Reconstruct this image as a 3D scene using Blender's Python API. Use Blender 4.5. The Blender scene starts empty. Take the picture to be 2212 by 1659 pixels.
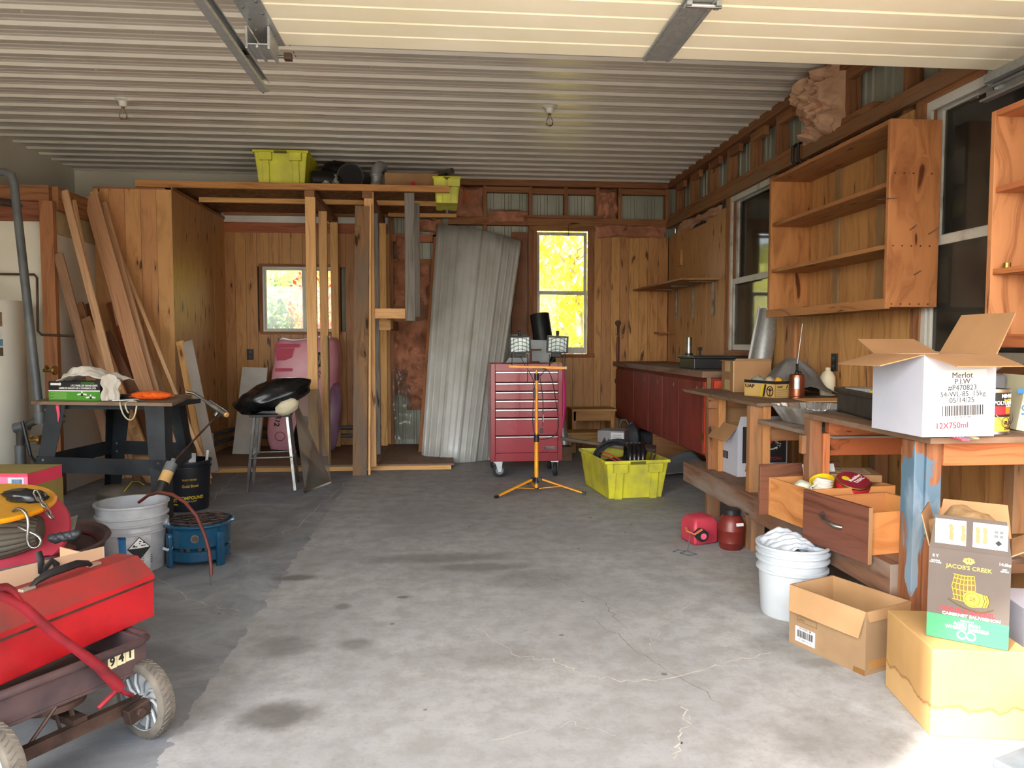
import bpy, bmesh, math, random
from mathutils import Vector, Matrix, Euler, noise
PI = math.pi; R = random.Random(11)
V = Vector
C = bpy.context.scene.collection
sc = bpy.context.scene

# ---------------------------------------------------------------- camera, world, sun, exposure
F = 1600.0; TH = math.atan(146/F); PH = math.atan(89.5/F); H = 1.2
cam = bpy.data.cameras.new('camera'); co = bpy.data.objects.new('camera', cam); C.objects.link(co)
cam.sensor_width = 36; cam.sensor_fit = 'HORIZONTAL'; cam.lens = F/2212*36; cam.clip_end = 200
co.location = (0, 0, H); co.rotation_euler = (PI/2-PH, 0, -TH); sc.camera = co
sc.view_settings.view_transform = 'Standard'; sc.view_settings.look = 'None'
sc.view_settings.gamma = 1; sc.view_settings.use_curve_mapping = False
sc.view_settings.exposure = 1.7
world = bpy.data.worlds.new('world'); sc.world = world; world.use_nodes = True
nt = world.node_tree; bg = nt.nodes['Background']
sky = nt.nodes.new('ShaderNodeTexSky'); sky.sky_type = 'NISHITA'; sky.sun_disc = False
sky.sun_elevation = math.radians(35); sky.sun_rotation = math.atan2(-.772, -.635)
sky.air_density = 1.0; sky.dust_density = 3.0
hs = nt.nodes.new('ShaderNodeHueSaturation'); hs.inputs['Saturation'].default_value = .45
nt.links.new(sky.outputs[0], hs.inputs['Color']); nt.links.new(hs.outputs[0], bg.inputs['Color'])
bg.inputs['Strength'].default_value = .50
sun = bpy.data.lights.new('sun', 'SUN'); so = bpy.data.objects.new('sun', sun); C.objects.link(so)
sun.energy = 4.4; sun.angle = math.radians(1.2); sun.color = (1, .95, .86)
SD = V((.632, .520, -.574)); so.rotation_euler = SD.to_track_quat('-Z', 'Y').to_euler(); so.location = (-3, -3, 6)
sc.cycles.max_bounces = 10; sc.cycles.diffuse_bounces = 7; sc.cycles.glossy_bounces = 5
sc.cycles.transparent_max_bounces = 16; sc.cycles.transmission_bounces = 8
sc.cycles.sample_clamp_indirect = 6; sc.cycles.caustics_reflective = False; sc.cycles.caustics_refractive = False

def w(u, v, x=None, y=None, z=None):
    """point of the room that the photograph shows at (u, v), on the plane x, y or z"""
    a = u-1106; b = 829.5-v; c, s = math.cos(TH), math.sin(TH); cp, sp = math.cos(PH), math.sin(PH)
    q = V((s*cp*F+c*a+s*sp*b, c*cp*F-s*a+c*sp*b, -sp*F+cp*b))
    t = x/q.x if x is not None else y/q.y if y is not None else (z-H)/q.z
    return V((0, 0, H))+q*t

# ---------------------------------------------------------------- materials
def hexc(h):
    h = h.lstrip('#'); o = []
    for i in (0, 2, 4):
        c = int(h[i:i+2], 16)/255
        o.append(c/12.92 if c <= .04045 else ((c+.055)/1.055)**2.4)
    return (*o, 1)
MATS = {}
class NT:
    def __init__(s, name):
        s.m = bpy.data.materials.new(name); s.m.use_nodes = True; s.t = s.m.node_tree; s.b = s.t.nodes['Principled BSDF']
    def n(s, ty, **k):
        x = s.t.nodes.new('ShaderNode'+ty)
        for a, b in k.items():
            if a.startswith('i_'):
                key = a[2:]; key = int(key) if key.isdigit() else key.replace('_', ' ')
                s.put(b, x.inputs[key])
            else: setattr(x, a, b)
        return x
    def put(s, b, inp):
        if hasattr(b, 'is_output'): s.t.links.new(b, inp)
        elif hasattr(b, 'outputs'): s.t.links.new(b.outputs[0], inp)
        else: inp.default_value = b
    def math(s, op, a, b=0.0, c=0.0, clamp=False):
        x = s.n('Math', operation=op, use_clamp=clamp); s.put(a, x.inputs[0]); s.put(b, x.inputs[1]); s.put(c, x.inputs[2]); return x.outputs[0]
    def mix(s, f, a, b, mode='MIX'):
        x = s.n('Mix', data_type='RGBA', blend_type=mode); s.put(f, x.inputs[0]); s.put(a, x.inputs[6]); s.put(b, x.inputs[7]); return x.outputs[2]
    def ramp(s, f, *stops):
        x = s.n('ValToRGB'); s.put(f, x.inputs[0]); e = x.color_ramp.elements
        while len(e) < len(stops): e.new(.5)
        for i, (p, c) in enumerate(stops):
            e[i].position = p; e[i].color = c if isinstance(c, tuple) else (c, c, c, 1)
        return x.outputs[0]
    def map(s, src, sc=(1, 1, 1), loc=(0, 0, 0)):
        x = s.n('Mapping'); s.put(src, x.inputs[0]); x.inputs[3].default_value = sc; x.inputs[1].default_value = loc; return x.outputs[0]
    def noise(s, vec, scale, detail=4, dist=0, rough=.5):
        x = s.n('TexNoise', i_Scale=scale, i_Detail=detail, i_Distortion=dist, i_Roughness=rough); s.put(vec, x.inputs['Vector']); return x.outputs[0]
    def set(s, **k):
        for a, b in k.items(): s.put(b, s.b.inputs[a.replace('_', ' ')])
    def bump(s, h, st=.3, d=.005):
        x = s.n('Bump', i_Strength=st, i_Distance=d); s.put(h, x.inputs['Height']); s.t.links.new(x.outputs[0], s.b.inputs['Normal'])

def pm(name, c, c2=None, scale=6., rough=.55, metal=0., bump=0., bs=None, spec=.5, stretch=(1, 1, 1), coat=0., lo=.35, hi=.65, world=False):
    """plain surface: colour that drifts between c and c2"""
    if name in MATS: return MATS[name]
    t = NT(name); g = t.n('TexCoord').outputs[3]
    if world: g = t.n('NewGeometry').outputs[0]
    g = t.map(g, stretch)
    n = t.noise(g, scale, 5)
    c = hexc(c); c2 = hexc(c2) if c2 else tuple(x*.82 for x in c[:3])+(1,)
    t.set(Base_Color=t.ramp(n, (lo, c), (hi, c2)), Metallic=metal, Specular_IOR_Level=spec, Coat_Weight=coat)
    r = t.n('MapRange', i_3=max(.04, rough-.07), i_4=min(1, rough+.1)); t.put(t.noise(g, scale*2.3, 3), r.inputs[0]); t.put(r.outputs[0], t.b.inputs['Roughness'])
    if bump: t.bump(t.noise(g, bs or scale*6, 3), bump, .004)
    MATS[name] = t.m; return t.m

def wood(name, c1, c2, knot=.0, knotc='#3a2010', rough=.6, grain=20., tint=.25, gs=1.4, gray=None, spec=.3, coat=0., bump=.25):
    """boards: the grain runs along u (metres); every board has its own offset, hence its own tint"""
    if name in MATS: return MATS[name]
    t = NT(name); uv = t.n('UVMap').outputs[0]
    sp = t.n('SeparateXYZ'); t.put(uv, sp.inputs[0]); u, v = sp.outputs[0], sp.outputs[1]
    idn = t.math('FLOOR', t.math('DIVIDE', u, 10.0)); wn = t.n('TexWhiteNoise', noise_dimensions='1D'); t.put(idn, wn.inputs['W'])
    rnd = wn.outputs[0]
    wv = t.n('VectorMath', operation='ADD'); t.put(t.map(uv, (2.6, 8.5, 1)), wv.inputs[0]); t.put(t.n('TexNoise', i_Scale=2.2, i_Detail=2.).outputs[1], wv.inputs[1])
    vor = t.n('TexVoronoi', voronoi_dimensions='2D', i_Scale=1.0); t.put(wv.outputs[0], vor.inputs[0])
    d = vor.outputs['Distance']; spc = t.n('SeparateXYZ'); t.put(vor.outputs['Color'], spc.inputs[0])
    on = t.math('LESS_THAN', spc.outputs[0], knot)
    kn = t.math('MULTIPLY', on, t.math('SUBTRACT', 1.0, t.math('DIVIDE', d, .30), clamp=True))
    wob = t.noise(t.map(uv, (.9, 3, 1)), 1.6, 2)
    gv = t.math('ADD', t.math('MULTIPLY', v, grain), t.math('ADD', t.math('MULTIPLY', wob, 3.5), t.math('MULTIPLY', kn, 2.2)))
    cb = t.n('CombineXYZ'); t.put(t.math('MULTIPLY', u, gs), cb.inputs[0]); t.put(gv, cb.inputs[1])
    g = t.noise(cb.outputs[0], 1.5, 6, .4, .6)
    col = t.ramp(g, (.30, hexc(c2)), (.50, hexc(c1)), (.72, tuple(min(1, x*1.12) for x in hexc(c1)[:3])+(1,)))
    if gray: col = t.mix(t.ramp(t.noise(t.map(uv, (1.2, 5, 1)), 1.5, 4), (.4, 0.), (.62, 1.)), col, hexc(gray))
    kd = t.math('MULTIPLY', on, t.math('SUBTRACT', 1.0, t.math('DIVIDE', d, t.math('ADD', .06, t.math('MULTIPLY', spc.outputs[1], .09))), clamp=True))
    col = t.mix(t.math('MULTIPLY', t.ramp(kd, (.0, 0.), (.35, 1.)), .85), col, hexc(knotc))
    col = t.mix(t.math('MULTIPLY', t.ramp(kn, (.2, 0.), (.8, 1.)), .35), col, hexc(knotc))
    hsv = t.n('HueSaturation'); t.put(t.math('ADD', 1-tint/2, t.math('MULTIPLY', rnd, tint)), hsv.inputs['Value']); t.put(col, hsv.inputs['Color'])
    t.put(t.math('ADD', .49, t.math('MULTIPLY', wn.outputs[0], .012)), hsv.inputs['Hue'])
    t.set(Base_Color=hsv.outputs[0], Roughness=rough, Specular_IOR_Level=spec, Coat_Weight=coat, Coat_Roughness=.25); t.bump(g, bump, .002)
    MATS[name] = t.m; return t.m

def glassy(name, c, rough=.02, alpha=.15):
    if name in MATS: return MATS[name]
    t = NT(name); out = t.t.nodes['Material Output']
    tr = t.n('BsdfTransparent', i_Color=hexc(c)); gl = t.n('BsdfGlossy', i_Roughness=rough); fr = t.n('Fresnel', i_IOR=1.5)
    di = t.n('BsdfDiffuse', i_Color=hexc('#c9c6b8'))
    dirt = t.math('MULTIPLY', t.ramp(t.noise(t.n('TexCoord').outputs[3], 5, 5), (.35, .4), (.7, 1.)), alpha)
    m1 = t.n('MixShader'); t.put(dirt, m1.inputs[0]); t.put(tr, m1.inputs[1]); t.put(di, m1.inputs[2])
    m2 = t.n('MixShader'); t.put(fr, m2.inputs[0]); t.put(m1, m2.inputs[1]); t.put(gl, m2.inputs[2])
    t.put(m2.outputs[0], out.inputs[0]); MATS[name] = t.m; return t.m

# woods
pine = wood('knotty_pine', '#b98b55', '#93683a', .36, '#46290f', .5, 15, .30, coat=.15)
pine_side = wood('flecked_panelling', '#bb9160', '#9a7148', .45, '#40260f', .5, 40, .14, gs=2.2)
fir = wood('rough_fir', '#966a45', '#74492d', .12, '#43230f', .75, 26, .35)
spf = wood('spruce_stud', '#d9ab6a', '#bd8a4a', .22, '#5c3212', .6, 22, .22)
barn = wood('grey_weathered', '#85807a', '#5b5752', .15, '#2c2a28', .85, 30, .2)
trimw = wood('pale_trim', '#c9a379', '#a67f58', .03, '#6b4526', .6, 30, .5)
bark = wood('rough_sawn', '#8b6c4c', '#5f4630', .3, '#2a1c12', .9, 22, .15, gray='#6f6357')
bench_w = wood('bench_board', '#946742', '#6b452a', .15, '#2f1b10', .75, 24, .3, gray='#85694e')
orange_w = wood('stained_cedar', '#ad6c42', '#834a28', .15, '#47200c', .5, 24, .2, coat=.1)
shelf_w = wood('shelf_pine', '#a06f45', '#7c4f2c', .3, '#3f1c0c', .55, 13, .2)
case_w = wood('shelf_side_pine', '#ad7847', '#84532c', .35, '#4a1f0c', .5, 10, .1)
streak = wood('streaked_cedar', '#b98254', '#6b3318', .2, '#40190a', .55, 7, .1, gs=.7)
ply = wood('plywood_side', '#c48b52', '#9c6232', .0, '#5c3418', .55, 5, .1, gs=1.2)
plyb = wood('stained_drawer_front', '#6b4634', '#4c2e20', .0, '#2a160e', .5, 24, .08)
old = wood('old_plywood', '#7e6652', '#5a4535', .06, '#2a1c14', .8, 10, .12)
osb = pm('strand_board', '#8d6238', '#5b3d22', 22, .8, 0, .3)
subfloor = wood('plywood_floor', '#8a7560', '#6d5a49', .04, '#3f3024', .85, 6, .1)
# paints, metals, stuff
white_wall = pm('painted_drywall', '#dcd8ca', '#cfcabb', 1.2, .85)
white_w = pm('chipped_white_paint', '#c9c8c0', '#9a9488', 9, .6, 0, .2, lo=.5, hi=.75)
vinyl = pm('white_vinyl', '#d9dbd6', '#c6c8c4', 4, .4)
sheetm = pm('white_ceiling_metal', '#d2cdc3', '#c9c3b8', .6, .3, .0, 0, spec=.8)
siding = pm('old_siding', '#a9ab9d', '#8e907f', 4, .5, .2, 0, stretch=(1, 1, .3))
galv = NT('galvanised'); _v = galv.n('TexVoronoi', i_Scale=60.); galv.put(galv.n('TexCoord').outputs[3], _v.inputs[0])
galv.set(Base_Color=galv.mix(.75, galv.ramp(_v.outputs['Color'], (.2, .34), (.8, .62)), hexc('#a9b0b2')), Metallic=.6, Roughness=.38); galv = galv.m
steel = pm('steel', '#a8a8a6', '#6f6e6a', 9, .3, .9)
rust = pm('rusty_steel', '#5b463b', '#3a2d28', 14, .6, .6, .2)
black = pm('black_plastic', '#17181a', '#202124', 8, .4)
blackm = pm('black_enamel', '#22262a', '#343a3e', 5, .5, .3, .1)
rubber = pm('dusty_rubber', '#6f685d', '#4f4a43', 14, .85, 0, .2)
tyre = pm('black_rubber', '#17171a', '#26262a', 8, .7)
cream = pm('cream_door_paint', '#f7f1da', '#efe7ca', 2, .5)
redc = pm('crimson_enamel', '#8f1026', '#7a0e20', 3, .28, .1, spec=.6, coat=.2)
redb = pm('barn_red', '#84352a', '#6c2a22', 7, .6, 0, .1, stretch=(1, 1, .3))
redo = pm('orange_red_edge', '#cf4a26', '#a83c20', 9, .55)
yell = pm('yellow_plastic', '#d8d81a', '#b9b81c', 5, .4)
yelld = pm('dusty_yellow_plastic', '#c9c52c', '#9f9b45', 7, .55, lo=.4, hi=.7)
ylw = pm('yellow_enamel', '#f0a40c', '#d98c08', 6, .35)
card = pm('cardboard', '#a37c55', '#946f4b', 5, .85, stretch=(1, 1, .4))
cardd = pm('cardboard_inside', '#a98053', '#94703f', 5, .9)
cardo = pm('stained_carton', '#c08a34', '#a8722a', 5, .8)
whitec = pm('white_carton', '#b4b7c4', '#abafbc', 4, .6)
paper = pm('white_paper', '#cdced0', '#c3c4c6', 6, .7)
ink = pm('black_ink', '#101012', '#1b1b1e', 9, .6)
inkr = pm('red_ink', '#c8202c', '#b01c26', 9, .6)
inkw = pm('white_ink', '#f2f2ee', '#e6e6e2', 9, .6)
inkg = pm('gold_ink', '#d7b04a', '#c79f3c', 9, .5)
inky = pm('yellow_ink', '#d8c21c', '#c8b21a', 9, .6)
inkgr = pm('green_ink', '#4f9a28', '#418a20', 9, .6)
inkb = pm('blue_ink', '#1f6aa5', '#185a92', 9, .6)
cloth = pm('white_cloth', '#d6d1c6', '#c2bcb0', 6, .9, 0, .2)
clothg = pm('grey_cloth', '#6d6b68', '#565450', 6, .9, 0, .2)
bagb = pm('black_poly', '#0d0e10', '#1a1b1e', 5, .25, 0, .3, bs=14)
pailw = pm('white_pail', '#b5bdc4', '#a8b0b8', 5, .45)
pailg = pm('grimy_pail', '#b5b8ba', '#83868a', 5, .5, lo=.4, hi=.7)
insul = pm('pink_insulation', '#c48a6c', '#96634c', 5, .95, 0, .7, bs=26)
insul2 = pm('buff_insulation', '#c7a184', '#a57c5e', 6, .95, 0, .7, bs=22)
pinkb = pm('pink_film', '#f0b3c0', '#dd98a8', 3, .35, 0, .1)
pinkd = pm('pink_carton', '#e0415f', '#cf3350', 4, .5)
mag = pm('magenta_print', '#c40f60', '#a80d50', 3, .45)
redp = pm('red_metal_box', '#c81e28', '#9a1a20', 5, .4, .2, .1, bs=9, coat=.1, lo=.4, hi=.75)
redpd = pm('dusty_red_lid', '#9a2c2a', '#6d3530', 5, .6, .1, lo=.35, hi=.7)
redfade = pm('faded_red_plastic', '#b5394a', '#9c2c3c', 5, .55)
maroon = pm('maroon_plastic', '#6d231c', '#5a1c17', 5, .4)
brownm = pm('wagon_brown', '#5f4a48', '#46383a', 9, .7, .2, .2)
bluee = pm('blue_enamel', '#17506f', '#123f5a', 4, .25, .1, coat=.4)
bluej = pm('jack_blue', '#2a5c9c', '#2454a0', 5, .5)
cooper = pm('copper', '#9b5a41', '#6f3d2c', 8, .35, .8)
brass = pm('brass', '#b08d4a', '#8a6a34', 8, .35, .9)
foil = pm('foil', '#e6e8e9', '#cfd1d2', 20, .22, .85)
orangec = pm('orange_microfibre', '#f26b1d', '#d9540f', 30, .9, 0, .8, bs=120)
wheelp = pm('silver_plastic', '#b4b7b7', '#9a9d9d', 5, .4, .2)
rope = pm('cotton_rope', '#cfc6ae', '#b5ab90', 30, .9)
burlap = pm('burlap', '#8d714c', '#6b5537', 9, .95, 0, .8, bs=90)
foam = pm('cream_foam', '#d8d0b4', '#c4bb9c', 6, .9)
greyp = pm('grey_pipe', '#6c7072', '#585c5e', 6, .5, .3)
ribg = pm('grey_ribbed_vinyl', '#6b6558', '#565146', 6, .7)
ora = pm('worn_orange', '#cf9a2e', '#b98324', 8, .5)
win_glass = glassy('window_glass', '#f4f6f4', .02, .12)
win_dusty = glassy('dusty_window_glass', '#d8d8d4', .05, .10)
acry = glassy('cloudy_acrylic', '#e2dfd6', .12, .22)
poly = glassy('clear_poly', '#e8e8e6', .18, .12)
inkdg = pm('dark_grey_print', '#4a433d', '#403a35', 6, .55)
greenp = pm('green_print', '#2f7a52', '#286c48', 6, .55)
porc = pm('porcelain', '#e9e7e0', '#dcdad2', 4, .25)
bulbg = glassy('bulb_glass', '#ffffff', .02, .03)

# concrete floor
def concrete():
    t = NT('concrete_floor'); g = t.n('NewGeometry').outputs[0]; s = t.n('SeparateXYZ'); t.put(g, s.inputs[0])
    n1 = t.noise(g, 1.1, 6, .3, .6); n2 = t.noise(g, 9, 6, 0, .7); n3 = t.noise(g, 60, 3)
    col = t.ramp(n1, (.3, hexc('#8c8d8e')), (.52, hexc('#9c9d9e')), (.72, hexc('#a9a9a7')))
    col = t.mix(t.math('MULTIPLY', t.ramp(n2, (.38, 1.), (.58, 0.)), .55), col, hexc('#7c7b78'))
    col = t.mix(t.math('MULTIPLY', t.ramp(n3, (.30, 1.), (.42, 0.)), .25), col, hexc('#6f6d69'))
    # old grey-blue paint on the left bay, worn through in scratches
    x = t.math('ADD', s.outputs[0], t.math('MULTIPLY', t.math('SUBTRACT', t.noise(g, 14, 4), .5), .10))
    pm_ = t.math('LESS_THAN', x, -.83)
    pc = t.ramp(t.noise(g, 3.2, 8, .8, .7), (.36, hexc('#6c6f74')), (.56, hexc('#84888d')), (.70, hexc('#9c9ea0')))
    sc_ = t.n('TexWave', i_Scale=1.2, i_Distortion=18., i_Detail=5., i_Detail_Scale=2.); t.put(g, sc_.inputs[0])
    pc = t.mix(t.math('MULTIPLY', t.ramp(sc_.outputs[1], (.95, 0.), (1., 1.)), .10), pc, hexc('#a4a29f'))
    col = t.mix(t.math('MULTIPLY', pm_, .92), col, pc)
    # oil stains: (x, y, rx, ry, strength)
    wob = t.math('MULTIPLY', t.math('SUBTRACT', t.noise(g, 8, 5, 0, .7), .5), 1.1)
    tot = None
    for (u, v, rx, ry, k) in ((600, 1545, .14, .10, .72), (640, 1248, .12, .05, .7), (950, 1205, .45, .10, .45), (1040, 1225, .3, .08, .45),
                              (620, 1395, .12, .12, .45), (770, 1392, .07, .06, .5), (1770, 1430, .12, .05, .3), (1840, 1600, .24, .20, .38),
                              (1150, 1250, .25, .16, .3), (1700, 1395, .18, .14, .35), (740, 1310, .04, .04, .5), (870, 1290, .03, .02, .7), (1050, 1420, .35, .12, .22),
                              (1470, 1090, .30, .30, .2), (1080, 1060, .25, .2, .25), (560, 1180, .15, .15, .3)):
        p = w(u, v, z=0)
        dx = t.math('DIVIDE', t.math('SUBTRACT', s.outputs[0], p.x), rx); dy = t.math('DIVIDE', t.math('SUBTRACT', s.outputs[1], p.y), ry)
        d = t.math('SQRT', t.math('ADD', t.math('MULTIPLY', dx, dx), t.math('MULTIPLY', dy, dy)))
        m = t.n('MapRange', interpolation_type='SMOOTHSTEP'); t.put(t.math('ADD', d, wob), m.inputs[0])
        m.inputs[1].default_value = 1.3; m.inputs[2].default_value = .45; m.inputs[3].default_value = 0; m.inputs[4].default_value = k
        tot = m.outputs[0] if tot is None else t.math('MAXIMUM', tot, m.outputs[0])
    v = t.n('TexVoronoi', i_Scale=5.5, voronoi_dimensions='3D'); t.put(g, v.inputs[0]); sv = t.n('SeparateXYZ'); t.put(v.outputs['Color'], sv.inputs[0])
    dots = t.math('MULTIPLY', t.math('LESS_THAN', v.outputs[0], .075), t.math('LESS_THAN', sv.outputs[1], .35))
    tot = t.math('MAXIMUM', tot, t.math('MULTIPLY', dots, .6))
    col = t.mix(tot, col, hexc('#4a4641'))
    t.set(Base_Color=col, Roughness=.72, Specular_IOR_Level=.35); t.bump(t.math('ADD', n2, t.math('MULTIPLY', n3, .5)), .18, .004)
    return t.m
conc = concrete()

# ---------------------------------------------------------------- mesh helpers
MW = {}
def rotm(rx=0, ry=0, rz=0): return Euler((rx, ry, rz)).to_matrix().to_4x4()
def TM(x, y, z): return Matrix.Translation((x, y, z))
def FM(o, x, y):
    """frame: columns x, y, x cross y, origin o"""
    x = V(x).normalized(); z = x.cross(V(y)).normalized(); y = z.cross(x)
    return Matrix((( x.x, y.x, z.x, o[0]), (x.y, y.y, z.y, o[1]), (x.z, y.z, z.z, o[2]), (0, 0, 0, 1)))
class MB:
    def __init__(s, M=None, world=False): s.v = []; s.f = []; s.uv = []; s.mi = []; s.M = M; s.w = world
    def add(s, vs, fs, uvs=None, mi=0, M=None):
        b = len(s.v); mm = M
        if s.M is not None: mm = s.M @ M if M is not None else s.M
        s.v += [mm @ V(p) for p in vs] if mm is not None else [V(p) for p in vs]
        for i, f in enumerate(fs):
            s.f.append([b+k for k in f]); s.mi.append(mi)
            s.uv.append(uvs[i] if uvs else [(vs[k][0]+vs[k][1]*.37, vs[k][2]+vs[k][1]*.21) for k in f])
    def box(s, c, d, rot=None, mi=0, taper=None):
        """box of centre c and size d; taper scales the top face"""
        hx, hy, hz = d[0]/2, d[1]/2, d[2]/2; tx, ty = taper or (1, 1)
        vs = [(-hx, -hy, -hz), (hx, -hy, -hz), (hx, hy, -hz), (-hx, hy, -hz), (-hx*tx, -hy*ty, hz), (hx*tx, -hy*ty, hz), (hx*tx, hy*ty, hz), (-hx*tx, hy*ty, hz)]
        fs = [(0, 3, 2, 1), (4, 5, 6, 7), (0, 1, 5, 4), (1, 2, 6, 5), (2, 3, 7, 6), (3, 0, 4, 7)]
        L = max(range(3), key=lambda i: d[i]); ou = R.randrange(50)*10+2; uvs = []
        for ax, f in zip((2, 2, 1, 0, 1, 0), fs):
            oth = [i for i in range(3) if i != ax]; a = L if L in oth else oth[0]; b = [i for i in oth if i != a][0]; ov = R.random()*7
            uvs.append([(ou+vs[k][a], ov+vs[k][b]) for k in f])
        s.add(vs, fs, uvs, mi, (TM(*c) @ rot) if rot is not None else TM(*c)); return s
    def bb(s, a, b, mi=0):
        """box between two corners"""
        return s.box([(a[i]+b[i])/2 for i in range(3)], [abs(b[i]-a[i]) for i in range(3)], None, mi)
    def bar(s, p, q, wd, th, up=(0, -1, 0), mi=0):
        """board from p to q, wd wide, th thick, its face turned to up"""
        p, q = V(p), V(q); z = (q-p); L = z.length; z.normalize(); n = V(up); n = (n-z*n.dot(z)).normalized(); x = n.cross(z)
        M = Matrix(((x.x, n.x, z.x, 0), (x.y, n.y, z.y, 0), (x.z, n.z, z.z, 0), (0, 0, 0, 1)))
        return s.box((p+q)/2, (wd, th, L), M, mi)
    def tube(s, pts, r, n=8, closed=False, mi=0, flat=1.):
        pts = [V(p) for p in pts]; N = len(pts); rs = r if isinstance(r, (list, tuple)) else [r]*N; vs = []; up = None
        for i in range(N):
            a = pts[(i-1) % N] if closed or i else pts[i]; b = pts[(i+1) % N] if closed or i < N-1 else pts[i]
            t = (b-a).normalized() if (b-a).length > 1e-9 else V((0, 0, 1))
            if up is None: up = V((0, 0, 1)) if abs(t.z) < .9 else V((1, 0, 0))
            x = up.cross(t)
            if x.length < 1e-4: x = V((1, 0, 0)).cross(t)
            x.normalize(); y = t.cross(x); up = y
            vs += [tuple(pts[i]+(x*math.cos(k*2*PI/n)+y*math.sin(k*2*PI/n)*flat)*rs[i]) for k in range(n)]
        fs = [(i*n+k, i*n+(k+1) % n, ((i+1) % N)*n+(k+1) % n, ((i+1) % N)*n+k) for i in range(N if closed else N-1) for k in range(n)]
        if not closed: fs += [tuple(range(n-1, -1, -1)), tuple((N-1)*n+k for k in range(n))]
        s.add(vs, fs, None, mi); return s
    def lathe(s, prof, c=(0, 0, 0), n=28, mi=0, rot=None, a0=0, a1=2*PI, sx=1, sy=1):
        full = abs(a1-a0-2*PI) < 1e-6; K = n if full else n+1; vs = []
        for (r, z) in prof: vs += [(r*math.cos(a0+(a1-a0)*k/n)*sx, r*math.sin(a0+(a1-a0)*k/n)*sy, z) for k in range(K)]
        fs = []; uvs = []
        for i in range(len(prof)-1):
            for k in range(n if full else n):
                k2 = (k+1) % K if full else k+1
                fs.append((i*K+k, i*K+k2, (i+1)*K+k2, (i+1)*K+k)); uvs.append([(k/n*2, prof[i][1]), ((k+1)/n*2, prof[i][1]), ((k+1)/n*2, prof[i+1][1]), (k/n*2, prof[i+1][1])])
        s.add(vs, fs, uvs, mi, (TM(*c) @ rot) if rot is not None else TM(*c)); return s
    def cyl(s, p, q, r, n=16, mi=0, r2=None):
        p, q = V(p), V(q); L = (q-p).length; rot = (q-p).to_track_quat('Z', 'Y').to_matrix().to_4x4(); r2 = r if r2 is None else r2
        return s.lathe([(0, 0), (r, 0), (r2, L), (0, L)], tuple(p), n, mi, rot)
    def prism(s, poly, h, M=None, mi=0):
        """polygon in the frame M's xy plane, raised by h"""
        n = len(poly); vs = [(x, y, 0) for x, y in poly]+[(x, y, h) for x, y in poly]
        fs = [tuple(range(n-1, -1, -1)), tuple(range(n, 2*n))]+[(i, (i+1) % n, n+(i+1) % n, n+i) for i in range(n)]
        s.add(vs, fs, [[(vs[k][0]+3, vs[k][1]+vs[k][2]) for k in f] for f in fs], mi, M); return s
    def grid(s, fn, nu, nv, mi=0, M=None):
        vs = [tuple(fn(i/nu, j/nv)) for j in range(nv+1) for i in range(nu+1)]
        fs = [(j*(nu+1)+i, j*(nu+1)+i+1, (j+1)*(nu+1)+i+1, (j+1)*(nu+1)+i) for j in range(nv) for i in range(nu)]
        s.add(vs, fs, [[((k % (nu+1))/nu, (k//(nu+1))/nv) for k in f] for f in fs], mi, M); return s
    def ico(s, c, d, sub=3, amp=.1, fr=3., mi=0, rot=None, seed=0, crease=0.):
        """lumpy rounded body"""
        bm = bmesh.new(); bmesh.ops.create_icosphere(bm, subdivisions=sub, radius=1); vs = []
        for v in bm.verts:
            p = v.co; k = 1+amp*noise.noise(p*fr+V((seed*3.1, seed, 0)))+crease*abs(noise.noise(p*fr*1.7+V((9, seed*2.3, 4))))
            vs.append((p.x*d[0]*k, p.y*d[1]*k, p.z*d[2]*k))
        fs = [[v.index for v in f.verts] for f in bm.faces]; bm.free()
        s.add(vs, fs, None, mi, (TM(*c) @ rot) if rot is not None else TM(*c)); return s
    def build(s, name, mats, parent=None, smooth=None, bevel=0, solid=0, sub=0, label=None, cat=None, group=None, kind=None, origin=None):
        me = bpy.data.meshes.new(name)
        if parent is not None:
            inv = MW[parent.name].inverted() if s.w else None
            vs = [inv @ p for p in s.v] if inv is not None else s.v; org = None
        else:
            lo = [min(p[i] for p in s.v) for i in range(3)]; hi = [max(p[i] for p in s.v) for i in range(3)]
            org = V(origin) if origin else V(((lo[0]+hi[0])/2, (lo[1]+hi[1])/2, lo[2])); vs = [p-org for p in s.v]
        me.from_pydata([tuple(p) for p in vs], [], s.f)
        for m in (mats if isinstance(mats, (list, tuple)) else [mats]): me.materials.append(m)
        ul = me.uv_layers.new(name='UVMap'); flat = [c for f in s.uv for uv in f for c in uv]; ul.data.foreach_set('uv', flat)
        me.polygons.foreach_set('material_index', s.mi)
        if smooth is not None:
            me.polygons.foreach_set('use_smooth', [True]*len(me.polygons)); me.set_sharp_from_angle(angle=math.radians(smooth))
        me.update()
        o = bpy.data.objects.new(name, me); C.objects.link(o)
        if parent is not None: o.parent = parent; MW[o.name] = MW[parent.name]
        else: o.location = org; MW[o.name] = TM(*org)
        if solid: md = o.modifiers.new('solid', 'SOLIDIFY'); md.thickness = solid; md.offset = 0
        if sub: md = o.modifiers.new('sub', 'SUBSURF'); md.levels = md.render_levels = sub
        if bevel: md = o.modifiers.new('bevel', 'BEVEL'); md.width = bevel; md.segments = 2; md.limit_method = 'ANGLE'; md.angle_limit = .7
        tag(o, label, cat, group, kind); return o
def tag(o, label=None, cat=None, group=None, kind=None):
    for k, v in (('label', label), ('category', cat), ('group', group), ('kind', kind)):
        if v: o[k] = v
    return o
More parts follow.
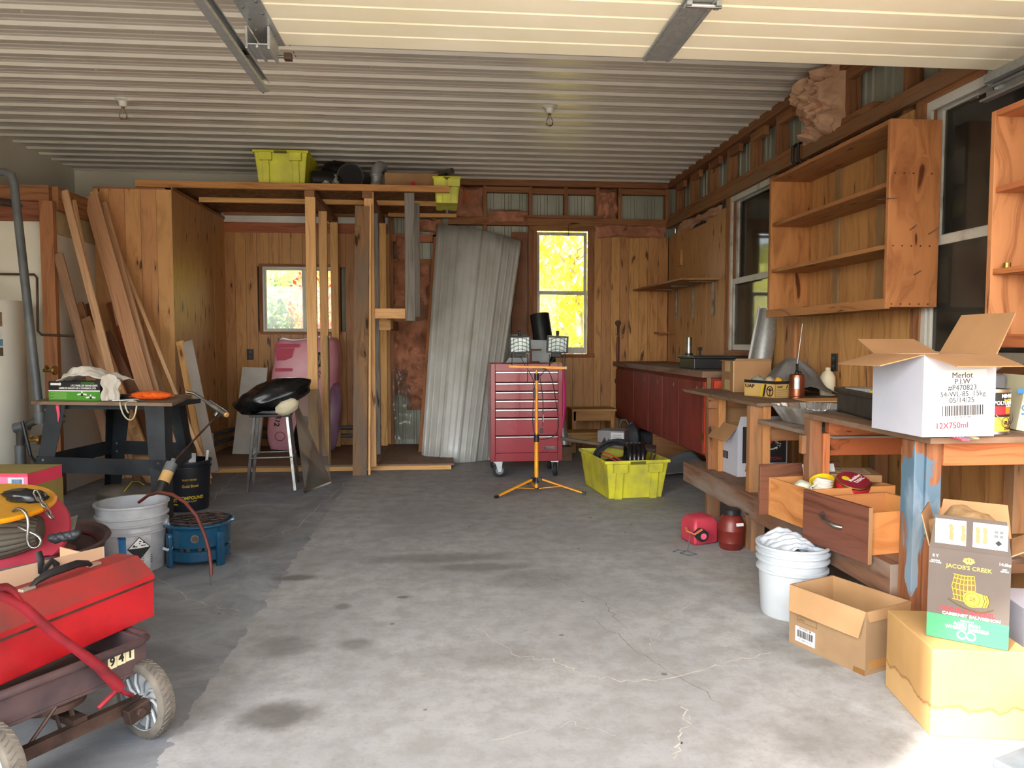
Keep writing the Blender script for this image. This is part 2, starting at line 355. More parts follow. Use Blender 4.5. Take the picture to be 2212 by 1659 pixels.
def T(name, label=None, cat=None, loc=(0, 0, 0), rz=0, group=None, kind=None, M=None):
    o = bpy.data.objects.new(name, None); C.objects.link(o); o.empty_display_size = .1
    m = M if M is not None else TM(*loc) @ rotm(0, 0, rz)
    o.matrix_world = m; MW[o.name] = m.copy(); tag(o, label, cat, group, kind); return o
def S(name, kind='structure'):
    return T(name, kind=kind)
def dup(root, M, label=None):
    r = root.copy(); C.objects.link(r); r.matrix_world = M; MW[r.name] = M
    if label: r['label'] = label
    for ch in list(root.children):
        c = ch.copy(); C.objects.link(c); c.parent = r
        for g in ch.children:
            d = g.copy(); C.objects.link(d); d.parent = c
    return r
def txt(s, size, M, mat, parent, name='lettering', bold=0., align='CENTER', sx=1., ext=.0003, world=False, label=None):
    """flat lettering: x of M runs with the words, z of M points out of the surface"""
    cu = bpy.data.curves.new('t', 'FONT'); cu.body = s; cu.size = size; cu.extrude = ext; cu.offset = bold*size; cu.align_x = align; cu.align_y = 'CENTER'; cu.resolution_u = 3
    to = bpy.data.objects.new('t', cu); C.objects.link(to); dg = bpy.context.evaluated_depsgraph_get()
    me = bpy.data.meshes.new_from_object(to.evaluated_get(dg)); bpy.data.objects.remove(to); bpy.data.curves.remove(cu)
    mm = M @ TM(0, 0, ext) @ Matrix.Diagonal((sx, 1, 1, 1))
    if world: mm = MW[parent.name].inverted() @ mm
    me.transform(mm); me.materials.clear(); me.materials.append(mat); me.name = name
    o = bpy.data.objects.new(name, me); C.objects.link(o); o.parent = parent; MW[o.name] = MW[parent.name]
    if label: o['label'] = label
    return o
def barcode(M, wd, ht, mat, parent, name='barcode', seed=1):
    r = random.Random(seed); m = MB(M); x = -wd/2
    while x < wd/2-.002*wd:
        a = r.choice((.008, .015, .024, .03))*wd; m.bb((x, -ht/2, 0), (min(x+a, wd/2), ht/2, .0004)); x += a+r.choice((.01, .016, .026))*wd
    return m.build(name, mat, parent)
def plate(M, wd, ht, mat, parent, name='printed_panel', th=.0006, label=None, round_=0):
    m = MB(M); m.bb((-wd/2, -ht/2, 0), (wd/2, ht/2, th)); return m.build(name, mat, parent, label=label)
def planks(parent, M, x0, x1, z0, z1, mat, holes=(), wd=.135, th=.018, jit=.012, name='plank', ztop=None, gap=.003):
    """vertical boards in the frame M (x along the wall, y out to the room, z up)"""
    x = x0
    while x < x1-.02:
        a = min(x+wd+R.uniform(-jit, jit), x1); zs = [(z0, ztop(x) if ztop else z1)]
        for (hx0, hx1, hz0, hz1) in holes:
            if a > hx0+.005 and x < hx1-.005:
                zs = [q for (p, r_) in zs for q in ((p, min(r_, hz0)), (max(p, hz1), r_)) if q[1]-q[0] > .01]
        for (p, q) in zs:
            m = MB(M); t_ = th+R.uniform(0, .003); m.bb((x+gap/2, 0, p), (a-gap/2, t_, q)); m.build(name, mat, parent)
        x = a
def corrug(M, L, n, pitch, prof, name, mat, parent, mi=0):
    """ribbed sheet: x along the ribs (length L), y across (n pitches), profile as (y, z) within one pitch"""
    pts = [(i*pitch+a, b) for i in range(n) for a, b in prof]+[(n*pitch, prof[0][1])]
    m = MB(M); vs = [(0, a, b) for a, b in pts]+[(L, a, b) for a, b in pts]; k = len(pts)
    m.add(vs, [(i, i+1, k+i+1, k+i) for i in range(k-1)]); return m.build(name, mat, parent, solid=.0012)
# ================================================================ the setting
YB = 8.38; XR = 2.58; XL = -3.9; ZC = 3.04; XD = .36
MBK = TM(0, YB, 0) @ rotm(0, 0, PI)             # back wall frame: x runs to -X, y out to the room
MRT = TM(XR, 0, 0) @ rotm(0, 0, PI/2)           # right wall frame: x runs to +Y
grass_m = pm('dry_grass', '#8f8a4e', '#6b6b38', 1.5, .9, world=True)
drive_m = pm('pale_gravel', '#c9c2b4', '#b3ac9d', 3, .95, world=True)

m = MB(); m.bb((XL-.1, XD-.1, -.12), (XR+.15, YB+.1, 0)); fl = m.build('floor', conc, kind='structure', origin=(0, 0, 0))
def ribbon(pts, wd, sub=9, seed=0):
    r = random.Random(seed); P = []
    for a, b in zip(pts, pts[1:]):
        for k in range(sub): P.append(a.lerp(b, k/sub)+V((r.uniform(-1, 1), r.uniform(-1, 1), 0))*.016)
    P.append(pts[-1]); vs = []
    for i, p in enumerate(P):
        d = (P[min(i+1, len(P)-1)]-P[max(i-1, 0)]).normalized(); n = V((-d.y, d.x, 0))*wd*(.35+r.random()*.9)
        vs += [tuple(p+n+V((0, 0, .0008))), tuple(p-n+V((0, 0, .0008)))]
    return vs, [(2*i, 2*i+1, 2*i+3, 2*i+2) for i in range(len(P)-1)]
crackm = pm('crack_filler', '#bdb9b0', '#a19d95', 20, .9); crackd = pm('dark_crack', '#77736d', '#605c57', 20, .9)
for k, (pts, wd, mt) in enumerate([([(1190, 1425), (1270, 1462), (1345, 1470), (1425, 1472), (1545, 1438), (1665, 1410)], .0035, crackm),
        ([(1480, 1530), (1482, 1560), (1468, 1600), (1455, 1640)], .0035, crackm), ([(750, 1040), (700, 1085), (640, 1140), (560, 1165)], .003, crackm),
        ([(800, 1140), (980, 1128), (1140, 1118)], .0022, crackm), ([(1150, 1230), (1220, 1262), (1300, 1298), (1345, 1350)], .0016, crackd),
        ([(1500, 1300), (1420, 1360), (1405, 1405)], .0016, crackm), ([(940, 1175), (1020, 1160), (1090, 1168)], .002, crackm), ([(560, 985), (480, 1055), (455, 1090)], .003, crackm),
        ([(1295, 1345), (1400, 1420), (1560, 1520)], .0014, crackd), ([(330, 1240), (420, 1300), (520, 1320)], .002, crackm), ([(1020, 1350), (1120, 1420), (1190, 1425)], .0018, crackm), ([(1060, 1600), (1240, 1560), (1330, 1590)], .0015, crackm)]):
    m = MB(); m.add(*ribbon([w(u, v, z=0) for u, v in pts], wd, seed=k)); m.build('crack', mt, fl)

m = MB(); m.bb((-40, -30, -.2), (40, XD-.1, -.03)); m.build('ground', drive_m, kind='structure')
m = MB(); m.bb((-40, YB+.1, -.3), (40, 45, -.15)); m.build('lawn', grass_m, kind='structure')

# ceiling: white ribbed steel sheets laid across the room
cl = S('ceiling'); m = MB(); m.bb((XL-.1, XD-.1, ZC+.03), (XR+.15, YB+.15, ZC+.07)); m.build('ceiling_board', white_wall, cl)
PR = [(0, 0), (.070, 0), (.078, -.0028), (.090, -.0028), (.098, 0), (.128, 0), (.136, -.0028), (.148, -.0028), (.156, 0), (.170, 0), (.184, -.019), (.206, -.019)]
nrow = 9; p0 = YB-.02-nrow*4*.22+.02
for r_ in range(nrow):
    for (a, b) in ((XL, -.92), (-.95, XR)):
        dz = .0 if a < -1 else -.0022
        corrug(TM(a, p0+r_*.88, ZC+dz), b-a, 4, .22, PR, 'metal_sheet', sheetm, cl)
m = MB()
for k in range(nrow*4):
    y = p0+k*.22+.04
    for x in range(11):
        xx = XL+.35+x*.61
        if k % 2 == x % 2: m.cyl((xx, y, ZC), (xx, y, ZC-.008), .008, 6)
m.build('screw', sheetm, cl, kind='stuff')
m = MB(); m.bb((-.945, 3.3, ZC-.004), (-.94, 5.0, ZC-.0005)); m.build('lap_seam', black, cl)

# left and front walls
m = MB(); m.bb((XL-.1, XD-.1, 0), (XL, YB+.1, ZC+.03)); m.build('wall_left', white_wall, kind='structure')
wf = S('wall_front')
for a, b in (((XL-.1, XD-.15, 2.42), (XR+.15, XD, ZC+.03)), ((-1.06, XD-.15, 0), (-.82, XD, 2.42)), ((XR-.06, XD-.15, 0), (XR+.15, XD, 2.42))):  # left bay stays open: unseen opening added to light the left side
    m = MB(); m.bb(a, b); m.build('wall_segment', white_wall, wf)

hs_ = T('wall_sun_blocker', kind='structure', loc=(-8, -1.9, -.03)); pale = pm('pale_sun_blocker', '#d8d2c4', '#ccc5b6', 1, .8)  # unseen tall block added to keep the sun out of the open left bay
m = MB(); m.bb((-2, -2.05, 0), (2, 2.1, 8.2)); m.build('wall', pale, hs_)
for k in range(26): m = MB(); m.bb((2.0, -2.05, .1+.3*k), (2.02, 2.1, .12+.3*k)); m.build('sun_blocker_rib', pale, hs_)
# ---- back wall
wb = S('wall_back')
A = (-1.98, -1.17, 1.32, 2.03); B = (1.045, 1.63, 1.07, 2.455)
BP = [(0, 0), (.045, 0), (.052, .012), (.075, .012), (.082, 0), (.12, 0), (.127, .012), (.15, .012), (.157, 0), (.175, 0)]
def siding_panel(x0, x1, z0, z1):
    n = max(1, int((x1-x0)/.2)); pr = [(a*(x1-x0)/n/.2, b) for a, b in BP]
    # frame: sheet x -> world z, sheet y -> world x, sheet z -> world -y
    M = Matrix(((0, 1, 0, x0), (0, 0, 1, YB+.105), (1, 0, 0, z0), (0, 0, 0, 1)))
    corrug(M, z1-z0, n, (x1-x0)/n, pr, 'siding_sheet', siding, wb)
hx = [XL, A[0]-.02, A[1]+.02, -.60, B[0]-.03, B[1]+.03, XR+.1]
for i, (a, b) in enumerate(zip(hx, hx[1:])):
    if i in (1, 4):
        q = A if i == 1 else B
        siding_panel(a, b, -.1, q[2]-.02); siding_panel(a, b, q[3]+.02, ZC)
    else: siding_panel(a, b, -.1, ZC)
def lum(a, b, mat=fir, name='stud', par=None): m = MB(); m.bb(a, b); return m.build(name, mat, par or wb)
y0, y1 = YB, YB+.09
lum((.05, y0-.02, ZC-.045), (XR, y1, ZC), name='top_plate'); lum((.05, y0-.035, ZC-.09), (XR, y1, ZC-.047), name='top_plate')
for x in (.44, .955, 1.36, 1.72, 1.98, 2.53): lum((x, y0, 0 if x in (.44, .955, 1.72) else 2.58), (x+.04, y1, ZC-.09))
for (a, b, z) in ((.48, .955, 2.915), (.995, 1.36, 2.905), (1.40, 1.72, 2.905), (2.02, 2.53, 2.915)): lum((a, y0+.01, z-.03), (b, y1, z+.03), name='header_block')
lum((.05, y0-.03, 2.515), (2.56, y1-.04, 2.60), name='window_header'); lum((.90, y0-.06, 2.595), (1.75, y0-.0, 2.625), name='header_block')
for x in (-.60, -.12): lum((x, y0, .06), (x+.04, y1, 2.6))
lum((-.56, y0+.01, 2.06), (-.12, y1, 2.13), name='header_block'); lum((-.56, y0, 2.32), (-.05, y1, 2.40), orange_w, name='header_block'); lum((-.56, y0, 1.55), (-.12, y1, 1.62), name='header_block')
# drywall above the loft, brown rail, and the studs behind
m = MB(); m.bb((XL, YB-.02, 2.63), (.05, YB+.02, ZC)); m.build('drywall_panel', white_wall, wb)
m = MB(); m.bb((-2.40, YB-.015, 2.50), (-.62, YB+.02, 2.63)); m.build('drywall_panel', vinyl, wb)
lum((-2.41, YB-.03, 2.395), (-.62, YB+.02, 2.505), orange_w, 'rail_board')
planks(wb, MBK, .60, 2.40, .06, 2.395, pine, holes=[(-A[1], -A[0], A[2], A[3])], wd=.118)
planks(wb, MBK, -2.56, -1.70, 0, 2.40, pine, wd=.112)
planks(wb, MBK, -1.70, -1.04, 0, 1.04, pine, wd=.112)
m = MB(); m.bb((.95, YB-.004, 1.04), (1.04, YB+.03, 2.5)); m.build('casing', fir, wb)
for a, b in (((.965, YB-.04, 2.46), (1.71, YB+.02, 2.50)), ((.965, YB-.04, 1.03), (1.71, YB+.02, 1.07)), ((1.0, YB-.03, 1.07), (1.045, YB+.02, 2.46)), ((1.63, YB-.03, 1.07), (1.70, YB+.02, 2.46))):
    m = MB(); m.bb(a, b); m.build('casing', fir, wb, bevel=.003)
# pegboard strips
def pegboard(x0, x1, z0, z1):
    m = MB(); m.bb((x0, YB-.006, z0), (x1, YB, z1)); pb = m.build('pegboard', pm('pegboard', '#8c5a3c', '#7a4c32', 5, .8), wb); m = MB()
    x = x0+.02
    while x < x1:
        z = z0+.02
        while z < z1: m.bb((x-.004, YB-.0068, z-.004), (x+.004, YB-.006, z+.004)); z += .026
        x += .026
    m.build('peg_hole', black, pb, kind='stuff')
pegboard(-.33, -.14, 1.30, 2.06); pegboard(-.30, -.14, 1.08, 1.30); pegboard(.76, .93, 1.30, 2.44)
# insulation
def fluff(M, wd, ht, dep, par, mat=insul, seed=0, n=26, name='insulation_batt'):
    def f(a, b):
        x = (a-.5)*wd; z = (b-.5)*ht; e = min(1, 7*min(a, 1-a, b, 1-b))
        p = V((x*5+seed*3, z*5, seed)); k = noise.noise(p); k2 = noise.noise(p*3.3); k3 = abs(noise.noise(p*1.9+V((3, 3, 3))))
        ed = V((noise.noise(p*2+V((5, 0, 0))), noise.noise(p*2+V((0, 7, 0))), 0))*.03
        return (x+ed.x, z+ed.y, (dep*(.35+.45*k+.4*k2+.5*k3+.22*noise.noise(p*8))+dep*.25)*e)
    m = MB(M); m.grid(f, n, n); return m.build(name, mat, par, smooth=60)
MF = lambda x, z, y=YB+.03: FM((x, y, z), (1, 0, 0), (0, 0, 1))
fluff(MF(.26, 2.77), .36, .34, .09, wb, seed=1); fluff(MF(.27, 2.84, YB-.0), .14, .16, .05, wb, pm('clean_insulation', '#cf7d55', '#b5683f', 6, .95, 0, .6, bs=30), seed=5, n=14)
fluff(MF(1.85, 2.77), .24, .34, .09, wb, seed=2); fluff(MF(.72, 2.60, YB-.02), .44, .16, .09, wb, seed=3)
fluff(MF(2.12, 2.46, YB-.01), .82, .13, .07, wb, insul, seed=4); fluff(MF(-.35, 1.84), .42, .50, .10, wb, seed=6); fluff(MF(-.35, 1.05), .46, .88, .12, wb, seed=7, n=40)
fluff(MF(-.42, 2.25), .24, .3, .08, wb, seed=8); fluff(MF(-.25, .75), .34, .62, .13, wb, seed=9, n=30); fluff(MF(-.20, 2.50), .4, .14, .07, wb, seed=10)
m = MB(); m.grid(lambda a, b: (-.58+.24*a*(1-.3*b), YB-.06-.04*noise.noise(V((a*4, b*7, 1))), .12+.80*b), 14, 24); m.build('vapour_sheet', poly, wb, smooth=60)

# ---- windows of the back wall
def win(name): return S(name)
wa = win('window_1')
x0, x1, z0, z1 = A
for a, b in (((x0-.03, YB-.035, z0-.03), (x1+.03, YB+.1, z0)), ((x0-.03, YB-.035, z1), (x1+.03, YB+.1, z1+.03)), ((x0-.03, YB-.03, z0), (x0, YB+.1, z1)), ((x1, YB-.03, z0), (x1+.03, YB+.1, z1))):
    m = MB(); m.bb(a, b); m.build('window_frame', fir, wa)
def sash(par, fr, a, b, c, d, y, wd, th, mat, axis='x', pane=win_glass, rail=None, X=None):
    """one sash; a..b along the wall, c..d up"""
    def P(u, v, t): return (u, y+t, v) if axis == 'x' else (y+t, u, v)
    m = MB()
    for p, q in ((P(a, c, 0), P(a+wd, d, th)), (P(b-wd, c, 0), P(b, d, th)), (P(a+wd, c, 0), P(b-wd, c+wd, th)), (P(a+wd, d-wd, 0), P(b-wd, d, th))): m.bb(p, q)
    f = m.build('sash', mat, par, bevel=.003)
    m = MB(); m.bb(P(a+wd*.9, c+wd*.9, th*.45), P(b-wd*.9, d-wd*.9, th*.55)); m.build('pane', pane, f)
sash(wa, 0, x0, x0+.46, z0, z1, YB+.02, .035, .03, vinyl); sash(wa, 0, x0+.41, x1, z0, z1, YB+.055, .035, .03, vinyl)
m = MB(); m.bb((x0, YB-.005, z0), (x0+.022, YB+.1, z1)); m.bb((x0+.022, YB-.005, z1-.02), (x1, YB+.1, z1)); m.bb((x0+.022, YB-.005, z0), (x1, YB+.1, z0+.02)); m.build('window_track', vinyl, wa)
w2 = win('window_2'); x0, x1, z0, z1 = B
sash(w2, 0, x0+.003, x1-.003, 1.745, z1-.003, YB+.04, .034, .03, white_w); sash(w2, 0, x0+.003, x1-.003, z0+.003, 1.785, YB+.005, .034, .03, white_w)
m = MB(); m.bb((x0+.04, YB-.0, z0+.035), (x1-.04, YB+.03, z0+.075)); m.build('sash_rail', white_w, w2)
m = MB(); m.tube([(1.40, YB-.03, 2.52), (1.40, YB-.05, 2.44), (1.402, YB-.03, 2.40)], .004, 6); m.build('hook', rust, w2)

# ---- right wall
wr = S('wall_right')
W3 = (5.70, 6.52, 1.13, 2.50); W4 = (2.60, 3.80, 1.10, 2.47)
def sid_r(a, b, z0, z1):
    n = max(1, int((b-a)/.2)); pr = [(p*(b-a)/n/.2, q) for p, q in BP]
    M = Matrix(((0, 0, 1, XR+.10), (0, 1, 0, a), (1, 0, 0, z0), (0, 0, 0, 1)))
    corrug(M, z1-z0, n, (b-a)/n, pr, 'siding_sheet', siding, wr)
ys = [XD-.1, W4[0], W4[1], W3[0], W3[1], YB+.1]
for i, (a, b) in enumerate(zip(ys, ys[1:])):
    if i in (1, 3):
        q = W4 if i == 1 else W3
        sid_r(a, b, -.1, q[2]); sid_r(a, b, q[3], ZC)
    else: sid_r(a, b, -.1, ZC)
lum((XR-.02, XD, ZC-.045), (XR+.09, YB, ZC), par=wr, name='top_plate'); lum((XR-.035, XD, ZC-.09), (XR+.09, YB, ZC-.047), par=wr, name='top_plate')
for y in (8.15, 7.66, 7.12, 6.64, 6.12, 5.64, 5.13, 4.64, 4.02, 3.50, 3.0, 2.45, 1.9):
    lum((XR-.0, y-.02, 2.47), (XR+.09, y+.02, ZC-.09), par=wr)
    lum((XR+.0, y-.25, ZC-.16), (XR+.04, y-.02, ZC-.09), par=wr, name='header_block')
lum((XR-.045, XD+.1, 2.50), (XR-.005, YB-.02, 2.585), bench_w, 'ledger_board', wr)
lum((XR-.02, 4.3, 2.60), (XR+.06, YB, 2.64), fir, 'ledger_board', wr)
MR2 = lambda y, z, x=XR+.03: FM((x, y, z), (0, -1, 0), (0, 0, 1))
fluff(MR2(4.90, 2.80, XR-.0), .50, .48, .17, wr, insul2, seed=12, n=64); fluff(MR2(4.92, 2.85, XR-.06), .2, .2, .05, wr, pm('clean_insulation2', '#cf8a5c', '#b5704a', 6, .95, 0, .6, bs=30), seed=15, n=14)
fluff(MR2(7.4, 2.44, XR-.01), 1.3, .08, .06, wr, insul2, seed=13)
# panelling: narrow sheet at the corner, boards between and under the windows
planks(wr, MRT, 6.64, YB-.02, 0, 2.43, pine_side, wd=.24, th=.012, ztop=lambda x: 2.40+.03*math.sin(x*5))
planks(wr, MRT, 3.90, 5.62, 0, 2.47, pine, wd=.14)
planks(wr, MRT, 5.62, 6.64, 0, W3[2]-.05, pine, wd=.14)
planks(wr, MRT, 1.5, 3.90, 0, W4[2]-.05, pine, wd=.15)
planks(wr, MRT, XD, 1.5, 0, 2.47, pine, wd=.19); planks(wr, MRT, 1.5, 2.52, W4[2]-.05, 2.47, pine, wd=.17)
def trim_r(q, mat=fir):
    a, b, c, d = q
    for p, r_ in (((XR-.025, a-.08, c-.06), (XR+.1, b+.08, c)), ((XR-.025, a-.08, d), (XR+.1, b+.08, d+.03)), ((XR-.025, b, c), (XR+.1, b+.08, d)), ((XR-.025, a-.08, c), (XR+.1, a, d))):
        m = MB(); m.bb(p, r_); m.build('casing', mat, wr, bevel=.003)
trim_r(W3); trim_r(W4)
for nm, q, mid in (('window_3', W3, 1.75), ('window_4', W4, 1.74)):
    a, b, c, d = q; ww = win(nm)
    sash(ww, 0, a+.003, b-.003, mid-.02, d-.003, XR+.04, .05, .03, white_w, 'y', win_dusty); sash(ww, 0, a+.003, b-.003, c+.003, mid+.02, XR+.005, .05, .03, white_w, 'y', win_dusty)
    m = MB(); m.bb((XR-.015, a, d-.05), (XR+.0, b, d)); m.bb((XR-.015, b-.035, c), (XR+.0, b, d-.05)); m.build('window_frame', white_w, ww)
m = MB(); m.bb((XR-.015, W4[0]+.02, 1.19), (XR+.004, W4[0]+.03, 1.70)); m.build('window_frame', white_w, ww)
# lean-to shed behind the right-hand windows
sh = S('wall_shed'); dk = pm('shed_board', '#6f675c', '#564f47', 4, .85)
for a, b in (((4.3, .2, -.1), (4.36, 8.6, 3.2)), ((XR+.13, .1, -.1), (4.36, .16, 3.2)), ((XR+.13, 8.5, -.1), (4.36, 8.56, 3.2)), ((XR+.13, .1, 3.2), (4.36, 8.6, 3.26)), ((XR+.13, .1, -.12), (4.36, 8.6, -.02))):
    m = MB(); m.bb(a, b); m.build('board', dk, sh)
for k, (ya, yb) in enumerate(((3.75, 4.35), (3.95, 4.62), (6.1, 6.35), (6.5, 6.9))):
    m = MB(); m.bar((2.95, ya, -.02), (3.15, yb, 2.95), .09, .04, (1, 0, 0))
    m.build('pole', trimw if k < 2 else fir, None, label=('pale board leaning in the shed behind the near right window, lower one' if k == 0 else 'pale board leaning in the shed behind the near right window, upper one') if k < 2 else ('board in the shed seen through the far right window, nearer one' if k == 2 else 'board in the shed seen through the far right window, deeper one'), cat='board')
bx = T('carton', 'large brown carton standing in the shed behind the near right window', 'box', (3.48, 4.1, -.02), .1)
m = MB(); m.box((0, 0, .85), (.5, .8, 1.7)); m.build('body', cardd, bx, bevel=.004)
MT = FM((-.251, .0, 1.45), (0, -1, 0), (0, 0, 1))
mf = pm('carton_print', '#5d4630', '#503c28', 5, .8)
txt('FRAGILE', .09, MT @ TM(.0, -.12, 0), mf, bx)
for k in range(3):
    m = MB(MT); m.tube([(.13*(k-1)+.045*math.cos(t*PI/8), .03+.045*math.sin(t*PI/8), .001) for t in range(16)], .004, 4, True); m.cyl((.13*(k-1)-.03, 0, .001), (.13*(k-1)+.03, .06, .001), .004, 4); m.build('handling_mark', mf, bx)

# ---- utility corner on the left: white partition, beams, post
XU = -3.03; YU = 6.13
wu = S('wall_utility')
m = MB(); m.bb((XL, YU, 0), (XU, YU+.08, 2.40)); m.build('wall_panel', white_wall, wu)
m = MB(); m.bb((XU-.08, YU+.08, 0), (XU, 6.83, 2.40)); m.build('wall_panel', white_wall, wu)
lum((XL, YU-.05, 2.29), (XU+.0, YU, 2.41), fir, 'beam_board', wu); lum((XL, YU-.045, 2.14), (XU-.06, YU, 2.285), wood('dark_beam', '#84533a', '#63392a', .1, '#3a1e10', .8, 24, .3), 'beam_board', wu)
lum((XU, YU+.0, 2.23), (XU+.045, 6.82, 2.41), fir, 'beam_board', wu)
m = MB(); m.bb((XU, YU+.02, 2.05), (XU+.012, 6.80, 2.23)); m.build('plywood_strip', pm('raw_plywood', '#b9a781', '#a8966f', 6, .8), wu)
m = MB(); m.bar((-3.04, YU-.055, .22), (-3.04, YU-.055, 2.285), .10, .05); m.build('post', wood('post_fir', '#a3734a', '#815734', .2, '#43230f', .7, 24, .05), wu)
for z in (.34, .39): lum((XL, YU-.006, z), (-3.12, YU, z+.01), vinyl, 'trim_strip', wu)
m = MB(); m.bb((XL, 5.35, .18), (XU+.05, 6.13, .215)); pf = m.build('utility_platform', old, label='low wooden platform under the white water heater', cat='platform')
for a, b in (((XL, 5.37, 0), (-3.42, 5.40, .18)), ((XU+.0, 5.5, 0), (XU+.04, 5.6, .18)), ((XU, 6.0, 0), (XU+.04, 6.12, .18)), ((-3.42, 5.37, .0), (-3.38, 6.1, .18))):
    m = MB(); m.bb(a, b); m.w = True; m.build('platform_board', old, pf)
# ---- plank closet
XC = -2.375; YC = 6.83
wc = S('wall_closet'); wc2 = S('wall_closet_side')
m = MB(); m.bb((XU, YC, 0), (XC-.02, YC+.05, 2.53)); m.build('wall_core', fir, wc); planks(wc, TM(0, YC, 0) @ rotm(0, 0, PI), -XC+.0, -XU, 0, 2.535, wood('closet_pine', '#c59560', '#a87a4a', .3, '#3d1e0c', .5, 8, .12), wd=.135, jit=.01)
m = MB(); m.bb((XC-.06, YC+.05, 0), (XC-.014, YB, 2.53)); m.build('wall_core', fir, wc2)
planks(wc2, TM(XC-.014, 0, 0) @ rotm(0, 0, -PI/2), -YB+.0, -YC+.02, .06, 2.535, pine_side, wd=.40, th=.014, jit=.0)
lum((XC-.05, YC-.02, 2.535), (XC+.012, YB, 2.56), fir, 'cap_board', wc2); lum((XU, YC-.02, 2.535), (XC, YC+.05, 2.552), fir, 'cap_board', wc)
# platform floor at the back left
fp = S('floor_platform')
m = MB(); m.bb((XC, 6.99, .04), (-.62, YB, .058)); m.build('deck_sheet', subfloor, fp); m = MB(); m.bb((-.617, 6.99, .04), (.085, YB, .056)); m.build('deck_sheet', subfloor, fp)
m = MB(); m.bb((XC, 7.0, 0), (.06, 7.04, .04)); m.build('edge_board', spf, fp)
for x in (-2.3, -1.6, -.9, -.2): m = MB(); m.bb((x, 7.05, 0), (x+.04, YB, .04)); m.build('edge_board', fir, fp)

# ================================================================ outside: shrubs and trees behind the back wall
def leafy(name, label, loc, rad, ht, cols, n, seed, leaf=.05, trunk=True, up=0.):
    r = random.Random(seed); t = T(name, label, 'tree' if trunk else 'bush', loc)
    if trunk:
        m = MB(); pts = [(0, 0, 0), (.05, .03, ht*.35), (-.04, .05, ht*.7)]; m.tube(pts, [.09, .06, .03], 8)
        for k in range(9):
            a = r.uniform(0, 2*PI); z = ht*r.uniform(.25, .7); L = rad*r.uniform(.6, 1.1)
            m.tube([(0, 0, z), (math.cos(a)*L*.5, math.sin(a)*L*.5, z+L*.35), (math.cos(a)*L, math.sin(a)*L, z+L*.8)], [.028, .018, .007], 6)
        m.build('trunk', pm('pale_bark', '#b3aa98', '#8f8676', 9, .8), t, smooth=60)
    m = MB()
    for k in range(n):
        d = V((r.gauss(0, 1), r.gauss(0, 1), r.gauss(0, 1))).normalized()*(r.random()**.45)
        p = V((d.x*rad, d.y*rad*.8, ht*.5+d.z*ht*.5)); 
        cl_ = noise.noise(p*2.2+V((seed, 0, 0)))
        if cl_ < -.12: continue
        s_ = leaf*r.uniform(.6, 1.3); q = Euler((r.uniform(-1.2, 1.2), r.uniform(-1.2, 1.2), r.uniform(0, 6))).to_matrix()
        vs = [tuple(p+q @ V(c)*s_) for c in ((-.5, 0, 0), (0, -.32, .08), (.6, 0, 0), (0, .32, .08))]
        m.add(vs, [(0, 1, 2, 3)], None, (0 if cl_+r.uniform(-.2, .2) < .12 else 1) if r.random() > .12 else 2)
    ms = []
    for c in cols:
        nm = 'leaf_'+c; 
        if nm not in MATS:
            q = NT(nm); q.set(Base_Color=hexc(c), Roughness=.6); tl = q.n('BsdfTranslucent', i_Color=hexc(c)); mx = q.n('MixShader'); mx.inputs[0].default_value = .5
            q.put(q.b.outputs[0], mx.inputs[1]); q.put(tl.outputs[0], mx.inputs[2]); q.put(mx.outputs[0], q.t.nodes['Material Output'].inputs[0]); MATS[nm] = q.m
        ms.append(MATS[nm])
    m.build('foliage', ms, t, kind='stuff'); return t
YL = ('#f3e04a', '#d8d262', '#f3ecc4'); GN = ('#c9d8a0', '#8fae7c', '#5f8f62'); RD = ('#e8504a', '#f0a070', '#f4d8b0')
leafy('yellow_tree', 'tree with yellow autumn leaves filling the tall back window', (2.2, 12.2, -.15), 1.5, 4.6, YL, 6500, 3, .13)
leafy('yellow_tree', 'yellow-leaved tree seen past the first one, lower in the tall back window', (1.6, 15.8, -.15), 1.8, 4.2, YL, 5000, 4, .15)
leafy('orange_shrub', 'low orange brown shrub beyond the foot of the tall back window', (1.75, 10.3, -.15), .6, 1.3, ('#d8a86a', '#e8c890', '#c8683a'), 2200, 8, .08, False)
leafy('green_bush', 'pale green bush outside the left pane of the sliding window', (-3.1, 11.6, -.15), .95, 2.9, GN, 5200, 5, .10, False)
leafy('dark_green_bush', 'darker green bush low outside the sliding window', (-2.3, 9.9, -.15), .45, 2.0, ('#6f9c74', '#4f8260', '#3f7048'), 2200, 6, .09, False)
leafy('red_bush', 'red-leaved shrub outside the right pane of the sliding window', (-1.85, 11.6, -.15), .58, 2.9, RD, 4000, 7, .08, False)
m = MB()
for k in range(9): 
    x = -12+k*3.1; m.ico((x, 30+R.uniform(-2, 2), 2.0), (2.6, 2, 3.2), 3, .35, 2.2, 0, None, k)
m.build('far_hedge', pm('far_foliage', '#b8b45a', '#8a8a3a', 3, .9), label='line of autumn trees far behind the building', kind='stuff', smooth=70)
# ================================================================ left side
MBw = lambda: MB(world=True)
def one(m, name, mat, label, cat, **k): return m.build(name, mat, label=label, cat=cat, **k)
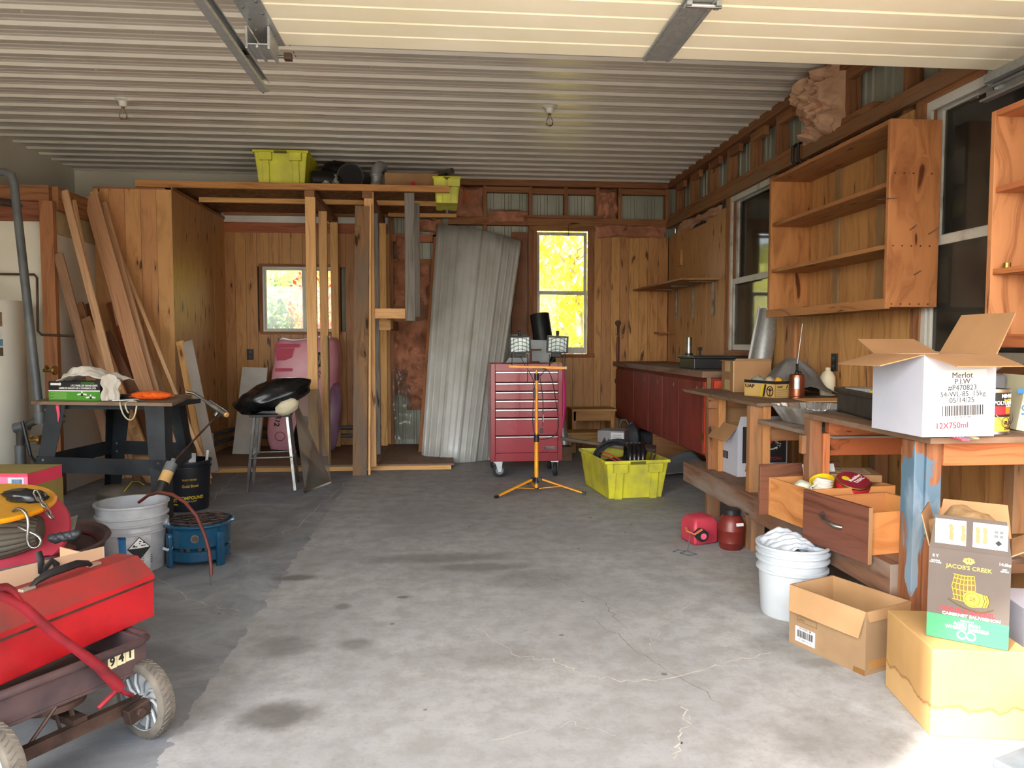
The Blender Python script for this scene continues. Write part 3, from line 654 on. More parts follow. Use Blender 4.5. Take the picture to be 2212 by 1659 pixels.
# water heater
t = T('water_heater', 'white cylindrical water heater on the low platform at the left edge', 'water heater', (-3.36, 5.73, .215))
m = MB(); m.lathe([(0, 0), (.265, 0), (.275, .01), (.275, 1.27), (.268, 1.29), (0, 1.30)], n=40); m.build('tank', white_wall, t, smooth=50)
m = MB(); m.lathe([(.2755, 0), (.279, 0), (.279, .05), (.2755, .05)], n=40); m.build('base_ring', steel, t, smooth=50)
def cyl_patch(par, name, mat, R_, z0, z1, a0, a1): m = MB(); m.lathe([(R_, z0), (R_+.001, z0), (R_+.001, z1), (R_, z1)], n=8, a0=a0, a1=a1); return m.build(name, mat, par)
ang = -.70
cyl_patch(t, 'warning_label', pm('brown_label', '#8a6d5a', '#6a4f40', 30, .6), .2755, 1.10, 1.20, ang-.16, ang+.14)
cyl_patch(t, 'warning_label', paper, .2755, 1.02, 1.07, ang-.10, ang+.12); cyl_patch(t, 'warning_label', pm('blue_label', '#5a8aa0', '#4b7a90', 9, .6), .2755, .96, 1.01, ang-.14, ang+.14); cyl_patch(t, 'warning_label', pm('dark_label', '#54483a', '#40362a', 40, .6), .2755, .89, .95, ang-.14, ang+.14)
m = MB(); m.lathe([(.2755, .25), (.281, .25), (.281, .52), (.2755, .52)], n=8, a0=ang-.45, a1=ang-.1); m.build('access_panel', white_wall, t, bevel=.002)
m = MB(); m.tube([(0.02, -.03, 1.30), (.02, -.03, 1.42), (-.1, -.03, 1.50)], .02, 10); m.build('flue_pipe', galv, t)
t = T('waste_pipe', 'thick grey waste pipe rising beside the water heater and elbowing away at the top', 'pipe', (-2.95, 5.45, 0))
a = w(30, 378, y=5.6); b = w(87, 905, y=5.40); m = MBw(); m.tube([a+V((-.45, .05, .02)), a+V((-.06, 0, .02)), a+V((-.015, 0, 0)), a+V((0, 0, -.07)), b], .028, 14); m.build('pipe', greyp, t, smooth=50)
m = MBw(); c_ = b+V((0, 0, .02)); d_ = w(42, 925, y=5.42); m.tube([w(140, 905, y=5.5), b, d_+V((.04, 0, .02)), d_+V((.005, 0, -.02)), d_+V((.0, 0, -.22))], .026, 12); m.build('drain_elbow', pm('dark_cast', '#56524c', '#45413c', 9, .6, .3), t, smooth=50)
for p_, q_, r_ in ((b+V((0, 0, -.03)), b+V((0, 0, .05)), .036), (d_+V((-.03, 0, .0)), d_+V((.06, 0, .02)), .036), (d_+V((0, 0, -.12)), d_+V((0, 0, -.26)), .034)): m = MBw(); m.cyl(p_, q_, r_, 14); m.build('coupling', greyp, t, smooth=50)
for k in (0, 1):
    q = (w(95, 800, y=5.5), w(62, 950, y=5.4))[k]; m = MBw(); m.cyl(q, q+V((.07, -.01, 0)), .014, 10); m.cyl(q+V((.07, -.01, 0)), q+V((.085, -.01, 0)), .034, 10); m.cyl(q+V((.03, 0, .0)), q+V((.03, -.03, .03)), .012, 8); m.build('valve', brass, t, smooth=50)
m = MBw(); m.tube([w(0, 592, y=6.05), w(74, 593, y=6.05), w(80, 600, y=6.05), w(82, 715, y=6.04), w(90, 723, y=6.04), w(160, 726, y=6.04)], .009, 8)
one(m, 'copper_pipe', pm('dull_copper', '#5f4a36', '#4a3a2c', 9, .5, .5), 'thin dark copper pipe stepping down the white partition', 'pipe', smooth=60)
m = MBw(); m.tube([w(195, 490, y=6.78), w(198, 660, y=6.78)], .014, 8); one(m, 'conduit', black, 'thin dark pipe on the white side wall behind the leaning boards', 'pipe')
m = MBw(); m.tube([w(48, 910, y=5.2), w(66, 985, y=5.2), w(78, 1000, y=5.1), w(86, 1045, y=5.1)], .012, 8); one(m, 'hose', black, 'black hose hanging beside the water heater down to the floor', 'hose')
m = MBw(); m.tube([w(-30, 432, y=6.0), w(20, 438, y=6.05), w(50, 446, y=6.1)], [.02, .03, .015], 8); one(m, 'old_pole', rust, 'dark bar lying on top of the brown beam at the far left', 'bar')

# leaning lumber: (u, v) of the top centre and of the foot, depths, width, thickness, material, label
LB = [(139, 412, 300, 1035, 6.72, 6.02, .05, .02, trimw, 'narrow pale trim strip, outermost of the tall leaning boards'),
      (160, 432, 268, 1000, 6.74, 6.15, .022, .018, trimw, 'thin short stick leaning just right of the outermost trim strip'),
      (196, 424, 372, 1045, 6.70, 5.95, .105, .02, wood('tan_moulding', '#c49a70', '#a67c52', .02, '#6b4526', .6, 60, .2), 'wide grooved tan moulding leaning on the closet wall, tallest of its kind'),
      (218, 440, 388, 1050, 6.75, 5.98, .085, .02, wood('tan2', '#c8a07a', '#ab835c', .02, '#6b4526', .6, 40, .2), 'tall tan board leaning close beside the grooved moulding'),
      (203, 414, 300, 900, 6.80, 6.40, .055, .018, trimw, 'pale board tucked behind the grooved moulding with its top against the closet'),
      (231, 481, 455, 1034, 6.78, 6.15, .024, .022, trimw, 'long thin rod crossing the closet front at the widest slant'),
      (126, 548, 255, 1038, 6.50, 6.02, .060, .018, wood('worn_brown_board', '#8f6e55', '#6f533d', .1, '#402a1a', .7, 24, .2), 'weathered brown board leaning beside the post'),
      (160, 676, 262, 1036, 6.35, 5.95, .060, .018, trimw, 'short pale board leaning beside the weathered brown board'),
      (172, 655, 300, 1040, 6.45, 6.0, .045, .018, fir, 'short dark reddish board behind the short pale board'),
      (196, 655, 300, 1030, 6.60, 6.1, .075, .02, wood('dark_plank', '#6a4a36', '#4d3424', .1, '#24160e', .7, 24, .1), 'dark brown plank in the shade at the middle of the lumber'),
      (180, 690, 335, 1042, 6.30, 5.85, .10, .02, wood('tan3', '#b98e65', '#9a7049', .02, '#6b4526', .6, 30, .2), 'tan board lying slanted under the notched board'),
      (236, 655, 365, 1045, 6.62, 5.90, .045, .02, wood('red_moulding', '#8c5433', '#6e3d22', .02, '#3a1e10', .4, 50, .1, coat=.4), 'reddish varnished moulding with a bright edge'),
      (252, 620, 392, 1045, 6.70, 5.92, .11, .018, wood('rose_board', '#b69880', '#a1836b', .02, '#6b4526', .6, 30, .1), 'smooth pale rose board with a cut square top'),
      (222, 722, 380, 1048, 6.35, 5.86, .11, .02, wood('chocolate', '#6d4a33', '#543624', .1, '#2a1a10', .6, 24, .1), 'chocolate brown board sloping behind the notched one'),
      (300, 700, 420, 1040, 6.80, 6.1, .030, .02, trimw, 'narrow tan stick low on the closet front, close to the slanting rod'),
      (389, 738, 448, 1038, 6.78, 6.40, .055, .03, spf, 'yellow stud leaning at the closet corner'),
      (405, 737, 462, 1020, 6.72, 6.35, .075, .012, pm('grey_board', '#a39a92', '#8f867e', 3, .7), 'grey white board leaning at the closet corner in front of the stud')]
for (u0, v0, u1, v1, ya, yb, wd, th, mt, lab) in LB:
    p = w(u0, v0, y=ya)
    if p.x < -2.975: p = w(u0, v0, x=-2.97)
    wd *= 1.15; q = w(u1, v1, y=yb); q.z = max(.0, q.z) if q.z > .06 else .003
    m = MBw(); m.bar(q, p, wd, th, (0, -1, .1)); one(m, 'leaning_board', mt, lab, 'board', group='boards leaning on the closet')
nb = T('notched_board', 'yellowish board with a row of square notches along one edge', 'board', w(300, 1030, y=5.85), group='boards leaning on the closet')
p = w(208, 712, y=6.25); q = w(350, 1040, y=5.8); q.z = .003
m = MBw(); m.bar(q, p, .075, .03, (0, -1, .1)); m.build('stile', wood('tan4', '#c49a68', '#a97f4e', .05, '#6b4526', .6, 20, .1), nb)
d = (p-q); n_ = d.normalized().cross(V((0, -1, 0))).normalized()
m = MBw()
for k in range(11):
    c_ = q+d*(.30+.055*k)+V((0, -.014, 0)); m.bar(c_, c_+d.normalized()*.022, .05, .012, (0, -1, .1))
m.build('notch_block', pm('light_block', '#cfae74', '#b99557', 9, .7), nb, kind='stuff')
m = MBw(); a, b, c_ = w(303, 768, y=6.6), w(362, 855, y=6.5), w(318, 1035, y=6.1); d_ = w(396, 1035, y=6.15)
m.add([a, b, d_, c_, a+V((0, .015, 0)), b+V((0, .015, 0)), d_+V((0, .015, 0)), c_+V((0, .015, 0))], [(0, 3, 2, 1), (4, 5, 6, 7), (0, 1, 5, 4), (1, 2, 6, 5), (2, 3, 7, 6), (3, 0, 4, 7)])
one(m, 'plywood_offcut', pm('pale_ply', '#a98a6a', '#977856', 2, .8), 'pale plywood offcut with a slanted top leaning low on the closet', 'plywood')
m = MBw(); m.ico(w(285, 1060, y=5.65)+V((0, 0, -.02)), (.22, .18, .085), 3, .3, 2.5, 0, None, 4, .1); o = one(m, 'rag_heap', pm('dusty_bag', '#7d766a', '#625c52', 7, .9, 0, .3), 'dusty grey sack on the floor under the black stand', 'sack', smooth=60)
m = MBw(); m.tube([w(268, 1062, y=5.45), w(285, 1040, y=5.45), w(300, 1040, y=5.5), w(312, 1048, y=5.5)], .004, 6); one(m, 'string', inky, 'thin yellow cord lying on the dusty sack', 'cord')

# black metal stand with a plywood top
st = T('tool_stand', 'black sheet metal stand with splayed legs and a worn plywood top', 'stand', (-2.2, 5.15, 0))
c4 = {'fl': (V((-2.56, 5.02, .80)), V((-2.66, 4.93, 0))), 'fr': (V((-1.76, 4.83, .80)), V((-1.69, 4.66, 0))), 'bl': (V((-2.42, 5.68, .80)), V((-2.56, 5.86, 0))), 'br': (V((-1.86, 5.50, .80)), V((-1.80, 5.62, 0)))}
cen = V((-2.17, 5.26, 0))
for k, (a, b) in c4.items():
    m = MBw(); ax = V((1, -.2, 0)) if k in ('fl', 'bl') else V((-1, .2, 0)); ay = V((.15, 1, 0)) if k[0] == 'f' else V((-.15, -1, 0))
    for top, bot, wd in ((a, b, .15),):
        d = (top-bot).normalized()
        m.add([top, top+ax*.13, bot+ax*.085, bot, top+ay*.003, top+ax*.13+ay*.003, bot+ax*.085+ay*.003, bot+ay*.003], [(0, 1, 2, 3), (7, 6, 5, 4), (0, 4, 5, 1), (3, 2, 6, 7), (1, 5, 6, 2), (0, 3, 7, 4)])
        m.add([top, top+ay*.10, bot+ay*.06, bot, top+ax*.003, top+ay*.10+ax*.003, bot+ay*.06+ax*.003, bot+ax*.003], [(0, 1, 2, 3), (7, 6, 5, 4), (0, 4, 5, 1), (3, 2, 6, 7), (1, 5, 6, 2), (0, 3, 7, 4)])
    m.build('leg', blackm, st)
m = MBw(); m.box((cen+V((0, 0, .785))), (.78, .55, .03), rotm(0, 0, -.2)); m.build('top_frame', blackm, st)
def at(k, z): a, b = c4[k]; return a.lerp(b, (.8-z)/.8)
bolts = MBw()
for k1, k2, u_ in (('fl', 'fr', V((0, -1, 0))), ('fr', 'br', V((1, 0, 0))), ('bl', 'br', V((0, -1, 0))), ('fl', 'bl', V((-1, 0, 0)))):
    a, b = at(k1, .42), at(k2, .42); m = MBw(); m.bar(a+u_*.003, b+u_*.003, .10, .006, u_); m.build('cross_brace', blackm, st)
    dd = (b-a).normalized()
    for e, s_ in ((a, 1), (b, -1)):
        for z in (-.03, .03): p = e+dd*s_*.05+V((0, 0, z)); bolts.cyl(p+u_*.004, p+u_*.012, .008, 8)
bolts.build('bolt', steel, st, kind='stuff')
top = V((0, 0, 0)); m = MBw(); pts = [(-2.66, 5.03), (-1.70, 4.80), (-1.83, 5.56), (-2.76, 5.80)]
m.prism(pts, .022, TM(0, 0, .80)); m.build('plywood_top', wood('greasy_ply', '#85705a', '#5c4a3a', .05, '#2a1c12', .7, 5, .05), st, bevel=.002)
zt = .822
# things on the stand
bx = T('light_box', 'black and green retail box of garage lights on the stand', 'box', (-2.40, 5.05, zt), -.20)
L_, D_, H_ = .36, .15, .125
m = MB(); m.bb((-L_/2, 0, 0), (L_/2, D_, H_)); m.build('carton', black, bx, bevel=.001)
Mf = FM((0, 0, H_/2), (1, 0, 0), (0, 0, 1))
plate(Mf @ TM(0, -.032, 0), L_, .060, inkgr, bx, 'green_panel'); plate(Mf @ TM(0, .002, .0007), L_, .008, inkw, bx, 'white_stripe')
txt('ADJUSTABLE', .017, Mf @ TM(.095, .052, .0007), inkgr, bx, bold=.02); txt('2 PC 3 PANEL LED GARAGE LIGHTS', .0165, Mf @ TM(.070, .036, .0007), inkw, bx, bold=.03, sx=.72); txt('LAMPES DE GARAGE À LED À 3 PANNEAUX, 2 PCS', .0165, Mf @ TM(.022, .018, .0007), inkw, bx, bold=.03, sx=.70)
m = MB(Mf @ TM(-.13, .045, .0008)); m.bb((-.035, -.007, 0), (.03, .007, .0006)); m.cyl((.03, 0, 0), (.03, 0, .0008), .010, 12); m.build('badge', inkw, bx)
for k in range(5): plate(Mf @ TM(-.11+.01*(k % 2), -.013-.009*k, .0014), .11-.02*(k % 2), .0022, pm('pale_green', '#a9cc88', '#9cc07a', 9, .6), bx, 'print_line', th=.0003)
for sx_, sy_ in ((.055, -.020), (.115, -.040)):
    M2 = Mf @ TM(sx_, sy_, .0014); m = MB(M2); m.cyl((0, 0, 0), (0, 0, .001), .011, 12); m.build('lamp_picture', ink, bx); m = MB(M2)
    for a in (.25, PI-.25, PI/2): m.bar((math.cos(a)*.008, math.sin(a)*.006, .0012), (math.cos(a)*.034, math.sin(a)*(.014 if a != PI/2 else .018)-.006*(a != PI/2), .0012), .010, .0006, (0, 0, 1))
    m.build('lamp_picture', inkw, bx)
m = MBw(); m.grid(lambda a, b: (-2.50+.37*a+.02*math.sin(b*9), 5.02+.24*b-.04*math.sin(a*5), zt+.128+.085*math.sin(PI*min(1,a*1.25))**.7*(.5+.5*math.sin(b*PI))+.035*noise.noise(V((a*4, b*5, 1)))+.014*noise.noise(V((a*11, b*9, 5)))), 34, 26)
m.grid(lambda a, b: (-2.20+.115*a+.02*noise.noise(V((a*3, b*3, 0))), 5.0-.0*b+.035*math.sin(a*PI)-.02*noise.noise(V((a*6, b*3, 4)))-.03, zt+.002+(.155+.02*math.sin(a*4))*b), 16, 20)
one(m, 'white_cloth', cloth, 'crumpled white cloth draped over the retail box', 'cloth', solid=.006, smooth=80, sub=1)
gl = T('cleaning_mitt', 'orange fluffy microfibre mitt lying on the plywood top', 'mitt', (-1.93, 5.08, zt))
m = MB(); m.ico((0, 0, .03), (.135, .06, .030), 4, .10, 6, 0, rotm(0, 0, -.15), 3, .08); m.build('mitt', orangec, gl, smooth=80)
m = MB()
for k in range(260):
    a = R.uniform(0, 2*PI); b = R.uniform(0, .8); x, y, z = .137*math.cos(a)*math.cos(b), .055*math.sin(a)*math.cos(b), .022+.018*math.sin(b); p = V((x, y, z)); d = V((math.cos(a)*.5, math.sin(a), .2)).normalized()*.010
    m.tube([p, p+d], [.0035, .001], 4)
m.build('pile', orangec, gl, kind='stuff')
m = MBw(); m.bar((-2.21, 5.25, zt+.012), (-1.98, 5.08, zt+.02), .022, .012, (0, 0, 1)); m.bar((-2.16, 5.07, zt+.025), (-2.05, 5.06, zt+.03), .014, .01, (0, 0, 1)); m.bar((-2.13, 5.10, zt+.03), (-2.05, 5.05, zt+.03), .012, .01, (0, 0, 1)); one(m, 'pliers', black, 'black pliers half under the orange mitt', 'pliers', bevel=.003)
fl_ = T('flashlight', 'small black flashlight with a silver head behind the white cloth', 'flashlight', (-2.12, 5.15, zt))
m = MB(); m.cyl((-.10, .02, .016), (0, 0, .016), .014, 12); m.build('barrel', black, fl_, smooth=50); m = MB(); m.cyl((0, 0, .016), (.035, -.007, .016), .016, 14, r2=.022); m.build('head', steel, fl_, smooth=50)
m = MBw(); m.tube([(-2.05, 4.89, zt+.003), (-2.04, 4.865, zt+.002), (-2.035, 4.86, zt-.03), (-2.02, 4.86, zt-.08), (-1.99, 4.86, zt-.115), (-1.96, 4.86, zt-.11), (-1.94, 4.855, zt-.06), (-1.935, 4.86, zt), (-1.96, 4.93, zt+.004), (-2.01, 4.91, zt+.004), (-2.01, 4.86, zt-.005), (-2.0, 4.858, zt-.05), (-1.985, 4.86, zt-.07)], .0055, 8)
one(m, 'cord_loop', rope, 'loop of pale cotton cord hanging over the front of the stand', 'cord', smooth=60, sub=1)
m = MBw(); m.bar((-2.13, 4.97, zt+.006), (-1.98, 4.99, zt+.004), .012, .006, (0, 0, 1)); m.tube([(-2.0, 4.98, zt+.005), (-1.96, 4.95, zt+.005), (-1.92, 4.955, zt+.005)], .004, 6); m.bar((-2.2, 5.05, zt+.004), (-1.95, 5.12, zt+.004), .016, .006, (0, 0, 1)); one(m, 'hand_tool', steel, 'old steel hand tool lying behind the cotton cord', 'tool')
m = MBw(); m.tube([(-2.48, 5.00, zt-.01), (-2.475, 4.985, zt-.03), (-2.47, 4.985, zt-.09), (-2.475, 4.985, zt-.13)], [.004, .010, .008, .002], 6, flat=.3); one(m, 'pink_ribbon', pinkd, 'short pink ribbon dangling from the left corner of the stand', 'ribbon')

# buckets
def pail(t, r, h, mat, handle=True, rib=(.60, .72, .83), inner=None):
    pr = [(0, 0), (r*.84, 0), (r*.86, .006)]
    for q in rib: pr += [(r*(.86+.12*q), h*q-.012), (r*(.86+.12*q)+.010, h*q-.008), (r*(.86+.12*q)+.010, h*q), (r*(.86+.12*q), h*q+.004)]
    pr += [(r*.985, h-.012), (r+.006, h-.010), (r+.006, h), (r*.965, h), (r*.93, h*.6), (r*.82, .01), (0, .01)]
    m = MB(); m.lathe(pr, n=44); b = m.build('body', mat, t, smooth=35); return b
t = T('dirty_pail', 'grimy white plastic pail with a corrosive warning label beside the red tool box', 'pail', (-1.665, 4.08, 0), .1)
pail(t, .178, .355, pailg)
def lab_c(par, name, mat, r, z0, z1, a0, a1, n=10):
    m = MB(); f = lambda z: r*(.86+.12*z/.355)+.0008
    m.lathe([(f(z0), z0), (f(z0)+.0006, z0), (f(z1)+.0006, z1), (f(z1), z1)], n=n, a0=a0, a1=a1); return m.build(name, mat, par, smooth=40)
ca = -1.18
lab_c(t, 'paper_label', pm('scuffed_label', '#cfd0d0', '#a8aaac', 14, .6), .178, .02, .235, ca-.30, ca+.42)
lab_c(t, 'blue_label', pm('pail_blue', '#2f6ea3', '#3c7db0', 20, .5), .178, .03, .215, ca-.52, ca-.30)
def bend(o, r, a, z0):
    """wrap a flat child (x right, y up) on the pail"""
    for v in o.data.vertices:
        x, y, zz = v.co; zw = z0+y; rr = r*(.86+.12*zw/.355)+.002+zz; v.co = (rr*math.cos(a+x/r), rr*math.sin(a+x/r), zw)
def diam(r_, lo, zz):
    m = MB(); N = 12
    for j in range(lo, 8):
        ya, yb = j*r_/8, (j+1)*r_/8; wa_, wb_ = r_-abs(ya), r_-abs(yb)
        for i in range(N): m.add([(-wa_+2*wa_*i/N, ya, zz), (-wa_+2*wa_*(i+1)/N, ya, zz), (-wb_+2*wb_*(i+1)/N, yb, zz), (-wb_+2*wb_*i/N, yb, zz)], [(0, 1, 2, 3)])
    return m
o = diam(.062, -8, .0006).build('hazard_diamond', ink, t); bend(o, .178, ca+.07, .135)
o = diam(.054, 0, .0012).build('hazard_diamond', inkw, t); bend(o, .178, ca+.07, .137)
m = MB(); m.bar((-.03, .012, .0015), (.005, .022, .0015), .006, .0004, (0, 0, 1)); m.bar((0, .034, .0015), (.03, .022, .0015), .006, .0004, (0, 0, 1)); m.bar((-.034, .008, .0015), (-.010, .006, .0015), .006, .0004, (0, 0, 1)); m.bar((.008, .01, .0015), (.036, .008, .0015), .005, .0004, (0, 0, 1)); o = m.build('hazard_mark', ink, t); bend(o, .178, ca+.07, .14)
o = txt('MAL.', .024, Matrix.Identity(4), ink, t); bend(o, .178, ca-.40, .195)
for k in range(4): o = plate(TM(0, 0, 0), .06, .0035, ink, t, 'print_line'); bend(o, .178, ca+.32, .09-.012*k)
m = MB(); m.tube([(.18, -.02, .24), (.20, -.04, .20), (.215, -.05, .15), (.215, -.06, .11), (.19, -.07, .10), (.165, -.07, .11)], .008, 8, flat=.6); m.build('handle', pailw, t, smooth=60)
m = MB(); m.cyl((.155, -.02, .24), (.185, -.02, .24), .02, 12); m.build('handle_lug', pailg, t)
t = T('compound_pail', 'black joint compound pail full of tools behind the black stand', 'pail', (-1.86, 5.53-.02, 0), 0)
pail(t, .165, .355, pm('navy_pail', '#14171f', '#1d212b', 5, .45), rib=(.9,))
for s_, sz, zz, aa, mt in (('JOINT', .035, .085, -2.0, inky), ('COMPOUND', .033, .10, -1.08, inky), ('Gold Bond', .027, .185, -1.12, inkg), ('FOR USE WITH', .013, .055, -1.95, inky), ('CEMENT A JOINT', .013, .075, -1.12, inkg), ('READY MIXED', .016, .23, -1.15, inkg)):
    o = txt(s_, sz, Matrix.Identity(4), mt, t, bold=.02); bend(o, .165, aa, zz)
for s_, q in enumerate(((-.08, -.03, .30, .40, paper), (-.03, .05, .32, .42, steel), (.03, -.02, .31, .415, paper), (.09, .02, .33, .43, vinyl), (.0, .06, .3, .39, greyp))):
    tt = T('hand_tool', ('white scraper blade standing in the black pail', 'steel trowel handle standing in the black pail', 'white plastic spreader in the black pail', 'white pen-like rod leaning out of the black pail', 'grey tool grip low in the black pail')[s_], 'tool', (-1.86+q[0], 5.51+q[1], .02))
    m = MB(); m.bar((0, 0, 0), (q[0]*.6, 0, q[3]-.03), .018 if s_ == 3 else .05, .010 if s_ == 3 else .006, (0, -1, .1)); m.build('shaft', q[4], tt, bevel=.002)
# pump with brown hose standing in the pail
t = T('lever_pump', 'black hand pump with crank handle and brown hose standing in the grimy pail', 'pump', (-1.68, 4.10, .02))
p0_ = V((-1.69, 4.12, .06)); p1_ = V((-1.575, 4.42, .50)); p2_ = w(478, 888, y=4.85)
m = MBw(); m.cyl(p0_, p0_.lerp(p1_, .86), .030, 16); m.build('barrel', black, t, smooth=50)
m = MBw(); m.cyl(p0_.lerp(p1_, .78), p0_.lerp(p1_, .90), .033, 14); m.build('tape_wrap', pm('masking_tape', '#c9a468', '#b08a50', 9, .8), t, smooth=50)
m = MBw(); m.cyl(p0_.lerp(p1_, .90), p1_, .034, 14); m.cyl(p1_, p1_+(p1_-p0_).normalized()*.03, .014, 10); m.build('pump_head', greyp, t, smooth=50)
m = MBw(); m.tube([p1_, p2_], .006, 8); m.build('rod', rust, t, smooth=60)
m = MBw(); a = w(420, 850, y=4.9); b = w(488, 895, y=4.78); m.tube([a+V((-.05, .0, .01)), a, a.lerp(b, .45)], .010, 8); m.cyl(a.lerp(b, .45), b, .020, 12); m.cyl(p2_+V((-.03, 0, -.03)), p2_+V((.0, 0, .02)), .022, 10); m.build('crank_handle', steel, t, smooth=50)
m = MBw(); m.cyl(b-(b-a).normalized()*.005, b+(b-a).normalized()*.012, .016, 10); m.build('handle_plug', spf, t)
hp = [w(300, 1085, y=4.1), w(320, 1070, y=4.05), w(345, 1063, y=3.98), w(372, 1068, y=3.93), w(400, 1085, y=3.88), w(425, 1115, y=3.84), w(442, 1155, y=3.80), w(452, 1190, y=3.76), w(456, 1225, y=3.73), w(456, 1242, y=3.72)]
m = MBw(); m.tube(hp, .0085, 8); m.build('hose', pm('brown_hose', '#6d3226', '#54261e', 6, .45), t, smooth=60)
m = MBw(); m.tube([hp[-1], V((hp[-1].x, hp[-1].y, .004))], [.006, .003], 6); m.build('nozzle', steel, t, smooth=60)
# blue kerosene stove
t = T('kerosene_stove', 'blue enamel kerosene stove with an ornate round grate on the floor', 'stove', (-1.345, 4.16, 0), .15)
m = MB(); m.lathe([(.155, .105), (.160, .11), (.163, .20), (.175, .215), (.186, .222), (.186, .228), (.172, .232), (.160, .224), (.150, .20), (.05, .195), (0, .195)], n=40); m.build('body', bluee, t, smooth=40)
m = MB(); m.lathe([(0, .03), (.15, .03), (.158, .038), (.158, .088), (.150, .094), (.06, .10), (0, .10)], n=40); m.build('fuel_tank', bluee, t, smooth=40)
m = MB(); m.lathe([(.12, .09), (.145, .10), (.115, .13), (.10, .145)], n=32); m.build('burner_ring', steel, t, smooth=40)
m = MB()
for a in (-2.55, -.75, .7, 2.3): 
    c_, s_ = math.cos(a), math.sin(a); m.box((c_*.165, s_*.165, .085), (.02, .045, .17), rotm(0, 0, a)); m.cyl((c_*.156, s_*.156, .165), (c_*.177, s_*.177, .165), .022, 12)
    m.build('leg', bluee, t, bevel=.004); m = MB()
m = MB()
for r_ in (.045, .085, .150): m.tube([(r_*math.cos(k*PI/12), r_*math.sin(k*PI/12), .236) for k in range(24)], .0045, 6, True)
for k in range(8):
    a = k*PI/4; c_ = V((math.cos(a)*.118, math.sin(a)*.118, .236)); m.tube([c_+V((math.cos(j*PI/5)*.030, math.sin(j*PI/5)*.030, 0)) for j in range(10)], .0042, 6, True)
    m.tube([(math.cos(a+.2)*.02, math.sin(a+.2)*.02, .236), (math.cos(a+.2)*.085, math.sin(a+.2)*.085, .236)], .004, 6)
m.build('grate', rust, t, smooth=60)
for a, z, r_ in ((-1.55, .165, .022),):
    c_, s_ = math.cos(a), math.sin(a); m = MB(); m.cyl((c_*.158, s_*.158, z), (c_*.172, s_*.172, z), r_, 20); m.build('knob', steel, t, smooth=40); m = MB(); m.cyl((c_*.172, s_*.172, z), (c_*.176, s_*.176, z), .014, 16); m.build('sight_glass', rust, t)
for a in (-2.0, -1.78, -1.42, -1.2):
    c_, s_ = math.cos(a), math.sin(a); m = MB(); m.cyl((c_*.10, s_*.10, .115), (c_*.158, s_*.158, .105), .004, 6); m.cyl((c_*.156, s_*.156, .103), (c_*.160, s_*.160, .103), .011, 12); m.build('wick_knob', rust, t)

# ---- wagon
wg = T('wagon', 'old brown pull wagon numbered 941 with silver wheels and a red handle', 'wagon', (-1.042, 2.135, 0), math.radians(56.2))
W_, Lw = .225, .95
for a, b in (((-W_, 0, .205), (W_, .012, .297)), ((-W_, Lw-.012, .205), (W_, Lw, .297)), ((-W_, .012, .205), (-W_+.012, Lw, .297)), ((W_-.012, .012, .205), (W_, Lw, .297)), ((-W_, .0, .195), (W_, Lw, .205))):
    m = MB(); m.bb(a, b); m.build('body_panel', brownm, wg, bevel=.002)
m = MB(); m.tube([(W_+.02, .03, .285), (W_+.025, .2, .285), (W_+.025, Lw, .285)], .016, 10); m.tube([(-W_, -.012, .292), (W_-.03, -.012, .292), (W_+.02, .03, .285)], .012, 10); m.build('rim', brownm, wg, smooth=60)
Mp = FM((.142, -.0005, .262), (1, 0, 0), (0, 0, 1))
for k, s_ in enumerate('941'):
    plate(Mp @ TM(.028*(k-1), .002*(k-1), 0), .027, .038, paper if False else pm('cream_sticker', '#e3dcb4', '#d0c79c', 9, .6), wg, 'number_plate'); txt(s_, .037, Mp @ TM(.028*(k-1), .001+.002*(k-1), .0007), ink, wg, bold=.03, sx=.9)
m = MB(); m.bb((-.19, -.03, .10), (.19, -.005, .135)); m.bb((-.02, -.025, .13), (.02, .25, .15)); m.build('axle', rust, wg)
m = MB(); m.tube([(-.05, .0, .2), (-.13, -.0, .12)], .005, 6); m.tube([(.0, .04, .2), (.0, .0, .13)], .007, 6); m.tube([(-.03, .06, .2), (-.03, .02, .12)], .005, 6); m.cyl((-.02, .08, .178), (-.02, .08, .195), .09, 24); m.build('turntable', rust, wg, smooth=40)
m = MB(); m.bb((-.19, .72, .10), (.19, .745, .135)); m.bar((0, .73, .13), (0, .73, .2), .2, .03); m.build('axle', rust, wg)
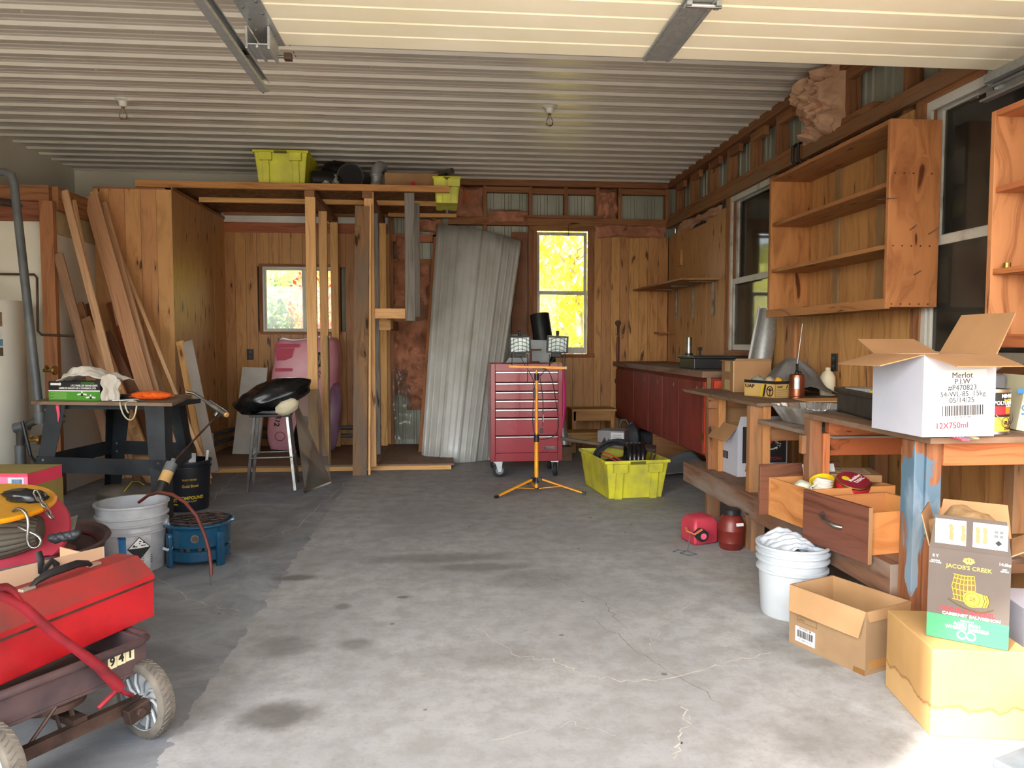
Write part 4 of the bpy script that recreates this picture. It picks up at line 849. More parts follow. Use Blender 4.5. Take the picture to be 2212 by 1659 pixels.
def wheel(x, y, side):
    rt = rotm(0, PI/2*side, 0); c_ = (x, y, .115); m = MB(); m.lathe([(.088, -.024), (.100, -.026), (.112, -.02), (.115, -.01), (.115, .01), (.112, .02), (.100, .026), (.088, .024)], c_, 40, 0, rt)
    ty = m.build('tyre', rubber, wg, smooth=40)
    m = MB()
    for k in range(40):
        a = k*PI/20
        for s_ in (-1, 1):
            p = V((.1152*math.cos(a), .1152*math.sin(a), 0)); q = V((.1145*math.cos(a+.12), .1145*math.sin(a+.12), .017*s_)); m.tube([TM(*c_) @ rt @ p, TM(*c_) @ rt @ q], .0018, 4)
    m.build('tread', rubber, ty, kind='stuff')
    m = MB(); m.lathe([(.086, -.02), (.092, -.022), (.092, .022), (.086, .02), (.083, .0)], c_, 40, 0, rt); m.lathe([(0, -.004), (.086, -.004), (.086, .004), (0, .004)], c_, 32, 0, rt); h_ = m.build('rim', wheelp, wg, smooth=40)
    m = MB()
    for k in range(10):
        a = k*PI/5; p = V((.022*math.cos(a), .022*math.sin(a), .010)); q = V((.084*math.cos(a+.35), .084*math.sin(a+.35), .014)); pm2 = V((.055*math.cos(a+.1), .055*math.sin(a+.1), .013))
        m.tube([TM(*c_) @ rt @ p, TM(*c_) @ rt @ pm2, TM(*c_) @ rt @ q], .005, 6); 
        for z in (-1,): m.tube([TM(*c_) @ rt @ V((p.x, p.y, -p.z)), TM(*c_) @ rt @ V((pm2.x, pm2.y, -pm2.z)), TM(*c_) @ rt @ V((q.x, q.y, -q.z))], .005, 6)
    m.build('spoke', wheelp, h_, smooth=60)
    m = MB(); m.lathe([(0, -.028), (.016, -.028), (.024, -.014), (.024, .014), (.016, .028), (0, .028)], c_, 20, 0, rt); m.build('hub', wheelp, h_, smooth=40)
    m = MB(); m.lathe([(0, -.032), (.009, -.032), (.009, .032), (0, .032)], c_, 12, 0, rt); m.build('axle_end', rust, h_)
wheel(.205, -.018, 1); wheel(-.215, -.018, 1); wheel(.205, .73, 1); wheel(-.215, .73, 1)
yk = V((.165, -.05, .125))
m = MB(); m.bar((.12, -.05, .10), (.19, -.05, .112), .045, .03, (0, -1, 0)); m.cyl((.155, -.075, .107), (.155, -.04, .107), .014, 10); m.build('yoke_bracket', rust, wg, bevel=.003)
def wf_(u, v, d):
    n = V((.831, -.557, 0)); p0 = V((-1.042, 2.135, 0))+n*d; o_ = V((0, 0, H)); q = w(u, v, z=0)-o_; return o_+q*((p0-o_).dot(n)/q.dot(n))
yy = wf_(258, 1485, .045); m = MBw(); m.tube([yy, wf_(215, 1440, .06), wf_(165, 1403, .08), wf_(120, 1372, .10), wf_(50, 1310, .13), wf_(25, 1296, .14), wf_(0, 1286, .15), wf_(-60, 1260, .18)], [.017, .015, .0125, .0125, .0125, .0115, .0115, .0115], 12)
m.tube([wf_(50, 1312, .13), wf_(38, 1296, .135), wf_(26, 1276, .14), wf_(12, 1268, .15), wf_(-4, 1270, .155), wf_(-60, 1240, .18)], .010, 10)
m.build('pull_handle', pm('worn_red_paint', '#9c2430', '#5f2326', 12, .4, .2, lo=.45, hi=.75), wg, smooth=60)
m = MBw(); a = yy
for q in (wf_(286, 1502, .03), wf_(212, 1530, .05)): m.tube([a, a.lerp(q, .4)+V((0, -.01, 0)), q], .007, 8)
m.build('handle_fork', pm('worn_red_paint', '#9c2430'), wg, smooth=60)
# red tool box on the wagon
tb = T('tool_box', 'long red metal tool box with a dusty lid and black handle lying on the wagon', 'tool box', (-.955, 2.49, .302), math.radians(66.5))
sec = [(0, 0), (.215, 0), (.215, .125), (0, .125)]
def prof(poly, x0, x1, mat, name, par, bevel=.002):
    M = Matrix(((0, 0, 1, x0), (1, 0, 0, 0), (0, 1, 0, 0), (0, 0, 0, 1))); m = MB(); m.prism(poly, x1-x0, M); return m.build(name, mat, par, bevel=bevel)
prof([(0, 0), (.215, 0), (.215, .118), (0, .118)], -.60, 0, redp, 'tray', tb)
prof([(-.003, .119), (.218, .119), (.218, .140), (.150, .195), (.065, .195), (-.003, .140)], -.602, .002, redpd, 'lid', tb)
m = MB(); m.bb((-.602, -.0042, .117), (.002, -.0028, .124)); m.build('hinge_seam', rust, tb)
prof([(-.0036, .122), (-.003, .122), (-.003, .139), (-.0036, .139)], -.6, 0, redp, 'lid_front', tb, 0)
m = MB(); m.tube([(-.14, .105, .197), (-.16, .10, .212), (-.20, .095, .222), (-.30, .09, .222), (-.34, .09, .212), (-.36, .09, .198)], [.006, .009, .012, .012, .009, .006], 10); m.build('handle', black, tb, smooth=60)
m = MB(); m.box((-.13, .107, .199), (.04, .02, .008)); m.box((-.37, .09, .199), (.04, .02, .008)); m.build('handle_clip', pm('dull_clip', '#b9b2a0', '#8c8678', 9, .5, .6), tb, bevel=.001)
# tan carton behind the tool box
a = w(224, 1181, z=.46); b = w(-60, 1250, z=.46); dx = (a-b).normalized(); rz = math.atan2(dx.y, dx.x)
t = T('tan_carton', 'open tan carton wall standing behind the red tool box', 'box', (a.x, a.y, .302), rz)
m = MB(); Lc = (a-b).length; hh = .158
m.bb((-Lc, 0, 0), (0, .006, hh)); m.bb((-.005, .006, 0), (0, .28, hh*.75)); m.bb((-Lc, .006, 0), (0, .28, .005)); m.build('body', pm('tan_board', '#c9a787', '#bd9a78', 3, .85), t)
m = MB(); m.bb((.0002, -.0005, 0), (.0012, .0062, hh)); m.build('torn_edge', paper, t)
m = MB(); M_ = FM((-.205, -.002, hh), (1, 0, 0), (0, 0, 1)); m = MB(M_)
m.tube([(-.015, .035, -.01), (-.013, .01, .002), (-.015, -.03, .004), (.005, -.055, .006), (.03, -.045, .006), (.035, -.02, .006), (.02, -.002, .006), (0, -.02, .005), (-.012, -.05, .004), (-.003, -.085, .005), (.02, -.085, .004)], .011, 6, flat=.25)
o = m.build('webbing_strap', black, None, label='twisted black webbing strap hanging over the tan carton', cat='strap', smooth=60); 
o.location = MW[t.name] @ V(o.location); o.rotation_euler = (0, 0, rz)
# tub with things in it
tc = V((-1.93, 3.30, 0))
t = T('tub', 'dark maroon round tub behind the wagon filled with odds and ends', 'tub', tc)
m = MB(); m.lathe([(0, 0), (.33, 0), (.44, .33), (.455, .335), (.45, .345), (.43, .335), (.32, .012), (0, .012)], n=48); m.build('shell', brownm, t, smooth=40)
m = MB(); m.lathe([(.4, .30), (.42, .302), (.41, .29)], n=48); m.build('inner_lip', pm('maroon_enamel', '#5c1622', '#48121c', 5, .3), t, smooth=40)
t = T('maroon_jar_lid', 'shiny maroon lid resting in the tub near its right edge', 'lid', (-1.66, 3.20, .315), 0)
m = MB(); m.lathe([(0, .03), (.10, .028), (.115, .02), (.12, 0), (.11, -.0), (0, .0)], n=32); m.build('lid', pm('maroon_enamel', '#5c1622'), t, smooth=40)
m = MBw(); rr = rotm(0, PI/2, 0)
prr = [(0, -.36)]+[(.125*(1-(abs(z)/.36)**3.2*.55)+.005*math.cos(z*170), z) for z in [(-.35+.70*k/60) for k in range(61)]]+[(0, .36)]
RM = rotm(0, 0, .25)
M_ = TM(-1.98, 3.05, .435) @ RM
m.M = M_
m.grid(lambda a, b: ((a-.5)*.70, .15*math.cos(b*2*PI)*(1-.5*abs(2*a-1)**4)+.004*math.cos(b*2*PI*22), .105*math.sin(b*2*PI)*(1-.5*abs(2*a-1)**4)+.004*math.sin(b*2*PI*22)), 24, 176)
m.ico((.33, 0, 0), (.035, .085, .06), 3, 0, 1); m.ico((-.33, 0, 0), (.035, .085, .06), 3, 0, 1)
one(m, 'ribbed_cushion', ribg, 'grey ribbed vinyl cushion lying across the tub', 'cushion', smooth=50)
t = T('disc_seat', 'round yellow swing disc with a steel hook lying on the grey cushion', 'swing', M=TM(-1.80, 3.02, .560) @ rotm(.10, .06, 0))
m = MB(); m.lathe([(0, .0), (.245, 0), (.256, .006), (.258, .014), (.250, .022), (0, .018)], n=56); m.build('disc', ylw, t, smooth=40); m = MB(); m.lathe([(0, .0235), (.246, .0228), (.246, .0222), (0, .0185)], n=56); m.build('worn_face', ora, t)
h0 = V((.175, -.10, .022)); m = MB(); m.tube([h0, h0+V((.012, -.0, .018)), h0+V((.045, -.01, .02)), h0+V((.07, -.02, -.01)), h0+V((.072, -.03, -.06)), h0+V((.068, -.035, -.10)), h0+V((.085, -.04, -.125)), h0+V((.115, -.04, -.12)), h0+V((.125, -.035, -.09)), h0+V((.10, -.03, -.07)), h0+V((.05, -.02, -.06)), h0+V((.02, -.01, -.045))], .0065, 8); m.build('hook', steel, t, smooth=60, sub=1)
t = T('disc_seat', 'round red disc standing on edge behind the yellow one', 'swing', M=TM(-1.76, 3.16, .435) @ rotm(.80, 0, .5))
m = MB(); m.lathe([(0, .0), (.20, 0), (.208, .008), (.20, .018), (0, .018)], n=48); m.build('disc', redfade, t, smooth=40)
t = T('chain', 'steel chain of long links draped over the red disc', 'chain', w(85, 1085, y=3.0))
cp = [w(76, 1062, y=3.02), w(84, 1076, y=3.01), w(95, 1092, y=2.99), w(105, 1108, y=2.98), w(112, 1118, y=2.97)]
for k in range(4):
    a, b = cp[k], cp[k+1]; d = (b-a); n_ = d.normalized().cross(V((0, -1, 0) if k % 2 == 0 else (1, 0, .6))).normalized()*.009; m = MBw()
    m.tube([a+n_, a+d*1.15+n_, a+d*1.3, a+d*1.15-n_, a-n_, a-d*.15], .003, 6, True); m.build('link', steel, t, smooth=60)
m = MBw(); m.ico(w(55, 1072, y=3.05), (.08, .045, .028), 3, .3, 2.5, 0, rotm(0, .1, 0), 3, .15); one(m, 'wrapped_chain', bagb, 'black plastic wrapping on the chain above the yellow disc', 'wrapping', smooth=50)
m = MBw(); 
for k in range(7): p = w(115+8*k, 1162-1.5*k+4*(k % 2), y=3.0); m.ico(p, (.022, .018, .017), 2, .35, 3, 0, None, k)
one(m, 'chain_sleeve', pm('dark_nylon', '#23262a', '#34383c', 9, .5), 'crumpled dark sleeve lying over the edge of the tub', 'sleeve', smooth=60)
m = MBw(); a, b, c_, d_ = w(140, 1122, y=3.35), w(168, 1113, y=3.38), w(160, 1150, y=3.3), w(140, 1147, y=3.3); m.add([a, b, c_, d_], [(0, 1, 2, 3)]); one(m, 'green_bag', glassy('green_film', '#9ac0a0', .2, .5), 'scrap of translucent green plastic sticking up behind the tub', 'plastic', solid=.002)
t = T('pink_carton', 'bright pink carton with a barcode label behind the tub at the left edge', 'box', (-1.93, 3.60, 0), -.10)
m = MB(); m.bb((-.80, 0, 0), (0, .26, .59)); m.build('carton', pinkd, t, bevel=.002); m = MB(); m.bb((-.80, .0, .5905), (0, .26, .593)); m.build('top_flap', pm('olive_board', '#8f7f45', '#7d6f3a', 4, .8), t)
plate(FM((-.4, -.0, .555), (1, 0, 0), (0, 0, 1)), .80, .045, pm('pink_print', '#f07aa0', '#ee6a92', 2, .5), t); plate(FM((-.055, -.0008, .548), (1, 0, 0), (0, 0, 1)), .075, .050, paper, t, 'barcode_label'); barcode(FM((-.05, -.0016, .548), (1, 0, 0), (0, 0, 1)), .05, .035, inkb, t)
txt('non-returnable', .014, FM((-.30, -.001, .562), (1, 0, 0), (0, 0, 1)), inkw, t, sx=1.3); txt('use with care', .014, FM((-.31, -.001, .548), (1, 0, 0), (0, 0, 1)), inkw, t, sx=1.2)
m = MB(); m.bb((.0005, .0, .2), (.002, .26, .53)); m.build('side_flap', pm('olive_board', '#8f7f45'), t)
# ================================================================ back of the room
# loft shelf on stud frames
lf = T('loft_shelf', 'high storage shelf of strand board and studs across the back left', 'shelf', (-1.2, 7.6, 0))
ZL = 2.605; YF = 6.86
def L(a, b, mat=spf, name='stud', bv=.002): m = MBw(); m.bb(a, b); return m.build(name, mat, lf, bevel=bv)
m = MBw(); m.bb((-2.66, YF, ZL), (.02, YB-.03, ZL+.012)); m.build('deck', osb, lf)
L((-2.68, YF-.04, ZL-.045), (.055, YF, ZL+.012), wood('rim_fir', '#b5824e', '#8f6034', .1, '#4a2a10', .7, 22, .1), 'rim_board'); L((-2.36, 7.50, ZL-.045), (.02, 7.54, ZL), name='joist'); L((-2.36, 8.31, ZL-.03), (.12, 8.345, ZL), bench_w, name='joist'); L((-.60, 8.20, ZL-.04), (.14, 8.24, ZL), name='joist')
for x in (-1.195, -.685):
    L((x-.045, YF-.02, 2.50), (x+.045, 8.30, 2.56), bench_w, 'top_plate')
a_ = wood('new_stud', '#deb274', '#c4935a', .25, '#6b3d16', .55, 22, .1)
L((-1.235, YF-.02, .058), (-1.145, YF+.02, 2.50), a_, 'post'); L((-1.235, 7.56, .058), (-1.155, 7.60, 2.50), a_, 'post'); L((-1.225, 8.24, .058), (-1.145, 8.28, 2.50), a_, 'post')
L((-.715, YF+.0, .058), (-.63, YF+.04, 2.56), a_, 'post'); L((-.73, 7.62, .058), (-.655, 7.66, 2.50), barn, 'post'); L((-.70, 8.26, .058), (-.63, 8.30, 2.50), spf, 'post')
L((-.355, YF+.02, 1.40), (-.265, YF+.06, 2.56), barn, 'hanging_post'); L((-.285, 7.36, 1.45), (-.235, 7.44, 2.56), barn, 'hanging_post')
L((-.63, YF+.00, 1.42), (-.355, YF+.04, 1.51), a_, 'cross_block'); L((-.355, YF+.06, 1.42), (-.29, 7.40, 1.46), barn, 'cross_block'); L((-.63, 7.30, 1.32), (-.52, 7.34, 1.42), a_, 'cross_block'); L((-.56, 7.34, 1.33), (-.50, 8.2, 1.42), bench_w, 'cross_block')
m = MBw(); m.bar((-.765, 6.72, .003), (-.725, 6.80, 2.42), .125, .022, (0, -1, 0)); one(m, 'weathered_board', bark, 'weathered rough board with bark edge leaning on the stud frame', 'board')
m = MBw(); m.bar((-.682, 6.76, .003), (-.655, 6.83, 2.44), .018, .05, (0, -1, 0)); one(m, 'pale_batten', a_, 'narrow pale batten standing beside the weathered rough board', 'board')
m = MBw(); m.bar((-.24, 7.72, .06), (-.075, 8.30, 2.36), .07, .035, (0, -1, 0)); one(m, 'leaning_stud', wood('stud3', '#a8723f', '#84552c', .2, '#43230f', .6, 22, .1), 'brown stud leaning left of the ribbed metal sheet', 'board')
m = MBw(); m.bar((-1.07, 6.98, .06), (-1.15, 7.50, 1.25), .012, .10, (0, -1, 0)); one(m, 'grooved_trim', wood('grooved', '#b8a37c', '#7d6a4c', 0, '#4c3b20', .6, 90, .05), 'grooved trim board leaning edge-on inside the stud frame', 'board')
# leaning steel sheet, bent
ms = T('metal_sheet', 'tall curved sheet of ribbed white steel siding leaning on the back wall', 'metal sheet', (.3, 7.5, .06))
def shf(a, b):
    # a across 0..1, b up 0..1
    bow = .16*math.sin(PI*a)*(1-.2*b); bx_ = (-.235+.16*b)+(.70+.24*b)*a
    by_ = 7.50+.80*b-bow
    zt_ = 2.50-.115*max(0, a-.45)/.55 if a > .45 else 2.50
    r_ = 0
    for c0, hh in ((.27, .019), (.52, .019), (.77, .019), (.03, .01), (.98, .01)): r_ = max(r_, hh*max(0, 1-abs(a-c0)/.022))
    for c0 in (.10, .19, .36, .44, .61, .69, .86, .93): r_ = max(r_, .005*max(0, 1-abs(a-c0)/.012))
    return (bx_, by_-r_, (.06*(1-min(1, a*2.2)) if a < .45 else .0)+.005+(zt_-.06)*b)
m = MBw(); m.grid(shf, 150, 14); m.build('sheet', pm('weathered_white_steel', '#c3c5c2', '#aaa99f', 3, .45, .1, 0, stretch=(2, 2, .8), lo=.4, hi=.8), ms, smooth=25, solid=.002)
# loft goods
def tote(name, label, loc, rz, mat, sx=.46, sy=.62, h=.30, cat='tote', M=None):
    t = T(name, label, cat, loc, rz, M=M); k = .86; m = MB(); th = .006
    for (x0, y0, x1, y1) in ((-1, -1, 1, -1), (1, -1, 1, 1), (1, 1, -1, 1), (-1, 1, -1, -1)):
        a0, a1 = V((x0*sx/2*k, y0*sy/2*k, .004)), V((x1*sx/2*k, y1*sy/2*k, .004)); b0, b1 = V((x0*sx/2, y0*sy/2, h)), V((x1*sx/2, y1*sy/2, h)); n_ = V((0, 0, 1)).cross(a1-a0).normalized()*th
        m.add([a0, a1, b1, b0, a0+n_, a1+n_, b1+n_, b0+n_], [(0, 1, 2, 3), (7, 6, 5, 4), (0, 3, 7, 4), (1, 5, 6, 2), (3, 2, 6, 7)])
    m.box((0, 0, .007), (sx*k, sy*k, .006)); m.build('body', mat, t)
    m = MB()
    for a, b in (((-sx/2-.012, -sy/2-.012, h-.02), (sx/2+.012, -sy/2, h+.003)), ((-sx/2-.012, sy/2, h-.02), (sx/2+.012, sy/2+.012, h+.003)), ((-sx/2-.012, -sy/2, h-.02), (-sx/2, sy/2, h+.003)), ((sx/2, -sy/2, h-.02), (sx/2+.012, sy/2, h+.003))): m.bb(a, b)
    m.build('rim', mat, t, bevel=.002)
    for s_ in (-1, 1):
        for q in (-.28, .28):
            m = MB(); f = lambda z: -(sy/2)*(k+(1-k)*z/h)-.006
            for (z0, z1, wd, dp) in ((h-.09, h-.02, .11, .030), (.0, h-.09, .055, .016)):
                x = q*sx; y0, y1 = f(z0), f(z1); vs = []
                for (yy_, z) in ((y0, z0), (y1, z1)): vs += [(x-wd/2, yy_+.01, z), (x+wd/2, yy_+.01, z), (x+wd/2, yy_-dp, z), (x-wd/2, yy_-dp, z)]
                m.add(vs, [(0, 1, 2, 3), (7, 6, 5, 4), (0, 4, 5, 1), (1, 5, 6, 2), (2, 6, 7, 3), (3, 7, 4, 0)])
            if s_ > 0:
                for i, p in enumerate(m.v): m.v[i] = V((p.x, -p.y, p.z))
            m.build('bracket', mat, t, bevel=.002)
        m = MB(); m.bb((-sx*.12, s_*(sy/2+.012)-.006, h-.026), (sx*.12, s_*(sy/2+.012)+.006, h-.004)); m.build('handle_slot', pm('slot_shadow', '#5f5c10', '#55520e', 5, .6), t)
    return t
tote('yellow_tote', 'bright yellow plastic tote on the high shelf, left of the black pipes', (-1.465, 7.22, ZL+.012), .0, yell, .47, .52, .315)
tote('yellow_tote', 'bright yellow tote at the right end of the high shelf, hanging down its edge', (.03, 7.25, ZL-.10), .0, yell, .24, .42, .24)
def elbow(name, label, loc, pts, r, mat, cat='stovepipe', r2=None):
    t = T(name, label, cat, loc); m = MB(); m.tube(pts, r, 24); m.build('pipe', mat, t, smooth=50); a, b = V(pts[0]), V(pts[1]); m = MB(); d = (a-b).normalized()
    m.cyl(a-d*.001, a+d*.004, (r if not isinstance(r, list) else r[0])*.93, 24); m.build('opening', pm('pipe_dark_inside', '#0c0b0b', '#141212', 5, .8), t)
    return t
bst = pm('black_stovepipe', '#26211f', '#3a2c26', 5, .4, .6, .1); bst2 = pm('grey_black_stovepipe', '#2e3234', '#1f2224', 5, .35, .6)
zs_ = ZL+.012
elbow('stovepipe_elbow', 'black stovepipe elbow standing up highest on the high shelf', (-1.06, 7.45, zs_), [(-.06, -.04, .10), (-.06, .0, .16), (-.05, .02, .21), (-.03, .03, .25), (.01, .04, .27), (.05, .05, .265), (.085, .06, .23), (.10, .07, .17)], .095, bst)
elbow('stovepipe_elbow', 'black stovepipe with flaked silver paint lying next to the yellow tote', (-1.12, 7.15, zs_), [(-.09, -.03, .09), (-.03, -.02, .095), (.04, .0, .095), (.10, .02, .09), (.15, .05, .086), (.19, .10, .086)], .085, pm('flaked_black', '#1b1a1b', '#b3b0a8', 7, .5, .4, 0, lo=.58, hi=.64))
t = elbow('stovepipe_elbow', 'wide black stovepipe with its round mouth facing the room', (-.855, 7.22, zs_), [(-.01, -.10, .128), (-.0, .05, .135), (.02, .25, .15), (.05, .5, .18)], .120, bst2)
m = MB(); m.tube([(-.01+.120*math.cos(k*PI/16), -.105, .128+.120*math.sin(k*PI/16)) for k in range(32)], .007, 6, True); m.build('mouth_ring', pm('worn_steel_ring', '#6f7374', '#55595a', 9, .4, .6), t, smooth=60)
t = T('galvanised_elbow', 'shiny galvanised pipe elbow with a flared foot on the high shelf', 'duct', (-.635, 7.2, zs_))
m = MB(); m.tube([(0, 0, .05), (0, 0, .16), (.005, .01, .22), (.03, .06, .26), (.05, .14, .27)], .052, 24); m.build('pipe', galv, t, smooth=50); m = MB(); m.lathe([(.052, .10), (.056, .09), (.058, .075), (.10, .0), (.102, 0), (.06, .08)], n=28); m.build('flare', galv, t, smooth=50); m = MB(); m.lathe([(.052, .15), (.057, .153), (.057, .165), (.052, .168)], n=28); m.build('bead', galv, t, smooth=50)
t = T('brown_carton', 'long closed brown carton with a small red stamp on the high shelf', 'box', (-.55, 7.12, zs_), .0)
m = MB(); m.bb((0, 0, 0), (.50, .34, .175)); m.build('carton', card, t, bevel=.004)
Mq = FM((.27, -.001, .075), (1, 0, 0), (0, 0, 1)); m = MB(Mq); m.cyl((0, 0, 0), (0, 0, .0006), .020, 10); m.build('stamp', inkr, t); txt('VERNON      FANCY', .016, Mq @ TM(.0, .004, 0), pm('faded_red', '#a8603a', '#9a5532', 6, .8), t, sx=1.1); txt('FRESH      CHERRIES', .012, Mq @ TM(.0, -.012, 0), pm('faded_red', '#a8603a'), t, sx=1.1)
for k in range(3):
    m = MBw(); m.cyl((-.36+.03*k, 7.60+.1*k, ZL+.20+.01*k), (.05+.02*k, 7.34+.07*k, ZL+.255+.022*k), .030, 16); one(m, 'aluminium_tube', pm('bright_tube', '#b9b9b6', '#8f8f8c', 4, .25, .9), ('front one of the crossed silver tubes lying behind the brown carton', 'middle one of the crossed silver tubes behind the brown carton', 'rear, highest one of the silver tubes behind the brown carton')[k], 'tube', group='silver tubes on the high shelf', smooth=50)
t = T('pulley', 'small dark iron pulley on the high shelf near its left end', 'pulley', (-2.42, 7.9, zs_)); m = MB(); m.lathe([(0, -.02), (.07, -.02), (.055, 0), (.07, .02), (0, .02)], (0, 0, .075), 24, 0, rotm(PI/2, 0, 0)); m.build('wheel', rust, t, smooth=40); m = MB(); m.bb((-.09, -.04, 0), (.09, .04, .02)); m.bb((.03, -.03, .02), (.08, .03, .12)); m.build('bracket', rust, t)

# outlets, conduits
def outlet(label, M):
    t = T('outlet', label, 'outlet', M=M); m = MB(); m.bb((-.036, -.058, 0), (.036, .058, .008)); m.build('cover_plate', black, t, bevel=.002)
    for s_ in (-1, 1):
        m = MB(); m.cyl((0, s_*.026, .008), (0, s_*.026, .011), .017, 16); m.build('receptacle', pm('receptacle', '#2c2c2e', '#343436', 5, .4), t)
        m = MB(); m.bb((-.008, s_*.026-.005, .011), (-.005, s_*.026+.006, .0115)); m.bb((.005, s_*.026-.005, .011), (.008, s_*.026+.006, .0115)); m.build('slot', steel, t, kind='stuff')
outlet('black outlet on the back wall planks left of the sliding window', FM((-2.12, YB-.022, 1.07), (1, 0, 0), (0, 0, 1)))
outlet('black outlet on the right wall planks above the workbench', FM((XR-.022, 4.66, 1.07), (0, -1, 0), (0, 0, 1)))
for k, z in enumerate((.26, .17)):
    m = MBw(); m.tube([(-2.33, 7.0, z-.03), (-2.33, 7.9, z), (-2.28, 8.22, z), (-2.15, 8.29, z), (-1.25, 8.30, z), (-.66, 8.30, z)], .022, 10)
    one(m, 'conduit', greyp, ('upper grey pipe running low round the back left corner', 'lower grey pipe running low round the back left corner')[k], 'pipe', smooth=50)
m = MBw(); m.bb((-2.36, 7.55, .10), (-2.30, 7.60, .30)); one(m, 'pipe_bracket', vinyl, 'small white bracket holding the two low grey pipes', 'bracket')

# stool with black cushion and sheet of acrylic
t = T('stool', 'tall stool with chromed square legs under a black plastic bag', 'stool', (-1.42, 6.26, 0), .12)
zs = .62
for (x, y) in ((-1, -1), (1, -1), (1, 1), (-1, 1)):
    m = MB(); m.bar((x*.185, y*.185, .0), (x*.125, y*.125, zs), .024, .024, (0, -1, 0)); m.build('leg', steel if x*y < 0 else pm('dark_steel', '#4e4a48', '#3a3735', 9, .4, .8), t, bevel=.002)
for z, q in ((.27, .165),):
    for a, b in (((-q, -q), (q, -q)), ((q, -q), (q, q)), ((q, q), (-q, q)), ((-q, q), (-q, -q))):
        m = MB(); m.tube([(a[0], a[1], z), (b[0], b[1], z)], .008, 8); m.build('foot_rail', steel, t)
m = MB(); m.bb((-.16, -.16, zs-.02), (.16, .16, zs)); m.build('seat', black, t, bevel=.005)
m = MBw(); m.ico((-1.40, 6.22, .77), (.31, .20, .115), 4, .16, 2.2, 0, rotm(.05, -.30, .1), 2, .10); o = one(m, 'black_bag', bagb, 'lumpy black plastic bag lying tilted over the stool', 'bag', smooth=80)
m = MBw(); m.ico((-1.265, 6.08, .685), (.095, .05, .060), 3, .2, 3, 0, rotm(0, -.45, 0), 7, .1); one(m, 'foam_block', foam, 'cream foam showing out of the open end of the black bag', 'foam', smooth=60)
a = w(632, 846, y=6.45); b = w(690, 840, y=6.55); c_ = w(716, 1043, z=.003); d_ = w(658, 1066, z=.003)
m = MBw(); n_ = (b-a).cross(d_-a).normalized()*.004; m.add([a, b, c_, d_, a+n_, b+n_, c_+n_, d_+n_], [(0, 1, 2, 3), (7, 6, 5, 4), (0, 4, 5, 1), (1, 5, 6, 2), (2, 6, 7, 3), (3, 7, 4, 0)])
one(m, 'acrylic_sheet', acry, 'cloudy clear acrylic sheet leaning on the stool', 'plastic sheet')
# bag of insulation
t = T('insulation_bag', 'big pink plastic bag of insulation leaning under the sliding window', 'bag', M=TM(-1.52, 7.95, .06) @ rotm(-.12, .07, -.06))
m = MB(); 
def bagf(a, b):
    th_ = a*2*PI; k = (1-.16*abs(2*b-1)**5); c_, s_ = math.cos(th_), math.sin(th_); e = .42
    x = math.copysign(abs(c_)**e, c_)*.345*k; y = math.copysign(abs(s_)**e, s_)*.20*k*(1-.9*max(0, b-.97)/.03)
    z = 1.20*b; q = .022*noise.noise(V((x*5, y*5, z*4)))+.010*noise.noise(V((x*14, y*14, z*5))); return (x*(1+q*2), y*(1+q*3), z+(.03*math.sin(x*9) if b > .9 else 0))
m.grid(bagf, 72, 40); m.build('film', pinkb, t, smooth=80)
Mb = FM((0, -.212, .6), (1, 0, 0), (0, 0, 1)); pr_ = pm('bag_red_print', '#c23a58', '#b23250', 6, .5)
m = MB(Mb); m.prism([(-.31, .49), (-.05, .51), (-.05, .475), (-.29, .45)], .0006); m.prism([(-.30, .44), (-.10, .46), (-.12, .36), (-.18, .33), (-.27, .32)], .0006); m.prism([(-.28, .24), (-.10, .25), (-.10, .22), (-.28, .205)], .0006); m.build('printed_band', pr_, t)
m = MB(Mb); m.cyl((-.03, .03, 0), (-.03, .03, .0006), .062, 18); 
for i, p in enumerate(m.v): pass
m.build('printed_oval', pr_, t); txt('Ro', .07, Mb @ TM(-.03, .03, .0008), pinkb, t, bold=.02)
plate(Mb @ TM(.17, .36, 0) @ rotm(0, 0, -.12), .10, .15, ink, t, 'brand_patch'); txt('Owens\nCorning\nCanada', .030, Mb @ TM(.17, .36, .0008) @ rotm(0, 0, -1.69), inkw, t)
txt('- ISOLANT', .072, Mb @ TM(.155, .15, 0) @ rotm(0, 0, -1.69), ink, t, sx=.8); txt('Le meilleur choix', .042, Mb @ TM(.085, .14, 0) @ rotm(0, 0, -1.69), pm('bag_dark_print', '#6b2c40', '#5b2436', 6, .5), t, sx=.8); txt('R12', .075, Mb @ TM(-.21, -.30, 0) @ rotm(0, 0, -1.69), ink, t, bold=.02)
for k in range(7): plate(Mb @ TM(-.21+.018*k, .02, 0), .004, .16, pm('bag_dark_print', '#6b2c40'), t, 'print_line', th=.0004)
m = MB(Mb)
m.tube([(-.17+.05*math.cos(k*PI/10), -.46+.045*math.sin(k*PI/10), .001) for k in range(20)], .003, 4, True); m.build('printed_ring', pr_, t)
m = MBw(); m.ico((-1.17, 7.80, .42), (.10, .16, .34), 3, .25, 2, 0, rotm(0, .1, 0), 5, .1); one(m, 'lavender_bag', pm('lavender_film', '#b08cab', '#97769a', 4, .35), 'crumpled lavender side of a second insulation bag inside the stud frame', 'bag', smooth=60)
t = T('small_black_bag', 'glossy black sack with faint white print at the foot of the pink bag', 'bag', (-1.40, 7.50, .058)); m = MB(); m.ico((0, 0, .20), (.095, .08, .21), 4, .15, 2.5, 0, None, 8, .12); m.build('sack', bagb, t, smooth=80)
for k in range(4): txt('FOAM', .03, FM((.03, -.082, .30-.07*k), (1, 0, 0), (0, 0, 1)), inkw, t, sx=.7)
